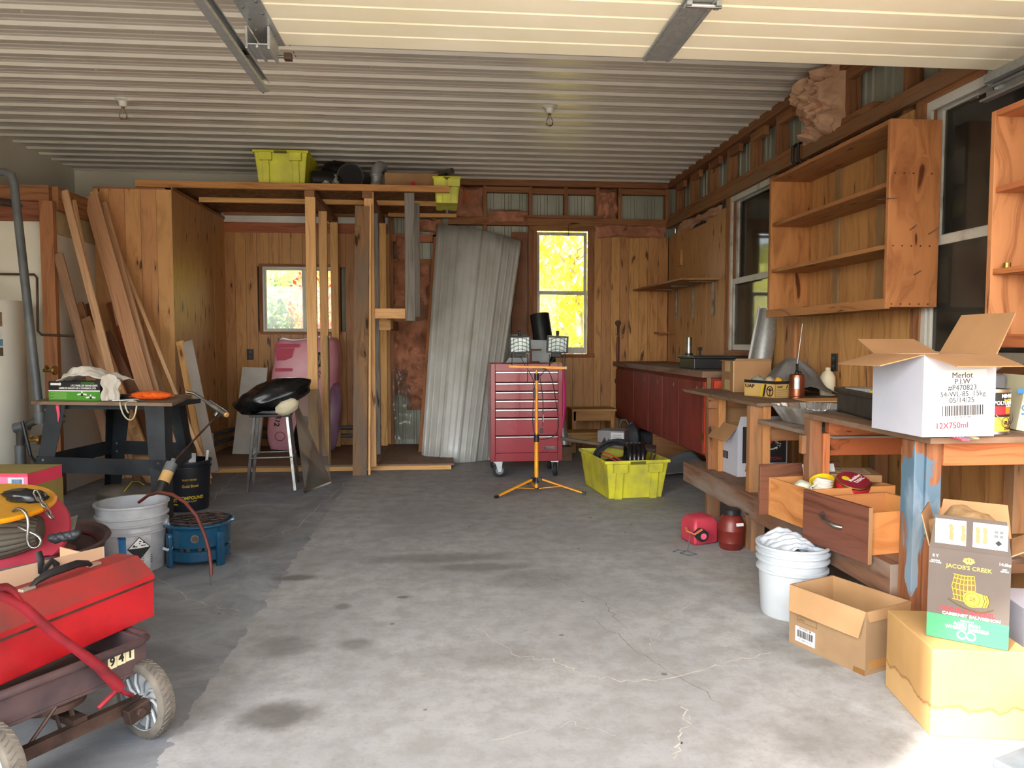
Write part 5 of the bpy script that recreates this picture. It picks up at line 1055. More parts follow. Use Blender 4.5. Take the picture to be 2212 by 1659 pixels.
m = MBw(); m.bar((-2.02, 7.72, .06), (-1.99, 8.05, .93), .26, .05, (0, -1, .2)); one(m, 'foam_board', pm('white_foam_board', '#cfcdc6', '#bdbbb4', 5, .8), 'white foam board leaning behind the pink bag', 'foam board')

# ---- tool chest and what is on it
tc = T('tool_chest', 'red rolling tool chest with seven chrome edged drawers', 'tool chest', (.725, 6.72, 0))
X0, X1, Y0, Y1, Z0, Z1 = -.32, .32, -.22, .24, .145, 1.015
m = MB()
for a, b in (((X0, Y0+.02, Z0), (X0+.02, Y1, Z1)), ((X1-.02, Y0+.02, Z0), (X1, Y1, Z1)), ((X0+.02, Y1-.02, Z0), (X1-.02, Y1, Z1)), ((X0+.02, Y0+.02, Z0), (X1-.02, Y1-.02, Z0+.02)), ((X0+.02, Y0+.02, Z1-.02), (X1-.02, Y1-.02, Z1-.005)), ((X0, Y0, Z0), (X0+.04, Y0+.02, Z1)), ((X1-.04, Y0, Z0), (X1, Y0+.02, Z1)), ((X0+.04, Y0, Z0), (X1-.04, Y0+.02, Z0+.075)), ((X0+.04, Y0, Z1-.068), (X1-.04, Y0+.02, Z1))): m.bb(a, b)
m.build('cabinet', redc, tc, bevel=.003)
dz = [(.222, .372), (.378, .532), (.538, .612), (.618, .690), (.696, .768), (.774, .846)]
def drawer(x0, x1, z0, z1):
    m = MB(); m.bb((x0, Y0+.002, z0), (x1, Y0+.02, z1-.016)); d = m.build('drawer', redc, tc, bevel=.002)
    m = MB(); m.bb((x0, Y0-.010, z1-.016), (x1, Y0+.015, z1-.001)); m.build('handle_trim', pm('chrome_trim', '#cfcfd2', '#b5b5b8', 4, .2, .9), d, bevel=.003)
for z0, z1 in dz: drawer(X0+.042, X1-.042, z0, z1)
drawer(X0+.042, .005, .852, .946); drawer(.009, X1-.042, .852, .946)
plate(FM((.20, Y0+.0015, .265), (1, 0, 0), (0, 0, 1)), .11, .022, steel, tc, 'name_plate', .004); plate(FM((.20, Y0-.003, .265), (1, 0, 0), (0, 0, 1)), .104, .016, ink, tc, 'name_plate', .001); txt('MASTERCRAFT', .012, FM((.205, Y0-.0043, .265), (1, 0, 0), (0, 0, 1)), steel, tc, bold=.02)
for x, y in ((X0+.06, Y0+.04), (X1-.06, Y0+.04), (X0+.06, Y1-.06), (X1-.06, Y1-.06)):
    rz_ = 0 if x < 0 else 1.3; Mc = TM(x, y, 0) @ rotm(0, 0, rz_)
    m = MB(Mc); m.lathe([(0, -.018), (.050, -.018), (.062, -.012), (.062, .012), (.050, .018), (0, .018)], (.02, 0, .062), 28, 0, rotm(PI/2, 0, 0)); cs = m.build('caster', tyre, tc, smooth=40)
    m = MB(Mc); m.lathe([(0, -.020), (.035, -.020), (.035, .020), (0, .020)], (.02, 0, .062), 20, 0, rotm(PI/2, 0, 0)); m.build('hub', greyp, cs, smooth=40)
    m = MB(Mc); m.bb((-.035, -.035, .135), (.045, .035, .145))
    for s_ in (-1, 1): m.prism([(-.02, .138), (.045, .138), (.034, .05), (.008, .05)], .003, Matrix(((1, 0, 0, 0), (0, 0, 1, s_*.024), (0, 1, 0, 0), (0, 0, 0, 1))))
    m.build('caster_fork', galv, cs)
# sheet metal duct piece, clamp and stovepipe on the chest
t = T('metal_flashing', 'dull grey bent sheet metal piece standing on the red tool chest', 'sheet metal', (.86, 6.82, 1.016))
m = MB(); m.prism([(-.13, 0), (.11, 0), (.15, .20), (.05, .205), (-.10, .21), (-.10, .02)], .003, FM((0, 0, 0), (1, 0, 0), (0, 0, 1)))
m.prism([(-.30, .0), (-.10, .0), (-.10, .045), (-.27, .045)], .10, FM((0, .05, 0), (1, 0, 0), (0, 0, 1))); m.build('sheet', pm('dull_zinc', '#84888a', '#6d7173', 5, .45, .6), t)
t = T('clamp', 'rusty brown iron clamp frame standing on the red tool chest', 'clamp', (.79, 6.66, 1.016))
m = MB(); m.bb((-.02, 0, 0), (0, .02, .13)); m.bb((0, 0, .11), (.06, .02, .125)); m.bb((0, 0, 0), (.07, .02, .014)); m.build('frame', pm('rust_red', '#7a452c', '#5f3420', 9, .8, .2), t, bevel=.002); m = MB(); m.cyl((.06, .01, .118), (.085, .01, .118), .008, 8); m.build('screw', steel, t)
t = T('split_stovepipe', 'black split stovepipe leaning at the foot of the tall window', 'stovepipe', M=TM(1.115, 7.9, .80) @ rotm(-.18, -.12, 0))
m = MB(); m.lathe([(.105, 0), (.110, 0), (.110, .72), (.105, .72)], n=32, a0=-2.85+PI*0, a1=2.2); m.build('shell', bst2, t, smooth=50)
m = MBw(); m.bb((.98, 7.78, 0), (1.26, 8.10, .80)); o = one(m, 'tall_carton', card, 'plain carton standing hidden behind the red tool chest', 'box')
m = MBw(); m.tube([(1.225, 7.50, .14), (1.17, 7.62, .55), (1.12, 7.75, .98)], [.055, .055, .052], 20); one(m, 'round_duct', galv, 'bright galvanised duct leaning beside the red tool chest', 'duct', smooth=50)
m = MBw(); m.bb((1.17, 7.40, 0), (1.29, 7.56, .14)); one(m, 'wood_block', old, 'small dark block on the floor under the galvanised duct', 'block')
t = T('plastic_strip', 'bright pink plastic strip hanging on the side of the red tool chest', 'plastic strip', (1.062, 6.60, .42)); m = MB(); m.tube([(0, 0, .55), (.008, 0, .4), (.010, 0, .2), (-.002, 0, .02), (-.02, 0, 0)], [.012, .016, .016, .014, .01], 8); m.build('strip', pm('hot_pink', '#f02a92', '#e02083', 5, .4), t, smooth=60)

# ---- work light on tripod
wl = T('work_light', 'yellow tripod work light with twin black floodlights', 'work light', (.728, 5.83, 0))
m = MB(); m.cyl((0, 0, .10), (0, 0, .47), .0165, 16); m.cyl((0, 0, .47), (0, 0, .92), .0135, 16); m.cyl((0, 0, .92), (0, 0, .985), .009, 12); m.cyl((0, 0, .04), (0, 0, .07), .014, 12); m.build('pole', ylw, wl, smooth=50)
for z0, z1, r_ in ((.41, .47, .021), (.90, .955, .018), (.085, .125, .022), (.030, .042, .020)): m = MB(); m.cyl((0, 0, z0), (0, 0, z1), r_, 16); m.build('collar', black, wl, smooth=50)
m = MB(); m.cyl((0, 0, .07), (0, 0, .085), .012, 12); m.build('ferrule', steel, wl)
for a in (math.radians(209), math.radians(-17), math.radians(96)):
    d = V((math.cos(a), math.sin(a), 0)); Lg = .375 if a < 0 or a > 3 else .36
    m = MB(); m.bar(d*.03+V((0, 0, .115)), d*Lg+V((0, 0, .014)), .022, .012, (0, 0, 1)); l_ = m.build('leg', ylw, wl, bevel=.002)
    m = MB(); m.bar(d*(Lg-.01)+V((0, 0, .015)), d*(Lg+.02)+V((0, 0, .011)), .027, .020, (0, 0, 1)); m.build('foot_cap', black, l_, bevel=.002)
    m = MB(); m.bar(d*.02+V((0, 0, .036)), d*.20+V((0, 0, .062)), .018, .005, (0, 0, 1)); m.build('leg_strut', ylw, wl)
    m = MB(); m.box(d*.03+V((0, 0, .112)), (.035, .03, .03), rotm(0, 0, a)); m.build('leg_bracket', black, wl, bevel=.003)
m = MB(); m.bar((-.225, 0, 1.012), (.225, 0, .998), .020, .020, (0, 0, 1)); m.build('cross_bar', ylw, wl, bevel=.002)
m = MB(); m.box((.02, 0, .992), (.10, .03, .008)); m.build('bar_clamp', black, wl)
m = MB(); m.cyl((.225, 0, .998), (.24, 0, .998), .012, 10); m.build('bar_plug', paper, wl)
for k, (x, tl) in enumerate(((-.134, .03), (.164, -.03))):
    M_ = TM(x, -.01, 1.185) @ rotm(.12, tl*(-1), 0)
    m = MB(M_); m.bb((-.085, -.02, -.067), (-.072, .0, .067)); m.bb((.072, -.02, -.067), (.085, .0, .067)); m.bb((-.072, -.02, .056), (.072, .0, .067)); m.bb((-.072, -.02, -.067), (.072, .0, -.056)); fr_ = m.build('lamp_bezel', black, wl, bevel=.002)
    m = MB(M_); m.box((0, .035, 0), (.155, .07, .125), rotm(PI/2*0, 0, 0)); m.box((0, .045, -.085), (.075, .05, .04)); m.cyl((0, .02, .067), (0, .02, .085), .012, 12); m.cyl((-.012, .02, .09), (.012, .02, .09), .016, 12); m.build('lamp_housing', black, wl, bevel=.004)
    m = MB(M_); m.bb((-.072, -.006, -.056), (.072, -.003, .056)); m.build('lamp_glass', pm('lamp_reflector', '#b8c4c2', '#94a09f', 9, .25, .5), fr_)
    m = MB(M_)
    for q in range(4): xx = -.05+.034*q; m.tube([(xx, -.022, -.056), (xx, -.026, 0), (xx, -.022, .056)], .0016, 5)
    for q in range(4): zz = -.048+.03*q; m.tube([(-.072, -.016, zz-.012), (-.03, -.022, zz+.008), (.0, -.024, zz+.014), (.04, -.022, zz+.004), (.072, -.016, zz-.014)], .0016, 5)
    m.build('wire_guard', black, fr_, kind='stuff')
    for s_ in (-1, 1): 
        m = MB(); zb = 1.005-.014*(x+.225)/.45; m.tube([(x+s_*.062, 0, zb), (x+s_*.062, 0, 1.125)], .0035, 6); m.build('lamp_bracket', black, wl); m = MB(); m.cyl((x+s_*.062, -.012, 1.12), (x+s_*.062, .012, 1.12), .008, 10); m.build('wing_nut', ylw, wl)
for pts in ([(-.13, .01, 1.10), (-.10, .01, 1.03), (-.06, .0, .97), (-.02, .0, .90), (-.015, -.01, .80), (-.03, -.02, .70), (-.035, -.02, .60), (-.03, -.02, .50), (0, -.025, .44)],
            [(.15, .01, 1.10), (.11, .01, 1.02), (.05, .01, .96), (.02, -.01, .93)],
            [(.03, -.01, .99), (.08, -.02, 1.0), (.12, -.03, .93), (.14, -.03, .80), (.165, -.03, .65), (.18, -.03, .52), (.15, -.03, .455), (.08, -.03, .435), (.01, -.03, .43)],
            [(.02, -.01, .97), (.03, -.015, .88), (.05, -.015, .78), (.05, -.015, .65), (.045, -.015, .52)]):
    m = MB(); m.tube(pts, .004, 6); m.build('power_cord', black, wl, smooth=60, sub=1)
m = MB(); m.box((.038, -.015, .50), (.022, .014, .04)); m.build('plug', black, wl, bevel=.003); m = MB(); m.box((.05, -.016, .60), (.007, .003, .06)); m.build('cord_tag', paper, wl); m = MB(); m.box((-.022, -.01, .80), (.018, .02, .075)); m.build('cord_switch', black, wl, bevel=.003)

# step stool
t = T('step_stool', 'two-step wooden stool against the back wall planks', 'step stool', (1.61, 7.98, 0))
sw = wood('stool_wood', '#a8804c', '#86623a', .08, '#4a3014', .6, 20, .1)
def Bx(a, b, n, mt=sw): m = MB(); m.bb(a, b); m.build(n, mt, t, bevel=.003)
Bx((-.24, -.10, .455), (.25, .22, .48), 'tread'); Bx((-.34, -.36, .235), (.24, -.06, .258), 'tread'); Bx((-.22, -.08, .35), (.19, -.05, .455), 'apron'); Bx((-.32, -.33, .15), (.22, -.30, .235), 'apron')
Bx((.19, -.08, 0), (.235, .20, .455), 'leg'); Bx((-.235, -.08, 0), (-.19, .20, .455), 'leg'); Bx((-.325, -.34, 0), (-.285, -.08, .235), 'leg'); Bx((.19, -.34, 0), (.23, -.08, .235), 'leg')
# torque bar on the wall
t = T('ratchet_bar', 'long dark tool bar with a red grip hanging on the back wall planks', 'tool', (1.975, YB-.05, .74))
m = MB(); m.cyl((0, 0, .05), (0, 0, .68), .009, 12); m.lathe([(0, -.02), (.030, -.018), (.034, 0), (.030, .018), (0, .02)], (0, 0, .68), 18, 0, rotm(PI/2, 0, 0)); m.lathe([(0, -.02), (.032, -.018), (.036, 0), (.030, .018), (0, .02)], (0, 0, .02), 18, 0, rotm(PI/2, 0, 0)); m.build('shaft', rust, t, smooth=50)
m = MB(); m.cyl((0, 0, .18), (0, 0, .52), .016, 14); m.build('grip', pm('dark_red_grip', '#5e1f22', '#48181a', 5, .4), t, smooth=50); m = MB(); m.tube([(-.03, .0, .55), (0, -.02, .56), (.03, .02, .55)], .003, 6); m.build('wire', steel, t)
# box, jug, tyres, tarp
t = T('grey_carton', 'grey carton with a white printed label behind the yellow tote', 'box', (1.62, 7.00, 0), -.45)
m = MB(); m.bb((-.13, -.10, .16), (.13, .14, .36)); m.build('carton', pm('grey_carton', '#8d878b', '#7b757a', 5, .6), t, bevel=.003); plate(FM((.062, -.1005, .275), (1, 0, 0), (0, 0, 1)), .125, .14, paper, t, 'label')
for k in range(6): plate(FM((.062, -.1015, .32-.018*k), (1, 0, 0), (0, 0, 1)), .09, .004, greyp, t, 'print_line', th=.0004)
m = MB(); m.prism([(-.09, .24), (-.06, .30), (-.04, .25), (-.02, .29), (-.01, .20), (-.03, .18), (-.08, .19)], .0006, FM((0, -.1005, 0), (1, 0, 0), (0, 0, 1))); m.build('printed_picture', ink, t)
m = MB(); m.bb((-.11, -.08, 0), (.11, .12, .16)); m.build('base_block', old, t)
t = T('black_jug', 'black plastic jug with a loop handle behind the grey carton', 'jug', (1.86, 7.22, 0), -.2)
m = MB(); m.lathe([(0, 0), (.13, 0), (.135, .02), (.135, .28), (.11, .34), (.05, .38), (.03, .385), (.03, .41), (0, .41)], n=4, rot=rotm(0, 0, PI/4), sy=.7); m.build('body', pm('charcoal_plastic', '#34373b', '#2a2c30', 5, .4), t, smooth=30, bevel=.01); m = MB(); m.tube([(-.03, -.02, .38), (-.06, -.02, .43), (-.10, -.02, .43), (-.125, -.02, .38), (-.10, -.02, .32)], .013, 10); m.build('handle', pm('charcoal_plastic', '#34373b'), t, smooth=60)
def tyre_(label, loc):
    t = T('tyre', label, 'tyre', loc, group='tyres under the red counter'); m = MB(); m.lathe([(.17, 0), (.20, -.01), (.28, 0), (.305, .03), (.305, .10), (.28, .13), (.20, .14), (.17, .13), (.19, .06), (.17, 0)], (0, 0, .012), 44); m.build('carcass', tyre, t, smooth=60)
    m = MB()
    for k in range(48): a = k*PI/24; m.box((.305*math.cos(a), .305*math.sin(a), .077), (.008, .022, .075), rotm(0, 0, a))
    m.build('tread_block', tyre, t, kind='stuff')
tyre_('black tyre lying on the floor under the red counter', (2.24, 7.35, .0)); tyre_('black tyre lying on top of the lower tyre under the red counter', (2.22, 7.42, .152))
m = MBw(); m.grid(lambda a, b: (1.66+.66*a, 6.55+.55*b-.35*a, .008+.18*a**1.6*(.4+.6*b)+.03*abs(noise.noise(V((a*4, b*5, 2))))), 22, 16); one(m, 'plastic_tarp', pm('pale_tarp', '#98a3a8', '#7f8b91', 4, .35, 0, .2), 'pale blue grey plastic sheeting heaped on the floor under the red counter', 'tarp', smooth=70, solid=.003)

# ---- yellow tote on the floor with contents
TQ = TM(1.47, 5.74, 0) @ rotm(0, 0, .02)
tt = tote('yellow_tote', 'dusty yellow plastic tote full of cords and tools on the concrete floor', None, 0, yelld, .50, .70, .30, M=TM(1.43, 5.85, 0) @ rotm(0, 0, .10))
m = MBw(); m.bar((.99, 6.30, .375), (1.62, 6.02, .305), .035, .028, (0, 0, 1)); o = sg = T('sledgehammer', 'long handled sledgehammer lying across the floor tote, handle out to the left', 'hammer', (1.5, 6.05, .28)); m.build('helve', pm('grey_handle', '#5d5249', '#4a4139', 9, .7), sg, bevel=.008)
m = MBw(); m.box((1.60, 6.02, .31), (.12, .10, .07), rotm(0, .1, -.4)); m.cyl((1.66, 6.0, .31), (1.74, 5.97, .30), .05, 14); m.build('iron_head', rust, sg, bevel=.006)
t = T('cable_coil', 'black hose coil arching highest at the back of the floor tote', 'coil', (1.42, 6.00, .13))
for k in range(6): m = MB(); m.tube([((.19-.012*k)*math.cos(a*PI/16), .012*k+.02*math.sin(a*.5+k), .11+(.160-.010*k)*math.sin(a*PI/16)) for a in range(32)], .009, 8, True); m.build('loop', tyre, t, smooth=60)
t = T('hose_roll', 'shiny black rubber hose roll standing at the front of the floor tote', 'coil', (1.50, 5.72, .125))
for k in range(4): m = MB(); m.tube([(-.055+.034*k+.006*math.sin(a), +.095*math.cos(a*PI/12), .13+.135*math.sin(a*PI/12)) for a in range(24)], .022, 10, True); m.build('loop', pm('shiny_rubber', '#121214', '#1c1c1f', 5, .25), t, smooth=60)
for k, (pts, mt, lb) in enumerate((([(1.27, 6.0, .30), (1.32, 5.85, .31), (1.38, 5.70, .27), (1.43, 5.62, .25), (1.40, 5.58, .24), (1.33, 5.75, .28), (1.25, 5.95, .28)], pm('red_cord', '#c9452c', '#b03a24', 5, .5), 'red extension cord tangled in the floor tote'), ([(1.40, 5.62, .25), (1.46, 5.60, .28), (1.52, 5.62, .26), (1.47, 5.66, .25), (1.41, 5.68, .27), (1.45, 5.58, .255), (1.53, 5.58, .27)], pm('pink_cord', '#b06a62', '#8f534c', 5, .5), 'thin reddish wire bunched at the front of the floor tote'), ([(1.34, 5.80, .26), (1.42, 5.66, .24), (1.36, 5.55, .26), (1.30, 5.72, .25), (1.40, 5.78, .27), (1.48, 5.66, .24)], black, 'thin black wire tangled in the floor tote'))):
    m = MBw(); m.tube([V(p) for p in pts], .006, 8); one(m, 'cord', mt, lb, 'cord', smooth=60, sub=1)
m = MBw(); m.ico((1.43, 5.85, .14), (.19, .27, .12), 3, .3, 3, 0, None, 3, .2); one(m, 'tool_heap', pm('dark_odds', '#34312e', '#1f1d1c', 14, .7), 'dark jumble of small hardware filling the floor tote', 'hardware', kind='stuff', smooth=50)
for k in (0, 1): m = MBw(); m.tube([(1.575+.025*k, 5.60, .24), (1.62+.028*k, 5.66, .33-.01*k)], .008, 8); one(m, 'steel_rod', rust, ('left one of two short rods at the right front of the floor tote', 'right one of two short rods at the right front of the floor tote')[k], 'rod')
# ================================================================ right side
# red built-in counter
rc = T('red_counter', 'red painted base cabinet hung along the right wall with a worn wooden top', 'cabinet', (2.25, 6.9, .35))
XF, YN = 1.965, 5.42
m = MBw(); m.bb((XF+.012, YN, .335), (XR-.02, YB-.025, .93)); m.build('carcass', redb, rc)
ys_ = [YB-.03, 7.55, 6.98, 6.52, 6.05, 5.46]
for k, (b, a) in enumerate(zip(ys_, ys_[1:])):
    m = MBw(); m.bb((XF-.008, a+.008, .35), (XF+.012, b-.008, .90)); d = m.build('door', redb, rc, bevel=.002)
    m = MBw(); m.bb((XF+.002, a-.004, .352), (XF+.0125, a+.008, .90)); m.build('door_edge', redo, rc)
    txt(str(k+1), .05, FM((XF-.0085, a+.14, .84), (0, -1, 0), (0, 0, 1)), pm('chalk_mark', '#c9b0a0', '#b59a8a', 9, .9), d, world=True)
for z in (.45, .80): m = MBw(); m.bb((XF-.014, YN+.035, z), (XF-.004, YN+.05, z+.06)); m.build('hinge', brass, rc)
m = MBw(); m.bb((XF-.04, YN-.02, .935), (XR-.015, YB-.022, .985)); m.build('counter_top', old, rc, bevel=.004)
m = MBw(); m.bb((XF, YN-.02, .33), (XF+.03, YN, .935)); m.build('end_stile', bench_w, rc)
for k, (a, b) in enumerate(((.85, .91), (.72, .835), (.60, .69))): m = MBw(); m.bb((XF+.055, YN-.018, a), (XF+.20, YN-.0, b)); m.build('red_block', redo, rc)
for y in (YN+.05, 7.0): m = MBw(); m.bb((XF+.05, y, 0), (XR-.03, y+.02, .335)); m.build('support_panel', fir, rc)
t = T('tool_tray', 'black plastic tool case lying on the red counter', 'case', (2.22, 6.05, .986), .0)
m = MB(); m.bb((-.22, -.25, 0), (.28, .12, .085)); m.build('body', black, t, bevel=.006); m = MB(); m.bb((-.235, -.265, .085), (.295, .135, .105)); m.build('rim', black, t, bevel=.004); m = MB(); m.bb((-.21, -.24, .1055), (.27, .11, .108)); m.build('lid_panel', pm('glossy_black', '#26282b', '#1c1e20', 5, .2), t)
t = T('bottle_jack', 'small black jack with a silver post on the far end of the red counter', 'jack', (2.13, 6.32, .986))
m = MB(); m.lathe([(0, 0), (.075, 0), (.06, .05), (.04, .09), (.035, .12), (0, .12)], n=24); m.build('body', black, t, smooth=50); m = MB(); m.cyl((0, 0, .12), (0, 0, .26), .026, 20); m.build('post', steel, t, smooth=50); m = MB(); m.cyl((.10, 0, 0), (.10, 0, .16), .01, 10); m.box((.10, 0, .16), (.03, .03, .03)); m.build('release_valve', black, t)
# corner shelf on brackets
t = T('corner_shelf', 'single plywood shelf on steel brackets in the back right corner', 'shelf', (2.38, 7.6, 1.78))
m = MBw(); m.prism([(2.14, 8.33), (2.20, 6.80), (XR-.015, 6.74), (XR-.015, YB-.025)], .018, TM(0, 0, 1.785)); m.build('board', wood('shelf_ply', '#9a744c', '#7b5936', .1, '#4a3014', .7, 10, .05), t, bevel=.002)
for y in (8.02, 7.48, 6.90):
    m = MBw(); m.bb((XR-.035, y-.012, 1.46), (XR-.018, y+.012, 1.783)); m.bb((2.32, y-.012, 1.775), (XR-.018, y+.012, 1.785)); m.build('bracket', steel, t)
m = MBw(); m.bb((XR-.045, 7.84, 2.03), (XR-.015, 7.95, 2.20)); one(m, 'wooden_block', pine, 'small wooden block nailed high on the right wall near the corner', 'block', bevel=.004)
t = T('small_ledge', 'tiny wooden ledge on the right wall below the corner shelf', 'ledge', (2.46, 8.15, 1.30)); m = MB(); m.bb((-.08, -.06, 0), (.10, .12, .02)); m.build('board', fir, t); m = MB(); m.cyl((-.04, -.05, -.03), (-.04, -.05, .03), .004, 6); m.build('hook', steel, t)
# bookcases on the right wall
def bookcase(label, y0, y1, z0, z1, sh, mats, x0=2.28):
    t = T('wall_bookcase', label, 'bookcase', (2.42, (y0+y1)/2, z0)); x1 = XR-.02; sw_, cw = mats
    def B(a, b, n, mt=shelf_w): m = MBw(); m.bb(a, b); return m.build(n, mt, t, bevel=.002)
    B((x0, y0, z0), (x1, y0+.025, z1), 'side_panel', cw); B((x0, y1-.025, z0), (x1, y1, z1), 'side_panel', cw)
    B((x0, y0+.025, z1-.024), (x1, y1-.025, z1), 'top_panel', sw_); B((x0-.004, y0+.0, z0-.01), (x0+.022, y1+.02, z0+.045), 'front_rail', sw_); B((x0+.02, y0+.025, z0+.0), (x1, y1-.025, z0+.024), 'bottom_panel', sw_)
    for z in sh: B((x0+.01, y0+.025, z-.012), (x1, y1-.025, z+.012), 'shelf', sw_)
    return t
b1 = bookcase('large empty open wooden bookcase hung on the right wall between the two windows', 3.665, 5.075, 1.385, 2.345, (2.02, 1.70), (shelf_w, case_w))
for y in (4.18, 4.66): m = MBw(); m.bb((XR-.035, y-.03, 1.41), (XR-.021, y+.03, 2.32)); m.build('batten', pm('grey_batten', '#a3845c', '#8f7350', 5, .7), b1)
for z in (2.07, 1.70, 1.40):
    for k in range(5): m = MBw(); m.cyl((2.31+.05*k, 3.6655, z), (2.31+.05*k, 3.662, z), .0045, 6); m.build('nail_head', rust, b1)
for q in ((2.285, 3.60, 1.93, 2.265, 3.75, 1.95), (2.40, 3.665, 1.78, 2.40, 3.61, 1.80), (2.5, 3.665, 1.76, 2.53, 3.62, 1.79), (2.43, 3.665, 1.55, 2.44, 3.62, 1.57)): m = MBw(); m.cyl(q[:3], q[3:], .0022, 6); m.build('nail', steel, b1)
b2 = bookcase('orange streaked open bookcase cut by the right edge of the view', 1.7, 2.955, 1.19, 2.16, (1.835, 1.495), (orange_w, streak))
m = MBw(); m.cyl((2.33, 2.90, 1.51), (2.33, 2.90, 1.53), .014, 12); o = m.build('washer', brass, b2)
m = MBw(); m.tube([(2.53, 5.20, 2.62), (2.50, 5.20, 2.60), (2.50, 5.20, 2.50), (2.53, 5.20, 2.47)], .012, 8); m.tube([(2.53, 5.12, 2.62), (2.50, 5.12, 2.60), (2.50, 5.12, 2.50), (2.53, 5.12, 2.47)], .012, 8); one(m, 'iron_strap', black, 'pair of black iron straps over the ledger above the bookcase', 'strap', kind='stuff')
# wall stud trim under window edges
for y, lab in ((5.60, 'a'), ): m = MBw(); m.bb((XR-.04, 5.20, .05), (XR-.016, 5.34, 1.38)); o = m.build('casing', wood('pale_casing', '#ad8058', '#8e6441', .15, '#4a2c16', .7, 12, .05), wr)
# galvanised stovepipe with lath
t = T('galvanised_pipe', 'shiny split galvanised pipe leaning on the wall over the red counter', 'duct', (2.35, 5.62, .99))
a, b = w(1638, 806, y=5.55), w(1662, 672, y=5.62); m = MBw(); m.cyl(a, b, .085, 32); m.build('pipe', galv, t, smooth=50)
m = MBw(); m.bar(w(1613, 800, y=5.45), w(1640, 660, y=5.5), .012, .012, (0, -1, 0)); m.build('seam_lath', paper, t)

# ---- workbench
wbn = T('workbench', 'long rough workbench of old studs with a dropped middle along the right wall', 'workbench', (2.15, 3.9, 0))
def B(a, b, n, mt=bench_w, bv=.002): m = MBw(); m.bb(a, b); return m.build(n, mt, wbn, bevel=bv)
XB = 1.77; lw_ = wood('leg_brown', '#ab7a4c', '#875a34', .1, '#43230f', .7, 22, .2)
B((XB-.0, 4.06, .835), (XR-.02, 5.38, .855), 'bench_top', old); B((XB-.03, 2.50, .835), (XR-.02, 3.46, .858), 'bench_top', old)
B((XB+.0, 3.46, .745), (XR-.02, 4.04, .765), 'dropped_shelf', wood('grey_ply', '#85796c', '#6a5f54', 0, '#40362c', .8, 9, .05))
B((XB+.02, 4.88, 0), (XB+.11, 4.92, .835), 'leg'); B((XB+.06, 4.80, .33), (XB+.11, 4.88, .835), 'leg', lw_); B((XB+.0, 4.83, .76), (XB+.30, 4.87, .835), 'apron')
B((XB-.02, 4.10, 0), (XB+.05, 4.15, .835), 'leg', barn if False else bench_w); B((XB+.05, 4.08, .36), (XB+.095, 4.13, .835), 'leg', lw_); B((XB-.02, 4.06, 0), (XB+.06, 4.10, .33), 'leg', bark)
B((XB+.10, 4.06, .70), (XR-.03, 4.10, .745), 'apron', orange_w); B((XB+.09, 4.05, .64), (XR-.3, 4.09, .71), 'apron', bench_w)
B((XB-.02, 3.40, .33), (XB+.04, 3.46, .835), 'leg'); B((XB+.04, 3.385, .33), (XB+.075, 3.43, .765), 'leg', orange_w)
B((XB+.075, 3.40, .752), (XR-.03, 3.44, .835), 'apron', orange_w); B((XB+.075, 3.40, .655), (XR-.2, 3.44, .745), 'apron', wood('red_brown_board', '#94552f', '#76401f', .1, '#3a1a0a', .6, 18, .1)); B((XB+.075, 3.36, .742), (XR-.2, 3.44, .752), 'ledge', barn)
B((XB-.045, 3.43, .66), (XB-.02, 3.46, .75), 'block', bench_w); B((XB-.01, 2.66, .70), (XB+.02, 2.70, .80), 'block', spf); B((XB-.03, 4.12, .45), (XB-.02, 4.14, .46), 'block')
dm = NT('blue_smeared_leg'); MATS['bl'] = dm.m
g = dm.n('TexCoord').outputs[3]; sp_ = dm.n('SeparateXYZ'); dm.put(g, sp_.inputs[0])
nz = dm.noise(dm.map(g, (1.5, 1.5, .5)), 9, 5, .5); zr = dm.n('MapRange', i_1=.38, i_2=.62, i_3=0., i_4=1.); dm.put(sp_.outputs[2], zr.inputs[0])
top_ = dm.n('MapRange', i_1=.83, i_2=.76, i_3=0., i_4=1.); dm.put(sp_.outputs[2], top_.inputs[0])
mk = dm.ramp(dm.math('ADD', nz, dm.math('MULTIPLY', dm.math('MULTIPLY', zr.outputs[0], top_.outputs[0]), .30)), (.66, 0.), (.69, 1.))
dm.set(Base_Color=dm.mix(mk, dm.ramp(dm.noise(dm.map(g, (8, 8, .8)), 5, 4), (.35, hexc('#8b5a38')), (.65, hexc('#6b4028'))), dm.ramp(nz, (.5, hexc('#4c6678')), (.7, hexc('#74899a')))), Roughness=.7)
B((XB-.035, 2.58, .12), (XB+.005, 2.66, .835), 'leg', dm.m); B((XB+.005, 2.57, 0), (XB+.065, 2.64, .835), 'leg', dm.m); B((XB-.03, 2.60, 0), (XB+.005, 2.66, .12), 'leg')
B((XB+.065, 2.56, .745), (XR-.02, 2.60, .835), 'end_apron', orange_w); B((2.28, 2.60, 0), (2.34, 2.66, .745), 'leg'); B((2.45, 4.0, 0), (2.53, 4.06, .835), 'leg'); B((XR-.1, 3.0, .36), (XR-.03, 3.06, .835), 'leg')
B((2.05, 4.95, .0), (2.12, 5.0, .835), 'leg'); B((XR-.2, 3.55, .36), (XR-.12, 3.6, .745), 'leg', lw_)
for x0, x1 in ((XB+.01, XB+.27), (XB+.275, XB+.55)): B((x0, 2.72, .315), (x1, 5.22, .335), 'lower_shelf_board', old)
B((XB-.04, 2.70, .20), (XB+.008, 5.22, .335), 'lower_rail', wood('worn_rail', '#7a5c45', '#5a4130', .1, '#2a1a10', .85, 20, .05, gray='#8d8175')); B((XB+.008, 4.9, .2), (XR-.05, 4.94, .315), 'cross_rail'); B((XB+.01, 2.95, .2), (XR-.05, 2.99, .315), 'cross_rail')

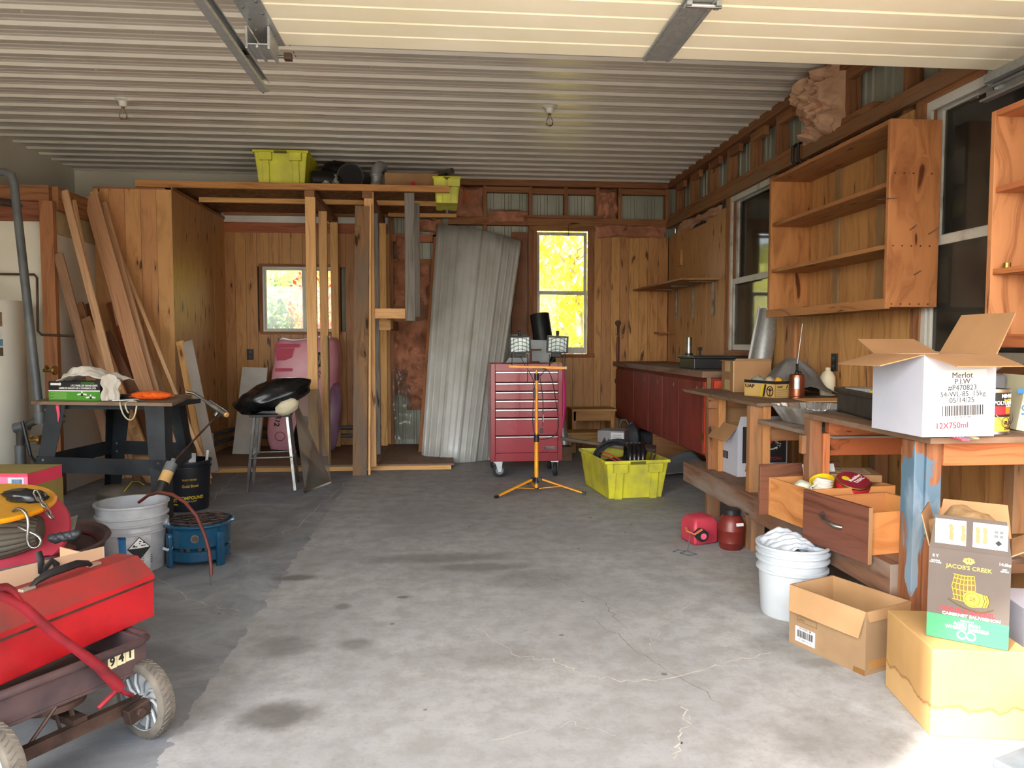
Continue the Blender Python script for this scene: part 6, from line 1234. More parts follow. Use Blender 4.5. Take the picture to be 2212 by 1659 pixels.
def carton(name, label, M, sx, sy, h, mo, mi_, flaps=(), th=.004, cat='box'):
    """open carton, corner at the origin; flaps: (side, angle from flat outward in degrees, length)"""
    t = T(name, label, cat, M=M)
    m = MB()
    for a, b in (((0, 0, 0), (sx, th, h)), ((0, sy-th, 0), (sx, sy, h)), ((0, th, 0), (th, sy-th, h)), ((sx-th, th, 0), (sx, sy-th, h)), ((th, th, 0), (sx-th, sy-th, th))): m.bb(a, b)
    b_ = m.build('body', mo, t); m = MB(); e = th*1.05
    for a, b in (((e, e, e), (sx-e, e+.0006, h-.001)), ((e, sy-e-.0006, e), (sx-e, sy-e, h-.001)), ((e, e, e), (e+.0006, sy-e, h-.001)), ((sx-e-.0006, e, e), (sx-e, sy-e, h-.001))): m.bb(a, b)
    m.build('lining', mi_, t)
    for f in flaps:
        s_, ang, ln = f[:3]; mt = f[3] if len(f) > 3 else (mo, mi_); a = math.radians(ang)
        o_, ax, L_ = {'f': ((0, 0, h), (1, 0, 0), sx), 'b': ((sx, sy, h), (-1, 0, 0), sx), 'l': ((0, sy, h), (0, -1, 0), sy), 'r': ((sx, 0, h), (0, 1, 0), sy)}[s_]
        out = V(ax).cross(V((0, 0, 1))); d = out*math.cos(a)+V((0, 0, 1))*math.sin(a); Mf_ = FM(o_, ax, d)
        c_ = .015; m = MB(Mf_); m.prism([(.001, 0), (L_-.001, 0), (L_-c_, ln), (c_, ln)], th*.5); m.build('flap', mt[0], t); m = MB(Mf_); m.prism([(.001, 0), (L_-.001, 0), (L_-c_, ln), (c_, ln)], -th*.5); m.build('flap_inside', mt[1], t)
    return t
def corner(p, q): d = (q-p); return math.atan2(d.y, d.x)
# Merlot box
c0 = w(1992, 950, z=.86); c0 = V((1.675, 2.455, .867))
t = carton('white_wine_carton', 'tall white wine carton with open flaps and a barcode label on the near bench end', TM(*c0) @ rotm(0, 0, math.radians(1)), .275, .30, .29, whitec, card, [('f', -14, .15, (card, card)), ('b', 22, .15, (card, card)), ('l', -14, .16, (card, card)), ('r', 62, .17, (card, card))])
for o in list(t.children):
    pass
Mf = FM((.138, -.0003, .145), (1, 0, 0), (0, 0, 1)) @ rotm(0, 0, .035)
plate(Mf @ TM(.015, .004, 0), .175, .175, paper, t, 'label', label='white shipping label')
for s_, sz, yy_, xx in (('Merlot', .029, .072, .01), ('P.I.W', .027, .050, .01), ('#P470823', .027, .028, .01), ('54-WL-85  15kg', .026, .006, .012), ('05/14/25', .027, -.016, .008)): txt(s_, sz, Mf @ TM(xx, yy_, .0008), pm('grey_black_ink', '#26282c', '#2e3034', 9, .6), t)
barcode(Mf @ TM(.012, -.052, .0008), .155, .036, ink, t, seed=4); txt('00777081701008', .009, Mf @ TM(.01, -.076, .0008), ink, t); txt('12X750ml', .030, Mf @ TM(-.03, -.105, .0003), inkr, t)
for k in range(4): plate(Mf @ TM(-.02+.011*k, -.138, .0002), .004, .026, pm('pale_print', '#c3c6cc', '#b8bbc2', 9, .6), t, 'print_line', th=.0003)
# polyurethane can
t = T('varnish_can', 'yellow and black can of floor polyurethane right of the white wine carton', 'can', (2.055, 2.625, .859)); r_ = .068; hc = .168
m = MB(); m.lathe([(0, 0), (r_+.002, 0), (r_+.002, .006), (r_, .01), (r_, hc-.012), (r_+.002, hc-.008), (r_+.002, hc), (r_-.008, hc), (r_-.01, hc-.006), (0, hc-.006)], n=40); m.build('can', steel, t, smooth=40)
def band(z0, z1, mt, n='print_band', a0=0, a1=2*PI, e=.0004): m = MB(); m.lathe([(r_+e, z0), (r_+e+.0003, z0), (r_+e+.0003, z1), (r_+e, z1)], n=36, a0=a0, a1=a1); m.build(n, mt, t, smooth=40)
band(.011, .065, inkg); band(.065, .075, ink); band(.075, .105, inkr); band(.105, .155, ink); band(.077, .102, pm('orange_print', '#e07a1e', '#cf6a14', 5, .5), a0=-1.35, a1=-1.0, e=.001); band(.077, .102, pm('olive_print', '#6b6430', '#5d5728', 5, .5), a0=-1.0, a1=-.5, e=.001)
def wrap(o, r_, a, z0):
    for v in o.data.vertices: x, y, zz = v.co; rr = r_+.0012+zz; v.co = (rr*math.cos(a+x/r_), rr*math.sin(a+x/r_), z0+y)
ac = -1.32
for s_, sz, zz, mt in (('MINWAX', .021, .143, inkw), ('Super Fast-Dry', .010, .129, inky), ('POLYURETHANE', .020, .117, inkw), ('for Floors', .010, .106, inkw), ('DANGER', .013, .022, ink)): o = txt(s_, sz, Matrix.Identity(4), mt, t, bold=.02, sx=.8); wrap(o, r_, ac+.22, zz)
for k, aa in enumerate((ac+.02, ac+.45)):
    m = MB(); m.tube([(.019*(1 if k == 0 else .75)*math.cos(j*PI/4+PI/8), .019*math.sin(j*PI/4+PI/8), .0) for j in range(8)], .0012, 4, True); m.box((0, 0, 0), (.012, .010, .0006)); m.bar((-.010, -.009, 0), (.010, -.002, 0), .002, .0006, (0, 0, 1)); m.bar((.010, -.009, 0), (-.010, -.002, 0), .002, .0006, (0, 0, 1)); o = m.build('hazard_mark', ink, t); wrap(o, r_, aa, .045)
m = MB(); m.tube([((r_+.004)*math.cos(a_*.1-2.0), (r_+.012)*math.sin(a_*.1-2.0)-.004, .075-.035*math.sin(a_*PI/14)) for a_ in range(15)], .0016, 6); m.build('wire_handle', steel, t, smooth=60)
t = T('sweeping_carton', 'cream and blue carton of sweeping compound leaning behind the varnish can', 'box', M=TM(2.20, 2.66, .862) @ rotm(0, .16, -.25))
m = MB(); m.bb((0, 0, 0), (.24, .20, .215)); m.build('carton', pm('cream_carton', '#c9c6a8', '#b8b594', 5, .7), t, bevel=.003); Mf = FM((.10, -.0006, .10), (1, 0, 0), (0, 0, 1)) @ rotm(0, 0, .22)
plate(Mf @ TM(0, .075, 0), .22, .018, inkb, t, 'blue_band'); txt('SWEEPING', .034, Mf @ TM(-.01, .040, .0006), pm('slate_blue', '#4a6a88', '#3f5f7c', 5, .6), t, bold=.03); txt('COMPOUND', .034, Mf @ TM(.0, .008, .0006), pm('slate_blue', '#4a6a88'), t, bold=.03); plate(Mf @ TM(0, -.014, 0), .20, .006, inkb, t, 'blue_band')
m = MB(Mf @ TM(-.055, -.055, 0)); m.bar((0, 0, .0006), (.035, .03, .0006), .005, .001, (0, 0, 1)); m.box((-.01, -.01, .0006), (.045, .018, .001), rotm(0, 0, -.5)); m.build('broom_picture', inkb, t)
m = MB(FM((0, 0, .215), (1, 0, 0), (0, -.5, .85))); m.prism([(0, 0), (.24, 0), (.16, .075), (-.03, .07)], .002); m.build('flap', pm('cream_carton', '#c9c6a8'), t)
t = T('grey_case', 'grey plastic case lying behind the varnish can', 'case', (2.13, 2.83, .859)); m = MB(); m.bb((-.08, -.04, 0), (.14, .18, .215)); m.build('body', pm('mid_grey_plastic', '#77777a', '#66666a', 5, .5), t, bevel=.02); m = MB(); m.cyl((.02, -.041, .19), (.02, -.044, .19), .008, 12); m.build('latch', steel, t)
t = T('white_bowl', 'white shallow bowl perched behind the wine carton flap', 'bowl', (2.22, 2.90, 1.072)); m = MB(); m.lathe([(0, 0), (.05, 0), (.10, .04), (.104, .045), (.096, .042), (.048, .006), (0, .006)], n=32); m.build('bowl', porc, t, smooth=50)
for k, (x, mt, lb) in enumerate(((1.80, pm('faded_pink', '#c9566e', '#b04860', 5, .5), 'pink paddle end sticking out under the white wine carton'), (1.83, greyp, 'grey paint-stir stick poking out under the white wine carton'), (1.865, spf, 'pale wooden stick poking out under the white wine carton, furthest right'))):
    m = MBw(); m.bar((x, 2.40+.02*k, .8625), (x+.03, 2.60, .8625), .026, .006, (0, 0, 1)); o = one(m, 'stir_stick', mt, lb, 'stick', bevel=.001)
t = T('black_bin', 'shallow black plastic bin on the bench behind the white wine carton', 'bin', M=TM(1.83, 2.93, .859) @ rotm(0, 0, math.radians(-12)))
m = MB()
for a, b in (((0, 0, 0), (.34, .62, .006)), ((0, 0, 0), (.006, .62, .115)), ((.334, 0, 0), (.34, .62, .115)), ((0, 0, 0), (.34, .006, .115)), ((0, .614, 0), (.34, .62, .115))): m.bb(a, b)
m.build('body', pm('dusty_black_bin', '#1f2022', '#35363a', 6, .45, 0, 0, lo=.45, hi=.8), t); m = MB()
for a, b in (((-.014, -.014, .095), (.004, .634, .12)), ((.336, -.014, .095), (.354, .634, .12)), ((0, -.014, .095), (.34, .0, .12)), ((0, .62, .095), (.34, .634, .12))): m.bb(a, b)
m.build('rim', black, t, bevel=.003)
m = MBw(); m.bb((1.95, 3.28, .95), (2.20, 3.45, .982)); o = one(m, 'pale_plastic_tray', pailw, 'pale blue lid lying in the black bin', 'lid')
m = MBw(); m.ico((1.93, 3.10, .985), (.06, .05, .028), 3, .4, 4, 0, rotm(0, -.2, 0), 3); o = one(m, 'yellow_tool', pm('bright_yellow', '#e8c81a', '#d4b414', 5, .4), 'bright yellow tool body sticking out of the black bin', 'tool', smooth=30)
m = MBw(); m.bar((2.0, 3.15, .90), (2.02, 3.10, 1.09), .11, .02, (0, -1, 0)); one(m, 'dark_board', pm('brown_black', '#2c2624', '#3a322e', 6, .6), 'dark board standing upright in the black bin', 'board')
# foil roasting pan
t = T('foil_pan', 'shiny crinkled foil roasting pan on the dropped part of the bench', 'foil pan', (1.99, 3.80, .766), .12)
def fp_(a, b):
    th_ = a*2*PI; e = .5; c_, s_ = math.cos(th_), math.sin(th_); k = .72+.28*min(1, b/.9); ht = .095*min(1, b/.9) if b < .93 else .095-.004*(b > .97)
    if b > .93: k = 1.0+.04*(b-.93)/.07
    rip = 1+.045*math.sin(a*2*PI*26)*min(1, b*3)*(b < .93)
    return (math.copysign(abs(c_)**e, c_)*.175*k*rip, math.copysign(abs(s_)**e, s_)*.22*k*rip, ht+.005*noise.noise(V((c_*3, s_*3, b*2))))
m = MB(); m.grid(fp_, 208, 14); m.prism([(-.115, -.15), (.115, -.15), (.115, .15), (-.115, .15)], .002); m.build('pan', foil, t, smooth=60, solid=.0012)
# far top: cartons, copper can, cloth
p = V((2.00, 5.03, .856)); t = carton('brown_carton', 'worn brown carton with pale tape on the far end of the workbench', TM(2.0, 4.98, .856) @ rotm(0, 0, -.10), .26, .30, .215, card, cardd, [('f', 60, .02), ('l', -3, .02)])
tp = pm('masking_tape2', '#cdb383', '#bda271', 7, .7)
for x, z, h_ in ((.05, .175, .075), (.06, .045, .07)): 
    M_ = FM((-.0008, .30-.15-.02*x, z), (0, -1, 0), (0, 0, 1)); plate(M_, .13, h_, tp, t, 'tape_strip')
m = MB(); m.bb((-.003, -.003, 0), (.003, .003, .215)); m.build('worn_edge', tp, t); m = MBw(); m.ico((2.12, 5.05, 1.07), (.10, .05, .015), 3, .4, 5, 0, None, 4, .2); one(m, 'black_tool', black, 'small black tool lying across the worn brown carton', 'tool', smooth=30)
m = MBw(); m.tube([(2.21, 5.10, 1.05), (2.21, 5.13, 1.075), (2.21, 5.20, 1.08)], .006, 6); 
c1, c2 = V((1.945, 4.66, .856)), V((2.035, 4.40, .856)); rz_ = corner(c1, c2)
t = T('parts_box', 'small cream and black auto parts box on the far bench, marked with a wheel logo', 'box', M=TM(*c1) @ rotm(0, 0, rz_)); LL = (c2-c1).length
m = MB(); m.bb((0, 0, 0), (LL, .004, .105)); m.bb((0, .12, 0), (LL, .124, .105)); m.bb((0, 0, 0), (.004, .124, .105)); m.bb((LL-.004, 0, 0), (LL, .124, .105)); m.bb((0, 0, 0), (LL, .124, .004)); m.build('body', pm('aged_cream', '#cfae6c', '#bd9c5b', 6, .7), t)
Mf = FM((LL/2, -.0004, .0525), (1, 0, 0), (0, 0, 1)); plate(Mf @ TM(0, .043, 0), LL, .019, ink, t, 'black_band'); Ms = FM((LL+.0004, .062, .0525), (0, 1, 0), (0, 0, 1)); plate(Ms @ TM(0, .043, 0), .124, .019, ink, t, 'black_band')
txt('UAP', .030, Mf @ TM(-.085, .013, .0006) @ Matrix.Shear('XZ', 4, (0, 0)), ink, t, bold=.03, sx=1.5); txt('UAP', .018, Ms @ TM(-.025, .016, .0006), ink, t, bold=.03, sx=1.3)
m = MB(Mf); m.prism([(.005, -.048), (.025, -.048), (.042, .03), (.022, .03)], .0005); m.build('yellow_slash', inky, t); m = MB(Mf); m.prism([(.029, -.048), (.045, -.048), (.062, .03), (.046, .03)], .0006); m.build('black_slash', ink, t)
m = MB(Mf @ TM(.093, -.012, 0)); m.tube([(.026*math.cos(k*PI/12), .030*math.sin(k*PI/12), .001) for k in range(24)], .0035, 5, True)
for a in (.5, 2.6, 4.7): m.bar((0, 0, .001), (math.cos(a)*.024, math.sin(a)*.026, .001), .006, .001, (0, 0, 1))
m.box((0, .012, .001), (.012, .014, .001)); m.build('wheel_logo', ink, t); 
for k in range(4): plate(Ms @ TM(-.003, -.002-.013*k, 0), .10, .0022, ink, t, 'print_line', th=.0004)
m = MB(Ms @ TM(.04, .016, 0)); m.prism([(-.015, -.01), (-.008, -.01), (0, .012), (-.007, .012)], .0005); m.build('black_slash', ink, t)
for k, (x, mt, lb, rr_) in enumerate(((.06, pm('murky_glass', '#8f958a', '#6f756a', 12, .2), 'cloudy clear bottle lying in the auto parts box', .038), (.16, pm('beige_cup', '#b5a78f', '#9a8d76', 9, .5), 'small beige cup in the auto parts box', .033), (.235, ora, 'yellowed plastic fitting at the right end of the auto parts box', .034))):
    q = MW['parts_box'] @ V((x, .062, .03)); m = MB(TM(*q)); m.ico((0, 0, .045), (rr_*1.5 if k == 0 else rr_, rr_, .052), 3, .2, 4, 0, None, k, .1); one(m, 'shop_bottle', mt, lb, 'bottle', smooth=50)
t = T('oil_can', 'copper pump oil can with a long thin spout on the far part of the bench', 'oil can', (2.165, 4.385, .856))
m = MB(); m.lathe([(0, 0), (.047, 0), (.0475, .004), (.046, .012), (.046, .135), (.044, .145), (.036, .150), (0, .152)], n=36); m.lathe([(.046, .012), (.048, .014), (.046, .018)], n=36); m.build('body', cooper, t, smooth=40)
m = MB(); m.lathe([(.0465, .06), (.0475, .06), (.0475, .130), (.0465, .130)], n=10, a0=-2.35, a1=-1.7); m.build('gauge_strip', galv, t); m = MB(); m.lathe([(0, .15), (.012, .15), (.014, .165), (.007, .175), (0, .175)], n=16); m.tube([(0, 0, .16), (.02, 0, .165), (.03, 0, .155)], .006, 8); m.box((-.0, 0, .195), (.012, .012, .04)); m.build('spout_base', black, t, smooth=40)
m = MB(); m.cyl((0, 0, .21), (.018, -.02, .46), .0035, 8, r2=.002); m.build('spout', steel, t)
m = MBw()
def clf(a, b):
    x = 2.08+.42*a; env = max(0, math.sin(PI*min(1, max(0, (a*.95+.03)))))**.9; pk = .30*env*(1-.45*a)
    return (x, 4.85-.40*b+.05*noise.noise(V((a*3, b*3, 7))), .858+pk*(math.sin(PI*(.12+.80*b)))*1.0+.035*noise.noise(V((a*5, b*4, 2)))*env+.018*abs(noise.noise(V((a*11, b*9, 5))))*env)
m.grid(clf, 40, 26); one(m, 'grey_cloth', clothg, 'grey cloth heaped against the wall behind the copper oil can', 'cloth', smooth=80, sub=1)
m = MBw(); m.prism([(2.10, 4.10), (2.42, 4.10), (2.44, 4.35), (2.12, 4.35)], .004, TM(0, 0, .856)); one(m, 'plywood_scrap', spf, 'thin pale board scrap lying on the far bench top', 'board')
m = MBw(); m.lathe([(0, 0), (.045, 0), (.048, .01), (.048, .12), (.03, .15), (.016, .16), (.016, .18), (0, .18)], (2.49, 4.62, .857), 24); one(m, 'cream_bottle', foam, 'cream coloured bottle behind the right end of the grey cloth', 'bottle', smooth=60)

# lower shelf: winery carton and two drawers
t = carton('black_white_carton', 'black and white wine carton with torn flaps on the lower shelf at the far end', TM(1.875, 4.58, .336) @ rotm(0, 0, .05), .34, .30, .33, whitec, cardd, [('l', -52, .13, (card, card)), ('b', 88, .13, (card, card)), ('f', 84, .06, (whitec, paper))])
Mf = FM((.17, -.0005, .165), (1, 0, 0), (0, 0, 1)); plate(Mf @ TM(.012, .04, 0), .30, .235, pm('charcoal_print', '#26262a', '#202024', 5, .5), t, 'black_panel')
m = MB(Mf @ TM(.04, .085, .0007)); m.cyl((0, 0, 0), (0, 0, .0006), .040, 24); m.build('red_roundel', pm('crest_red', '#c4213c', '#b01c34', 5, .5), t); txt('XX', .034, Mf @ TM(.04, .078, .0015), inkw, t, bold=.01); 
m = MB(Mf @ TM(.04, .085, .001))
for s_ in (-1, 1):
    for k in range(9): a = .5+k*.32; m.tube([(s_*(.05+.012*math.sin(k)), .05-.014*k, 0), (s_*(.075+.018*math.sin(k*2.2)), .045-.014*k, 0), (s_*(.06+.02*math.cos(k)), .035-.014*k, 0)], .0022, 4)
m.tube([(-.06, -.062, 0), (-.03, -.075, 0), (.03, -.075, 0), (.06, -.062, 0)], .005, 4, flat=.1); m.build('crest', inkw, t, kind='stuff'); txt('CASTLEGATE', .013, Mf @ TM(.04, .007, .0022), ink, t); txt('MORTON', .028, Mf @ TM(.05, -.052, .0008), pm('crest_red', '#c4213c'), t, sx=1.3)
barcode(Mf @ TM(-.08, -.11, 0), .07, .028, ink, t, seed=3); barcode(Mf @ TM(.09, -.11, 0), .07, .034, ink, t, seed=8)
m = MB(Mf @ TM(.09, -.11, 0)); 
for a, b in (((-.04, .020, 0), (.04, .023, .0005)), ((-.04, -.023, 0), (.04, -.020, .0005)), ((-.04, -.02, 0), (-.037, .02, .0005)), ((.037, -.02, 0), (.04, .02, .0005))): m.bb(a, b)
m.build('print_frame', ink, t)
Ms = FM((-.0005, .16, .15), (0, -1, 0), (0, 0, 1)); barcode(Ms @ TM(-.02, -.03, 0), .08, .05, ink, t, seed=9); plate(Ms @ TM(-.09, -.09, 0), .035, .03, pm('tan_sticker', '#d6cba8', '#c9be9a', 5, .6), t, 'sticker'); plate(Ms @ TM(.0, .09, 0), .08, .05, paper, t, 'label')
def drawer_box(name, label, M, fw, dp, h, front_side, panel):
    """box open at the top, with a stained front panel on the side named"""
    t = T(name, label, 'drawer', M=M); th = .012; m = MB()
    for n_, a, b in (('side', (0, 0, 0), (fw, th, h)), ('side', (0, dp-th, 0), (fw, dp, h)), ('end', (fw-th, th, 0), (fw, dp-th, h)), ('end', (0, th, 0), (th, dp-th, h)), ('base', (th, th, 0), (fw-th, dp-th, .008))):
        m = MB(); m.bb(a, b); m.build(n_, ply, t, bevel=.001)
    return t
# drawer one: near corner, left corner
c_ = V((1.665, 3.225, .336)); l_ = V((1.69, 3.555, .336))
t = drawer_box('wooden_drawer_box', 'plywood drawer full of small goods on the lower bench shelf', TM(*c_) @ rotm(0, 0, math.radians(-4+12)), .46, .33, .19, None, None)
m = MB(); m.bb((-.05, .33, -.0), (.41, .345, .255)); m.build('front_panel', plyb, t, bevel=.002); m = MB(); m.cyl((.125, -.001, .04), (.125, -.004, .04), .010, 14); m.build('bolt', steel, t)
c_ = V((1.690, 2.80, .336))
t = T('wooden_drawer_box', 'empty plywood drawer with a dark front and chrome pull in front of the full drawer', 'drawer', M=TM(1.70, 2.80, .336) @ rotm(0, 0, math.radians(11)))
for n_, a, b in (('side', (0, .015, 0), (.40, .027, .175)), ('side', (0, .34, 0), (.40, .352, .175)), ('end', (.388, .027, 0), (.40, .34, .175)), ('base', (0, .027, 0), (.388, .34, .008))): m = MB(); m.bb(a, b); m.build(n_, ply, t, bevel=.001)
m = MB(); m.bb((-.018, -.015, -.025), (0, .385, .205)); fp2 = m.build('front_panel', plyb, t, bevel=.002); m = MB(); m.bb((-.0178, -.0165, -.025), (-.0002, -.0148, .205)); m.build('panel_edge', card, t)
m = MB(); m.tube([(-.02, .25, .125), (-.045, .235, .12), (-.05, .19, .105), (-.045, .15, .095), (-.02, .135, .09)], [.009, .008, .006, .008, .009], 10); m.build('pull', steel, fp2, smooth=60)
# goods in the full drawer
D1 = MW['wooden_drawer_box']
def dl(x, y, z): return D1 @ V((x, y, z))
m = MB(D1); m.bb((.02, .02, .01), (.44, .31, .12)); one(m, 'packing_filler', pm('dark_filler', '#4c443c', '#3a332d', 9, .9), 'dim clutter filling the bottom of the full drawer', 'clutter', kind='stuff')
t = T('instruction_sheet', 'white printed instruction sheet leaning in the full drawer', 'paper', M=D1 @ FM((.20, .20, .20), (1, -.05, 0), (-.1, .35, .9))); m = MB(); m.bb((-.085, -.07, 0), (.085, .07, .0012)); m.build('sheet', paper, t)
for k in range(9): plate(TM(-.01+.004*(k % 3), .055-.0105*k, .0013), .13-.02*(k % 2), .0022, greyp, t, 'print_line', th=.0003)
t = T('yellow_funnel', 'bright yellow plastic funnel cup in the full drawer', 'funnel', M=TM(*dl(.16, .11, .125)) @ rotm(.3, -.35, 0)); m = MB(); m.lathe([(.028, 0), (.032, 0), (.055, .10), (.052, .10), (.03, .004), (0, .004)], n=28); m.build('cup', pm('bright_yellow', '#e8c81a'), t, smooth=50)
t = T('twine_ball', 'white twine spool lying in the front of the full drawer', 'twine', M=TM(*dl(.10, .05, .185)) @ rotm(0, .15, 0)); m = MB(); m.lathe([(0, -.045), (.034, -.045), (.040, -.02), (.040, .02), (.034, .045), (0, .045)], n=28); m.build('spool', cloth, t, smooth=50)
for k in range(9): m = MB(); z = -.036+.009*k; m.tube([(.0405*math.cos(a*PI/10), .0405*math.sin(a*PI/10), z+.006*math.sin(a*PI/10+k)) for a in range(20)], .0032, 5, True); m.build('winding', cloth, t, smooth=60)
m = MB(); m.tube([(-.03, -.03, .03), (-.07, -.03, .0), (-.06, -.045, -.04), (-.02, -.05, -.05), (.03, -.04, -.045)], .003, 6); m.build('loose_end', cloth, t)
m = MBw(); m.ico(dl(.045, .12, .175), (.04, .04, .035), 3, .25, 3, 0, None, 2, .1); one(m, 'twisted_bag', pm('milky_bag', '#c9cbb8', '#aaae9b', 6, .35), 'milky knotted plastic bag at the left of the full drawer', 'bag', smooth=60)
t = T('tobacco_tin', 'round dark red tin with a yellow dot tilted in the full drawer', 'tin', M=TM(*dl(.275, .07, .165)) @ rotm(.38, -.06, .1)); m = MB(); m.lathe([(0, 0), (.075, 0), (.077, .003), (.077, .05), (.074, .053), (0, .053)], n=40); m.build('tin', brass, t, smooth=40); m = MB(); m.lathe([(0, .0535), (.071, .0535), (.071, .0542), (0, .0542)], n=40); m.build('lid_print', pm('tin_red', '#8c2236', '#7c1c2e', 5, .4), t); m = MB(); m.cyl((-.03, .02, .0545), (-.03, .02, .0552), .018, 20); m.build('yellow_dot', inky, t)
txt('Medallion\nTABAC', .024, TM(.02, .005, .0545) @ rotm(0, 0, .5), inkw, t, bold=.01); m = MB(); m.lathe([(.0773, .008), (.0776, .008), (.0776, .044), (.0773, .044)], n=40); m.build('side_print', inkr, t)
t = T('flat_carton', 'flat brown carton resting across the back of the full drawer', 'box', M=TM(*dl(.30, .165, .192)) @ rotm(.04, .0, -.25)); m = MB(); m.bb((-.07, -.03, 0), (.17, .15, .035)); m.build('carton', card, t, bevel=.002); plate(FM((.05, .06, .0355), (1, 0, 0), (0, 1, 0)), .16, .12, pm('tan_label', '#cbb08c', '#bda27e', 5, .7), t, 'label'); 
for k in range(5): plate(FM((.05, .10-.02*k, .0365), (1, 0, 0), (0, 1, 0)), .13, .004, maroon, t, 'print_line', th=.0003)
t = T('glass_dish', 'small clear glass dish behind the instruction sheet in the full drawer', 'dish', M=TM(*dl(.30, .29, .195))); m = MB(); m.lathe([(0, 0), (.04, 0), (.065, .035), (.068, .037), (.062, .037), (.038, .004), (0, .004)], n=28); m.build('dish', glassy('dish_glass', '#dfe8ea', .03, .35), t, smooth=50)

# floor: fuel can, keg, steel bucket, pail
t = T('fuel_can', 'small faded red plastic fuel can on its side under the bench', 'fuel can', (1.53, 4.30, 0), .25)
m = MB(); m.lathe([(0, 0), (.125, 0), (.135, .02), (.135, .12), (.11, .155), (.05, .17), (0, .17)], n=4, rot=rotm(0, 0, PI/4), sy=.85); m.build('body', redfade, t, smooth=35, bevel=.014); m = MB(); m.cyl((-.06, -.085, .075), (-.065, -.135, .07), .036, 20); m.cyl((-.065, -.135, .07), (-.066, -.142, .07), .028, 16); m.build('cap', black, t, smooth=40); m = MB(); m.cyl((-.0655, -.141, .07), (-.066, -.1435, .07), .018, 16); m.build('cap_disc', pm('faded_pink', '#c9566e'), t)
m = MB(); m.tube([(-.13, -.06, .11), (-.15, -.10, .10), (-.12, -.13, .085), (-.07, -.13, .11)], .010, 8, flat=.5); m.build('cap_strap', pm('worn_orange2', '#b5603c', '#94502f', 6, .6), t, smooth=60)
m = MBw(); m.tube([(1.43, 4.18, .08), (1.41, 4.14, .03), (1.39, 4.10, .004), (1.33, 4.05, .004), (1.36, 4.00, .004), (1.42, 4.02, .004), (1.38, 4.08, .006), (1.34, 4.12, .004), (1.30, 4.08, .004)], .0025, 5); one(m, 'loose_string', greyp, 'thin grey string tangled on the floor by the fuel can', 'string', smooth=60)
t = T('brown_keg', 'reddish brown plastic keg with a black screw lid beside the fuel can', 'keg', (1.665, 4.14, 0)); m = MB(); m.lathe([(0, 0), (.062, 0), (.068, .01), (.072, .04), (.0735, .042), (.073, .05), (.078, .11), (.0795, .112), (.078, .12), (.073, .16), (.058, .19), (.046, .20), (.046, .21), (0, .21)], n=36); m.build('body', maroon, t, smooth=40); m = MB(); m.lathe([(0, .235), (.044, .235), (.050, .228), (.050, .20), (.046, .20)], n=36); m.build('lid', black, t, smooth=30)
for k in range(24): pass
m = MB(); m.box((.02, -.0755, .155), (.045, .003, .018), rotm(-.25, 0, .15)); m.build('paint_mark', paper, t)
t = T('steel_bucket', 'dull steel bucket standing in the shade under the workbench', 'bucket', (2.02, 4.70, 0)); m = MB(); m.lathe([(0, 0), (.075, 0), (.095, .20), (.098, .20), (.098, .205), (.09, .205), (.07, .006), (0, .006)], n=32); m.build('body', galv, t, smooth=40); m = MB(); m.lathe([(.098, .198), (.101, .203), (.098, .208)], n=32); m.build('rim', steel, t, smooth=40)
t = T('white_pail', 'clean white plastic pail with folded white sheeting under the drawers', 'pail', (1.535, 3.115, 0)); 
pail(t, .152, .315, pailw, rib=(.66, .80, .90))
m = MBw(); m.grid(lambda a, b: (1.42+.23*a, 3.01+.22*b, .285+.045*math.sin(PI*min(1, a*1.02))**.5*(.25+.75*b)+.022*abs(math.sin(b*16+a*3))*math.sin(PI*a)+.016*noise.noise(V((a*6, b*6, 0)))), 30, 40); one(m, 'folded_sheet', pm('white_sheeting', '#b9c2cb', '#a8b2bc', 5, .45), 'folded white plastic sheeting stuffed in the clean white pail', 'sheeting', smooth=60, solid=.003)
# open brown carton on the floor
c_ = V((1.372, 2.80, 0)); q_ = V((1.502, 2.478, 0))
t = carton('open_carton', 'open empty brown carton with a folded flap on the floor before the pail', TM(*c_) @ rotm(0, 0, corner(c_, q_)), .347, .25, .235, pm('light_cardboard', '#8f7456', '#81684b', 5, .85), pm('light_cardboard_in', '#a98660', '#98764f', 5, .9), [('f', -78, .10), ('r', -86, .04), ('l', -80, .03)])
Mf = FM((.08, -.0006, .055), (1, 0, 0), (0, 0, 1)); plate(Mf @ TM(0, -.005, 0), .095, .060, paper, t, 'barcode_label'); barcode(Mf @ TM(0, -.002, .0008), .075, .028, ink, t, seed=6); txt('UFO7050G BR', .010, Mf @ TM(0, .020, .0008), ink, t); txt('PC USA 1117 A', .009, Mf @ TM(0, -.025, .0008), ink, t)
m = MB(Mf @ TM(.005, .055, 0)); 
for a, b in (((-.045, .010, 0), (.05, .0115, .0005)), ((-.045, -.010, 0), (.05, -.0085, .0005)), ((-.045, -.01, 0), (-.0435, .01, .0005)), ((.0485, -.01, 0), (.05, .01, .0005))): m.bb(a, b)
m.build('print_frame', pm('brown_print', '#6b5238', '#5c462f', 5, .8), t); txt('CARGA', .010, Mf @ TM(-.02, .055, .0003), pm('brown_print', '#6b5238'), t); txt('PLURICA', .012, Mf @ TM(-.015, .074, .0003), pm('brown_print', '#6b5238'), t)
for z, h_ in ((.02, .03), (.195, .03)): m = MB(); m.bb((.347, .02, z), (.3482, .12, z+h_)); m.bb((.30, -.0012, z*0+.0), (.347, 0, .02)); m.build('tape_strip', pm('brown_tape', '#a87b48', '#9a6e3e', 5, .35), t)
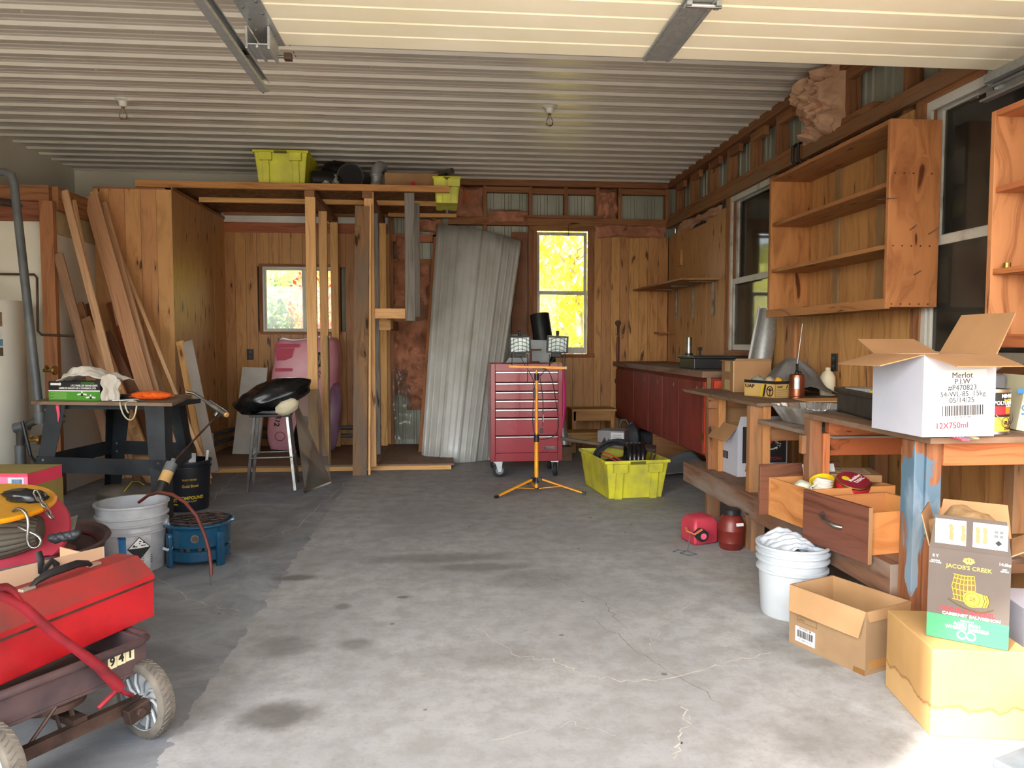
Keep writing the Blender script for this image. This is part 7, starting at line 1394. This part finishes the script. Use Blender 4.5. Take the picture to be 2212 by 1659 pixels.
# stained carton, winery carton on it
cy = V((1.470, 2.072, 0)); 
t = T('stained_carton', 'closed water stained carton standing in the sunlight at the near right', 'box', M=TM(*cy) @ rotm(0, 0, math.radians(-10.5)))
stm = NT('water_stained_board'); g = stm.n('TexCoord').outputs[3]; sp_ = stm.n('SeparateXYZ'); stm.put(g, sp_.inputs[0])
zz = stm.math('ADD', sp_.outputs[2], stm.math('MULTIPLY', stm.math('SUBTRACT', stm.noise(stm.map(g, (1, 1, .4)), 16, 4), .5), .07))
line = stm.ramp(zz, (.085, 0.), (.094, 1.), (.100, 0.))
bc = stm.ramp(stm.noise(g, 5, 4), (.3, hexc('#b08b58')), (.7, hexc('#9e7b4a'))); bc = stm.mix(stm.ramp(zz, (.090, .35), (.094, 0.)), bc, hexc('#c8a878'))
stm.set(Base_Color=stm.mix(stm.math('MULTIPLY', line, .75), bc, hexc('#6b4218')), Roughness=.8)
m = MB(); m.bb((0, 0, 0), (.285, .335, .272)); m.build('carton', stm.m, t, bevel=.004)
m = MB(); m.bb((.14, 0, .2722), (.145, .335, .2735)); m.build('top_seam', pm('brown_tape', '#a87b48'), t)
cj = w(2003, 1377, z=.275)+V((.01, .02, 0)); qj = w(2182, 1412, z=.275)+V((.01, .02, 0)); cj.z = qj.z = .2745; rzj = corner(cj, qj); WJ = (qj-cj).length
bro = pm('taupe_print', '#4c423b', '#443a34', 5, .6)
t = carton('winery_carton', 'tall taupe and green wine carton with gold barrels standing on the stained carton', TM(*cj) @ rotm(-.02, 0, rzj), WJ, .27, .285, bro, card, [('f', 85, .105, (bro, card)), ('b', 72, .11, (card, card)), ('l', 75, .10, (bro, card)), ('r', 30, .10, (bro, card))])
Mf = FM((WJ/2, -.0004, 0), (1, 0, 0), (0, 0, 1)); k_ = WJ/.23
plate(Mf @ TM(0, .038, 0), WJ, .076, greenp, t, 'green_band')
txt("JACOB'S CREEK", .0185*k_, Mf @ TM(.0, .232, .0003), inkg, t, bold=.005); 
m = MB(Mf @ TM(0, .253, .0004))
for a in (-.9, -.45, 0, .45, .9): m.tube([(math.sin(a)*.004, -.008, 0), (math.sin(a)*.018, .0, 0), (math.sin(a)*.012, .012-.004*abs(a), 0)], .0026, 5, flat=.2)
m.build('gold_emblem', inkg, t)
gd = pm('gold_line', '#d9b23e', '#c9a030', 9, .5); gdk = pm('dark_gold_line', '#5c4718', '#4d3b12', 9, .6)
Mb = Mf @ TM(-.006, .172, .0004) @ Matrix.Diagonal((.85, .85, 1, 1))
m = MB(Mb); m.prism([(-.036, -.05), (.022, -.05), (.030, 0), (.020, .045), (-.032, .045), (-.042, 0)], .0004); br_ = m.build('barrel_picture', gdk, t)
m = MB(Mb @ TM(0, 0, .0004))
for i in range(7): x = -.034+.0098*i; m.tube([(x, -.048, 0), (x*1.25-.001, 0, 0), (x, .044, 0)], .0010, 4)
for y in (-.048, -.030, -.010, .012, .030, .044): m.tube([(-.040+.0*y, y, 0), (-.006, y-.004, 0), (.026, y, 0)], .0013, 4)
m.build('barrel_picture', gd, t, kind='stuff')
Mb2 = Mb @ TM(.022, -.038, .001); m = MB(Mb2); m.prism([(0, .026), (.045, .018), (.052, -.004), (.044, -.024), (0, -.030)], .0004); m.cyl((-.0, -.002, 0), (-.0, -.002, .0006), .029, 28); m.build('barrel_picture', pm('gold_fill', '#e0bc2c', '#d0ac22', 5, .5), t)
m = MB(Mb2 @ TM(0, 0, .0008)); m.tube([(.023*math.cos(a*PI/12), -.002+.024*math.sin(a*PI/12), 0) for a in range(24)], .0009, 4, True)
for x in (.031, .039, .046): m.tube([(x, .022-.2*(x-.03), 0), (x+.006, -.002, 0), (x, -.026+.2*(x-.03), 0)], .0012, 4)
m.tube([(-.075, -.012, 0), (-.045, -.03, 0), (-.01, -.042, 0), (.03, -.045, 0), (.065, -.028, 0)], .0016, 4); m.build('barrel_picture', gdk, t, kind='stuff'); txt('DB', .020, Mb2 @ TM(0, -.002, .0012), gdk, t, bold=.02, sx=.7)
txt('DOUBLE BARREL', .0205*k_, Mf @ TM(.0, .096, .0006), inkr, t, bold=.03); txt('CABERNET SAUVIGNON', .0135*k_, Mf @ TM(.01, .082, .0006), inkw, t, bold=.02, sx=1.1)
txt('FINISHED IN', .0065, Mf @ TM(.0, .066, .0008), inkw, t); txt('AGED IRISH', .0145*k_, Mf @ TM(.0, .055, .0008), inkw, t, bold=.03); txt('WHISKEY BARRELS', .0145*k_, Mf @ TM(.0, .042, .0008), inkw, t, bold=.03)
m = MB(Mf @ TM(0, .022, .0008)); 
for x in (-.012, .012): m.tube([(x+.012*math.cos(a*PI/10), .012*math.sin(a*PI/10), 0) for a in range(20)], .0022, 5, True)
m.build('ring_emblem', inkw, t)
for x, s_ in ((-.095*k_, '↑↑Y'), (.098*k_, '14.6kg')): txt(s_ if x > 0 else 'II Y', .012, Mf @ TM(x, .258, .0004), inkw, t, bold=.02); txt('HANDLE\nWITH CARE' if x < 0 else 'BEST\nBEFORE', .006, Mf @ TM(x, .240, .0004), inkw, t)
fd = V((0, -math.cos(math.radians(85)), math.sin(math.radians(85)))); Mff = FM((WJ/2, 0, .285), (1, 0, 0), fd)
for x, wd in ((-.054*k_, .088*k_), (.056*k_, .095*k_)): plate(Mff @ TM(x, .055, .0025), wd, .078, paper, t, 'white_panel')
tear = card
for x in (-.052, -.018, .022, .042): m = MB(Mff @ TM(x*k_, .055, .0034)); m.prism([(-.006, -.024), (.005, -.026), (.007, -.005), (.003, .002), (.007, .012), (.002, .026), (-.007, .024), (-.004, .004)], .0003); m.build('torn_patch', tear, t)
for x, y in ((.072, .071), (.086, .071), (.072, .058), (.086, .058)): plate(Mff @ TM(x*k_, y, .0034), .010, .009, greyp, t, 'mark', th=.0003)
m = MB(Mff @ TM(.079*k_, .037, .0034)); m.prism([(-.009, 0), (0, -.009), (.009, 0), (0, .009)], .0003); m.build('diamond_mark', ink, t)
Ms = FM((-.0004, .14, .14), (0, -1, 0), (0, 0, 1)); barcode(Ms @ TM(0, -.06, 0), .09, .05, inkw, t, seed=12); plate(Ms @ TM(0, .0, 0), .26, .006, inkg, t, 'gold_stripe'); plate(Ms @ TM(.03, .06, 0) @ rotm(0, 0, .1), .05, .09, pm('pink_label', '#d8c0cc', '#c9b0bc', 5, .6), t, 'label')
Mj = MW[t.name]; q = Mj @ V((.09, .13, .30)); m = MBw(); m.ico(q, (.105, .105, .09), 4, .22, 2.4, 0, None, 6, .12); one(m, 'burlap_sack', burlap, 'rumpled brown burlap sack stuffed in the taupe wine carton', 'sack', smooth=70)
for k in range(4): m = MBw(); q = Mj @ V((.02+.004*k, .03, .30)); m.tube([q+V((0, 0, -.03)), q+V((.02, -.01, .02+.01*k)), q+V((.01, .03, .06))], .0025, 5); one(m, 'rope_end', rope, ('lowest strand of twine over the corner of the taupe wine carton', 'second strand of twine over the corner of the taupe wine carton', 'third strand of twine over the corner of the taupe wine carton', 'highest strand of twine over the corner of the taupe wine carton')[k], 'twine', group='twine strands in the wine carton')
t = T('magenta_carton', 'magenta and white carton with lettering at the right edge behind the stained carton', 'box', (1.835, 2.10, 0), -.25); m = MB(); m.bb((0, 0, 0), (.35, .30, .345)); m.build('carton', whitec, t, bevel=.003); Mf = FM((.175, -.0006, .17), (1, 0, 0), (0, 0, 1)); plate(Mf @ TM(0, .045, 0), .35, .115, mag, t, 'magenta_panel'); plate(Mf @ TM(0, .172, 0), .35, .006, inkr, t, 'red_stripe'); txt('es', .03, Mf @ TM(-.145, .05, .0008), inkw, t); txt('rose', .065, Mf @ TM(-.065, .048, .0008), inkw, t)
# hydraulic jack at the right edge
t = T('hydraulic_jack', 'worn blue hydraulic jack with an orange collar at the bottom right corner', 'jack', (1.675, 1.85, 0), .35)
m = MB(); m.box((.02, 0, .0125), (.26, .19, .025)); m.build('base', pm('base_grey', '#77828a', '#5f6a72', 9, .6, .2, .1), t, bevel=.004)
m = MB(); m.lathe([(0, .025), (.072, .025), (.072, .19), (.068, .20), (0, .20)], (.03, .0, 0), 40); m.build('reservoir', pm('chipped_blue', '#2f68b4', '#a7b4c4', 14, .5, .1, 0, lo=.55, hi=.72), t, smooth=40)
m = MB(); m.lathe([(.073, .19), (.076, .197), (.072, .207), (.04, .215), (0, .215)], (.03, 0, 0), 40); m.build('collar', pm('jack_orange', '#d1502a', '#b8431f', 7, .5), t, smooth=40); m = MB(); m.cyl((.04, 0, .21), (.04, 0, .285), .028, 20); m.build('ram', steel, t, smooth=40)
for y_ in (-.03, -.05): m = MB(); m.tube([(-.045, y_-.02, .03), (-.045, y_-.02, .07), (-.03, y_-.03, .085), (.0, y_-.035, .085), (.06, y_-.02, .06)], .007, 8); m.build('pipe', pm('copper_pipe', '#b06a3c', '#96562e', 7, .4, .7), t, smooth=60)
m = MB(); m.box((-.075, -.02, .04), (.05, .06, .035)); m.cyl((-.075, -.02, .04), (-.085, -.02, .145), .008, 8); m.cyl((-.06, .01, .04), (-.06, .01, .14), .010, 8); m.cyl((-.075, -.02, .14), (-.075, -.02, .17), .020, 12); m.build('pump', brass, t, bevel=.002)
m = MB(); m.cyl((-.03, -.07, .025), (-.03, -.07, .05), .016, 12); m.cyl((-.075, -.065, .025), (-.075, -.065, .055), .012, 12); m.build('fitting', brass, t)

# ---- overhead garage door, tracks, ceiling lights
gd_ = T('overhead_door', 'cream sectional garage door raised under the ceiling with galvanised stiles', 'garage door', (.95, 2.1, 2.44)); ZD = 2.44; XA, XZ = -.655, 2.545; YE = 3.245
for s_ in range(5):
    y1 = YE-s_*.53; pr = []; n_ = 4; pw = .52/n_
    for i in range(n_): a = i*pw; pr += [(a+.0, 0.006), (a+.006, 0), (a+pw-.012, -.001), (a+pw-.004, .006)]
    pts = [(y1-.52+a, b) for a, b in pr]+[(y1, .006), (y1, .045), (y1-.52, .045)]
    M = Matrix(((0, 0, 1, XA), (1, 0, 0, 0), (0, 1, 0, ZD), (0, 0, 0, 1))); m = MB(M, world=True); m.prism(pts, XZ-XA, M=None); m.build('door_section', cream, gd_)
    for x, wd in ((.93, .125),):
        m = MBw(); m.bb((x-wd/2, y1-.515, ZD-.010), (x+wd/2, y1-.003, ZD-.001)); st_ = m.build('stile', galv, gd_)
        for q in (-.048, .048): m = MBw(); m.bb((x+q-.006, y1-.515, ZD-.014), (x+q+.006, y1-.003, ZD-.010)); m.build('stile_rib', galv, st_)
    m = MBw(); m.bb((XA-.10, y1-.515, ZD-.004), (XA, y1-.003, ZD+.004)); m.build('end_stile', galv, gd_); m = MBw(); m.bb((XZ, y1-.515, ZD-.004), (XZ+.015, y1-.003, ZD+.02)); m.build('end_stile', galv, gd_)
    if s_ < 3:
        for q in range(10): m = MBw(); m.cyl((XA-.08+.06*(q % 2), y1-.06-.05*q, ZD-.004), (XA-.08+.06*(q % 2), y1-.06-.05*q, ZD-.008), .005, 6); m.build('rivet', steel, gd_)
for x in (.93,):
    m = MBw(); m.cyl((x-.05, YE-.56, ZD-.02), (x+.08, YE-.56, ZD-.02), .009, 12); m.build('hinge_pin', steel, gd_); m = MBw(); m.bb((x-.055, YE-.58, ZD-.026), (x-.035, YE-.54, ZD-.01)); m.bb((x+.055, YE-.58, ZD-.026), (x+.075, YE-.54, ZD-.01)); m.build('hinge_knuckle', galv, gd_)
m = MBw(); m.bb((XA-.115, YE-.20, ZD-.075), (XA-.02, YE-.04, ZD-.07)); m.bb((XA-.115, YE-.20, ZD-.09), (XA-.105, YE-.04, ZD-.004)); m.bb((XA-.03, YE-.20, ZD-.09), (XA-.02, YE-.04, ZD-.004)); m.bb((XA-.075, YE-.20, ZD-.086), (XA-.065, YE-.04, ZD-.07)); m.build('top_fixture', galv, gd_, bevel=.002)
m = MBw(); m.cyl((XA-.15, YE-.05, ZD-.065), (XA+.02, YE-.05, ZD-.065), .006, 10); m.build('roller_stem', steel, gd_); m = MBw(); m.cyl((XA-.175, YE-.05, ZD-.065), (XA-.15, YE-.05, ZD-.065), .022, 16); m.build('roller', black, gd_, smooth=40); m = MBw(); m.bb((XA+.005, YE-.065, ZD-.078), (XA+.035, YE-.035, ZD-.052)); m.build('stem_clip', rust, gd_)
def track(label, x, s_, ye, z=2.365):
    t = T('door_track', label, 'track', (x, 2, z)); pts = [(-.02, 0), (-.02, .045), (-.012, .058), (0, .062), (.014, .056), (.022, .04), (.019, .04), (.012, .052), (0, .058), (-.010, .054), (-.017, .044), (-.017, .004), (.012, .004), (.016, .010), (.020, .008), (.014, 0)]
    M = Matrix(((s_, 0, 0, x), (0, 0, 1, .5), (0, 1, 0, z-.03), (0, 0, 0, 1))); m = MB(M, world=True); m.prism(pts, ye-.5); m.build('rail', galv, t, smooth=40); return t
tl = track('left galvanised garage door track ending in mid air', -.835+.03, 1, 3.52)
m = MBw(); m.tube([(-.82, 3.50, 2.35), (-.82, 3.55, 2.345)], .006, 8); m.build('end_bolt', steel, tl)
for y in (1.0, 2.2): m = MBw(); m.bb((-.86, y, 2.38), (-.856, y+.035, ZC)); m.build('hanger', galv, tl)
tr = track('right galvanised garage door track under the near right window top', 2.575-.03, -1, 3.36)
m = MBw(); m.bb((2.535, 3.28, 2.37), (2.539, 3.32, ZC-.03)); m.bb((2.535, 3.28, 2.37), (2.56, 3.284, ZC-.03)); m.build('hanger', galv, tr); m = MBw(); m.cyl((2.52, 3.36, 2.36), (2.52, 3.41, 2.36), .006, 8); m.build('end_bolt', steel, tr)
m = MBw(); m.bb((2.50, 1.0, 2.40), (2.545, 3.30, 2.44)); m.build('angle_brace', galv, tr)
def lamp(label, p):
    t = T('ceiling_lampholder', label, 'light', p)
    m = MB(); m.lathe([(0, 0), (.060, 0), (.060, -.008), (.048, -.014), (.030, -.020), (.026, -.055), (.020, -.058), (0, -.058)], n=32); m.build('base', porc, t, smooth=40)
    m = MB(); m.cyl((0, 0, -.058), (0, 0, -.075), .012, 14); m.build('screw_cap', brass, t, smooth=40)
    m = MB(); m.lathe([(.012, -.075), (.016, -.085), (.028, -.105), (.031, -.125), (.026, -.145), (.012, -.155), (0, -.157)], n=24); m.build('bulb', bulbg, t, smooth=60); m = MB(); m.tube([(0, 0, -.075), (0, 0, -.11), (.008, 0, -.12), (-.008, 0, -.125), (0, 0, -.13)], .0022, 5); m.build('filament_post', steel, t)
lamp('porcelain lampholder with a clear bulb on the left part of the ceiling', (-2.41, 5.95, ZC-.004)); lamp('porcelain lampholder with a clear bulb on the middle of the ceiling', (.825, 5.82, ZC-.004))
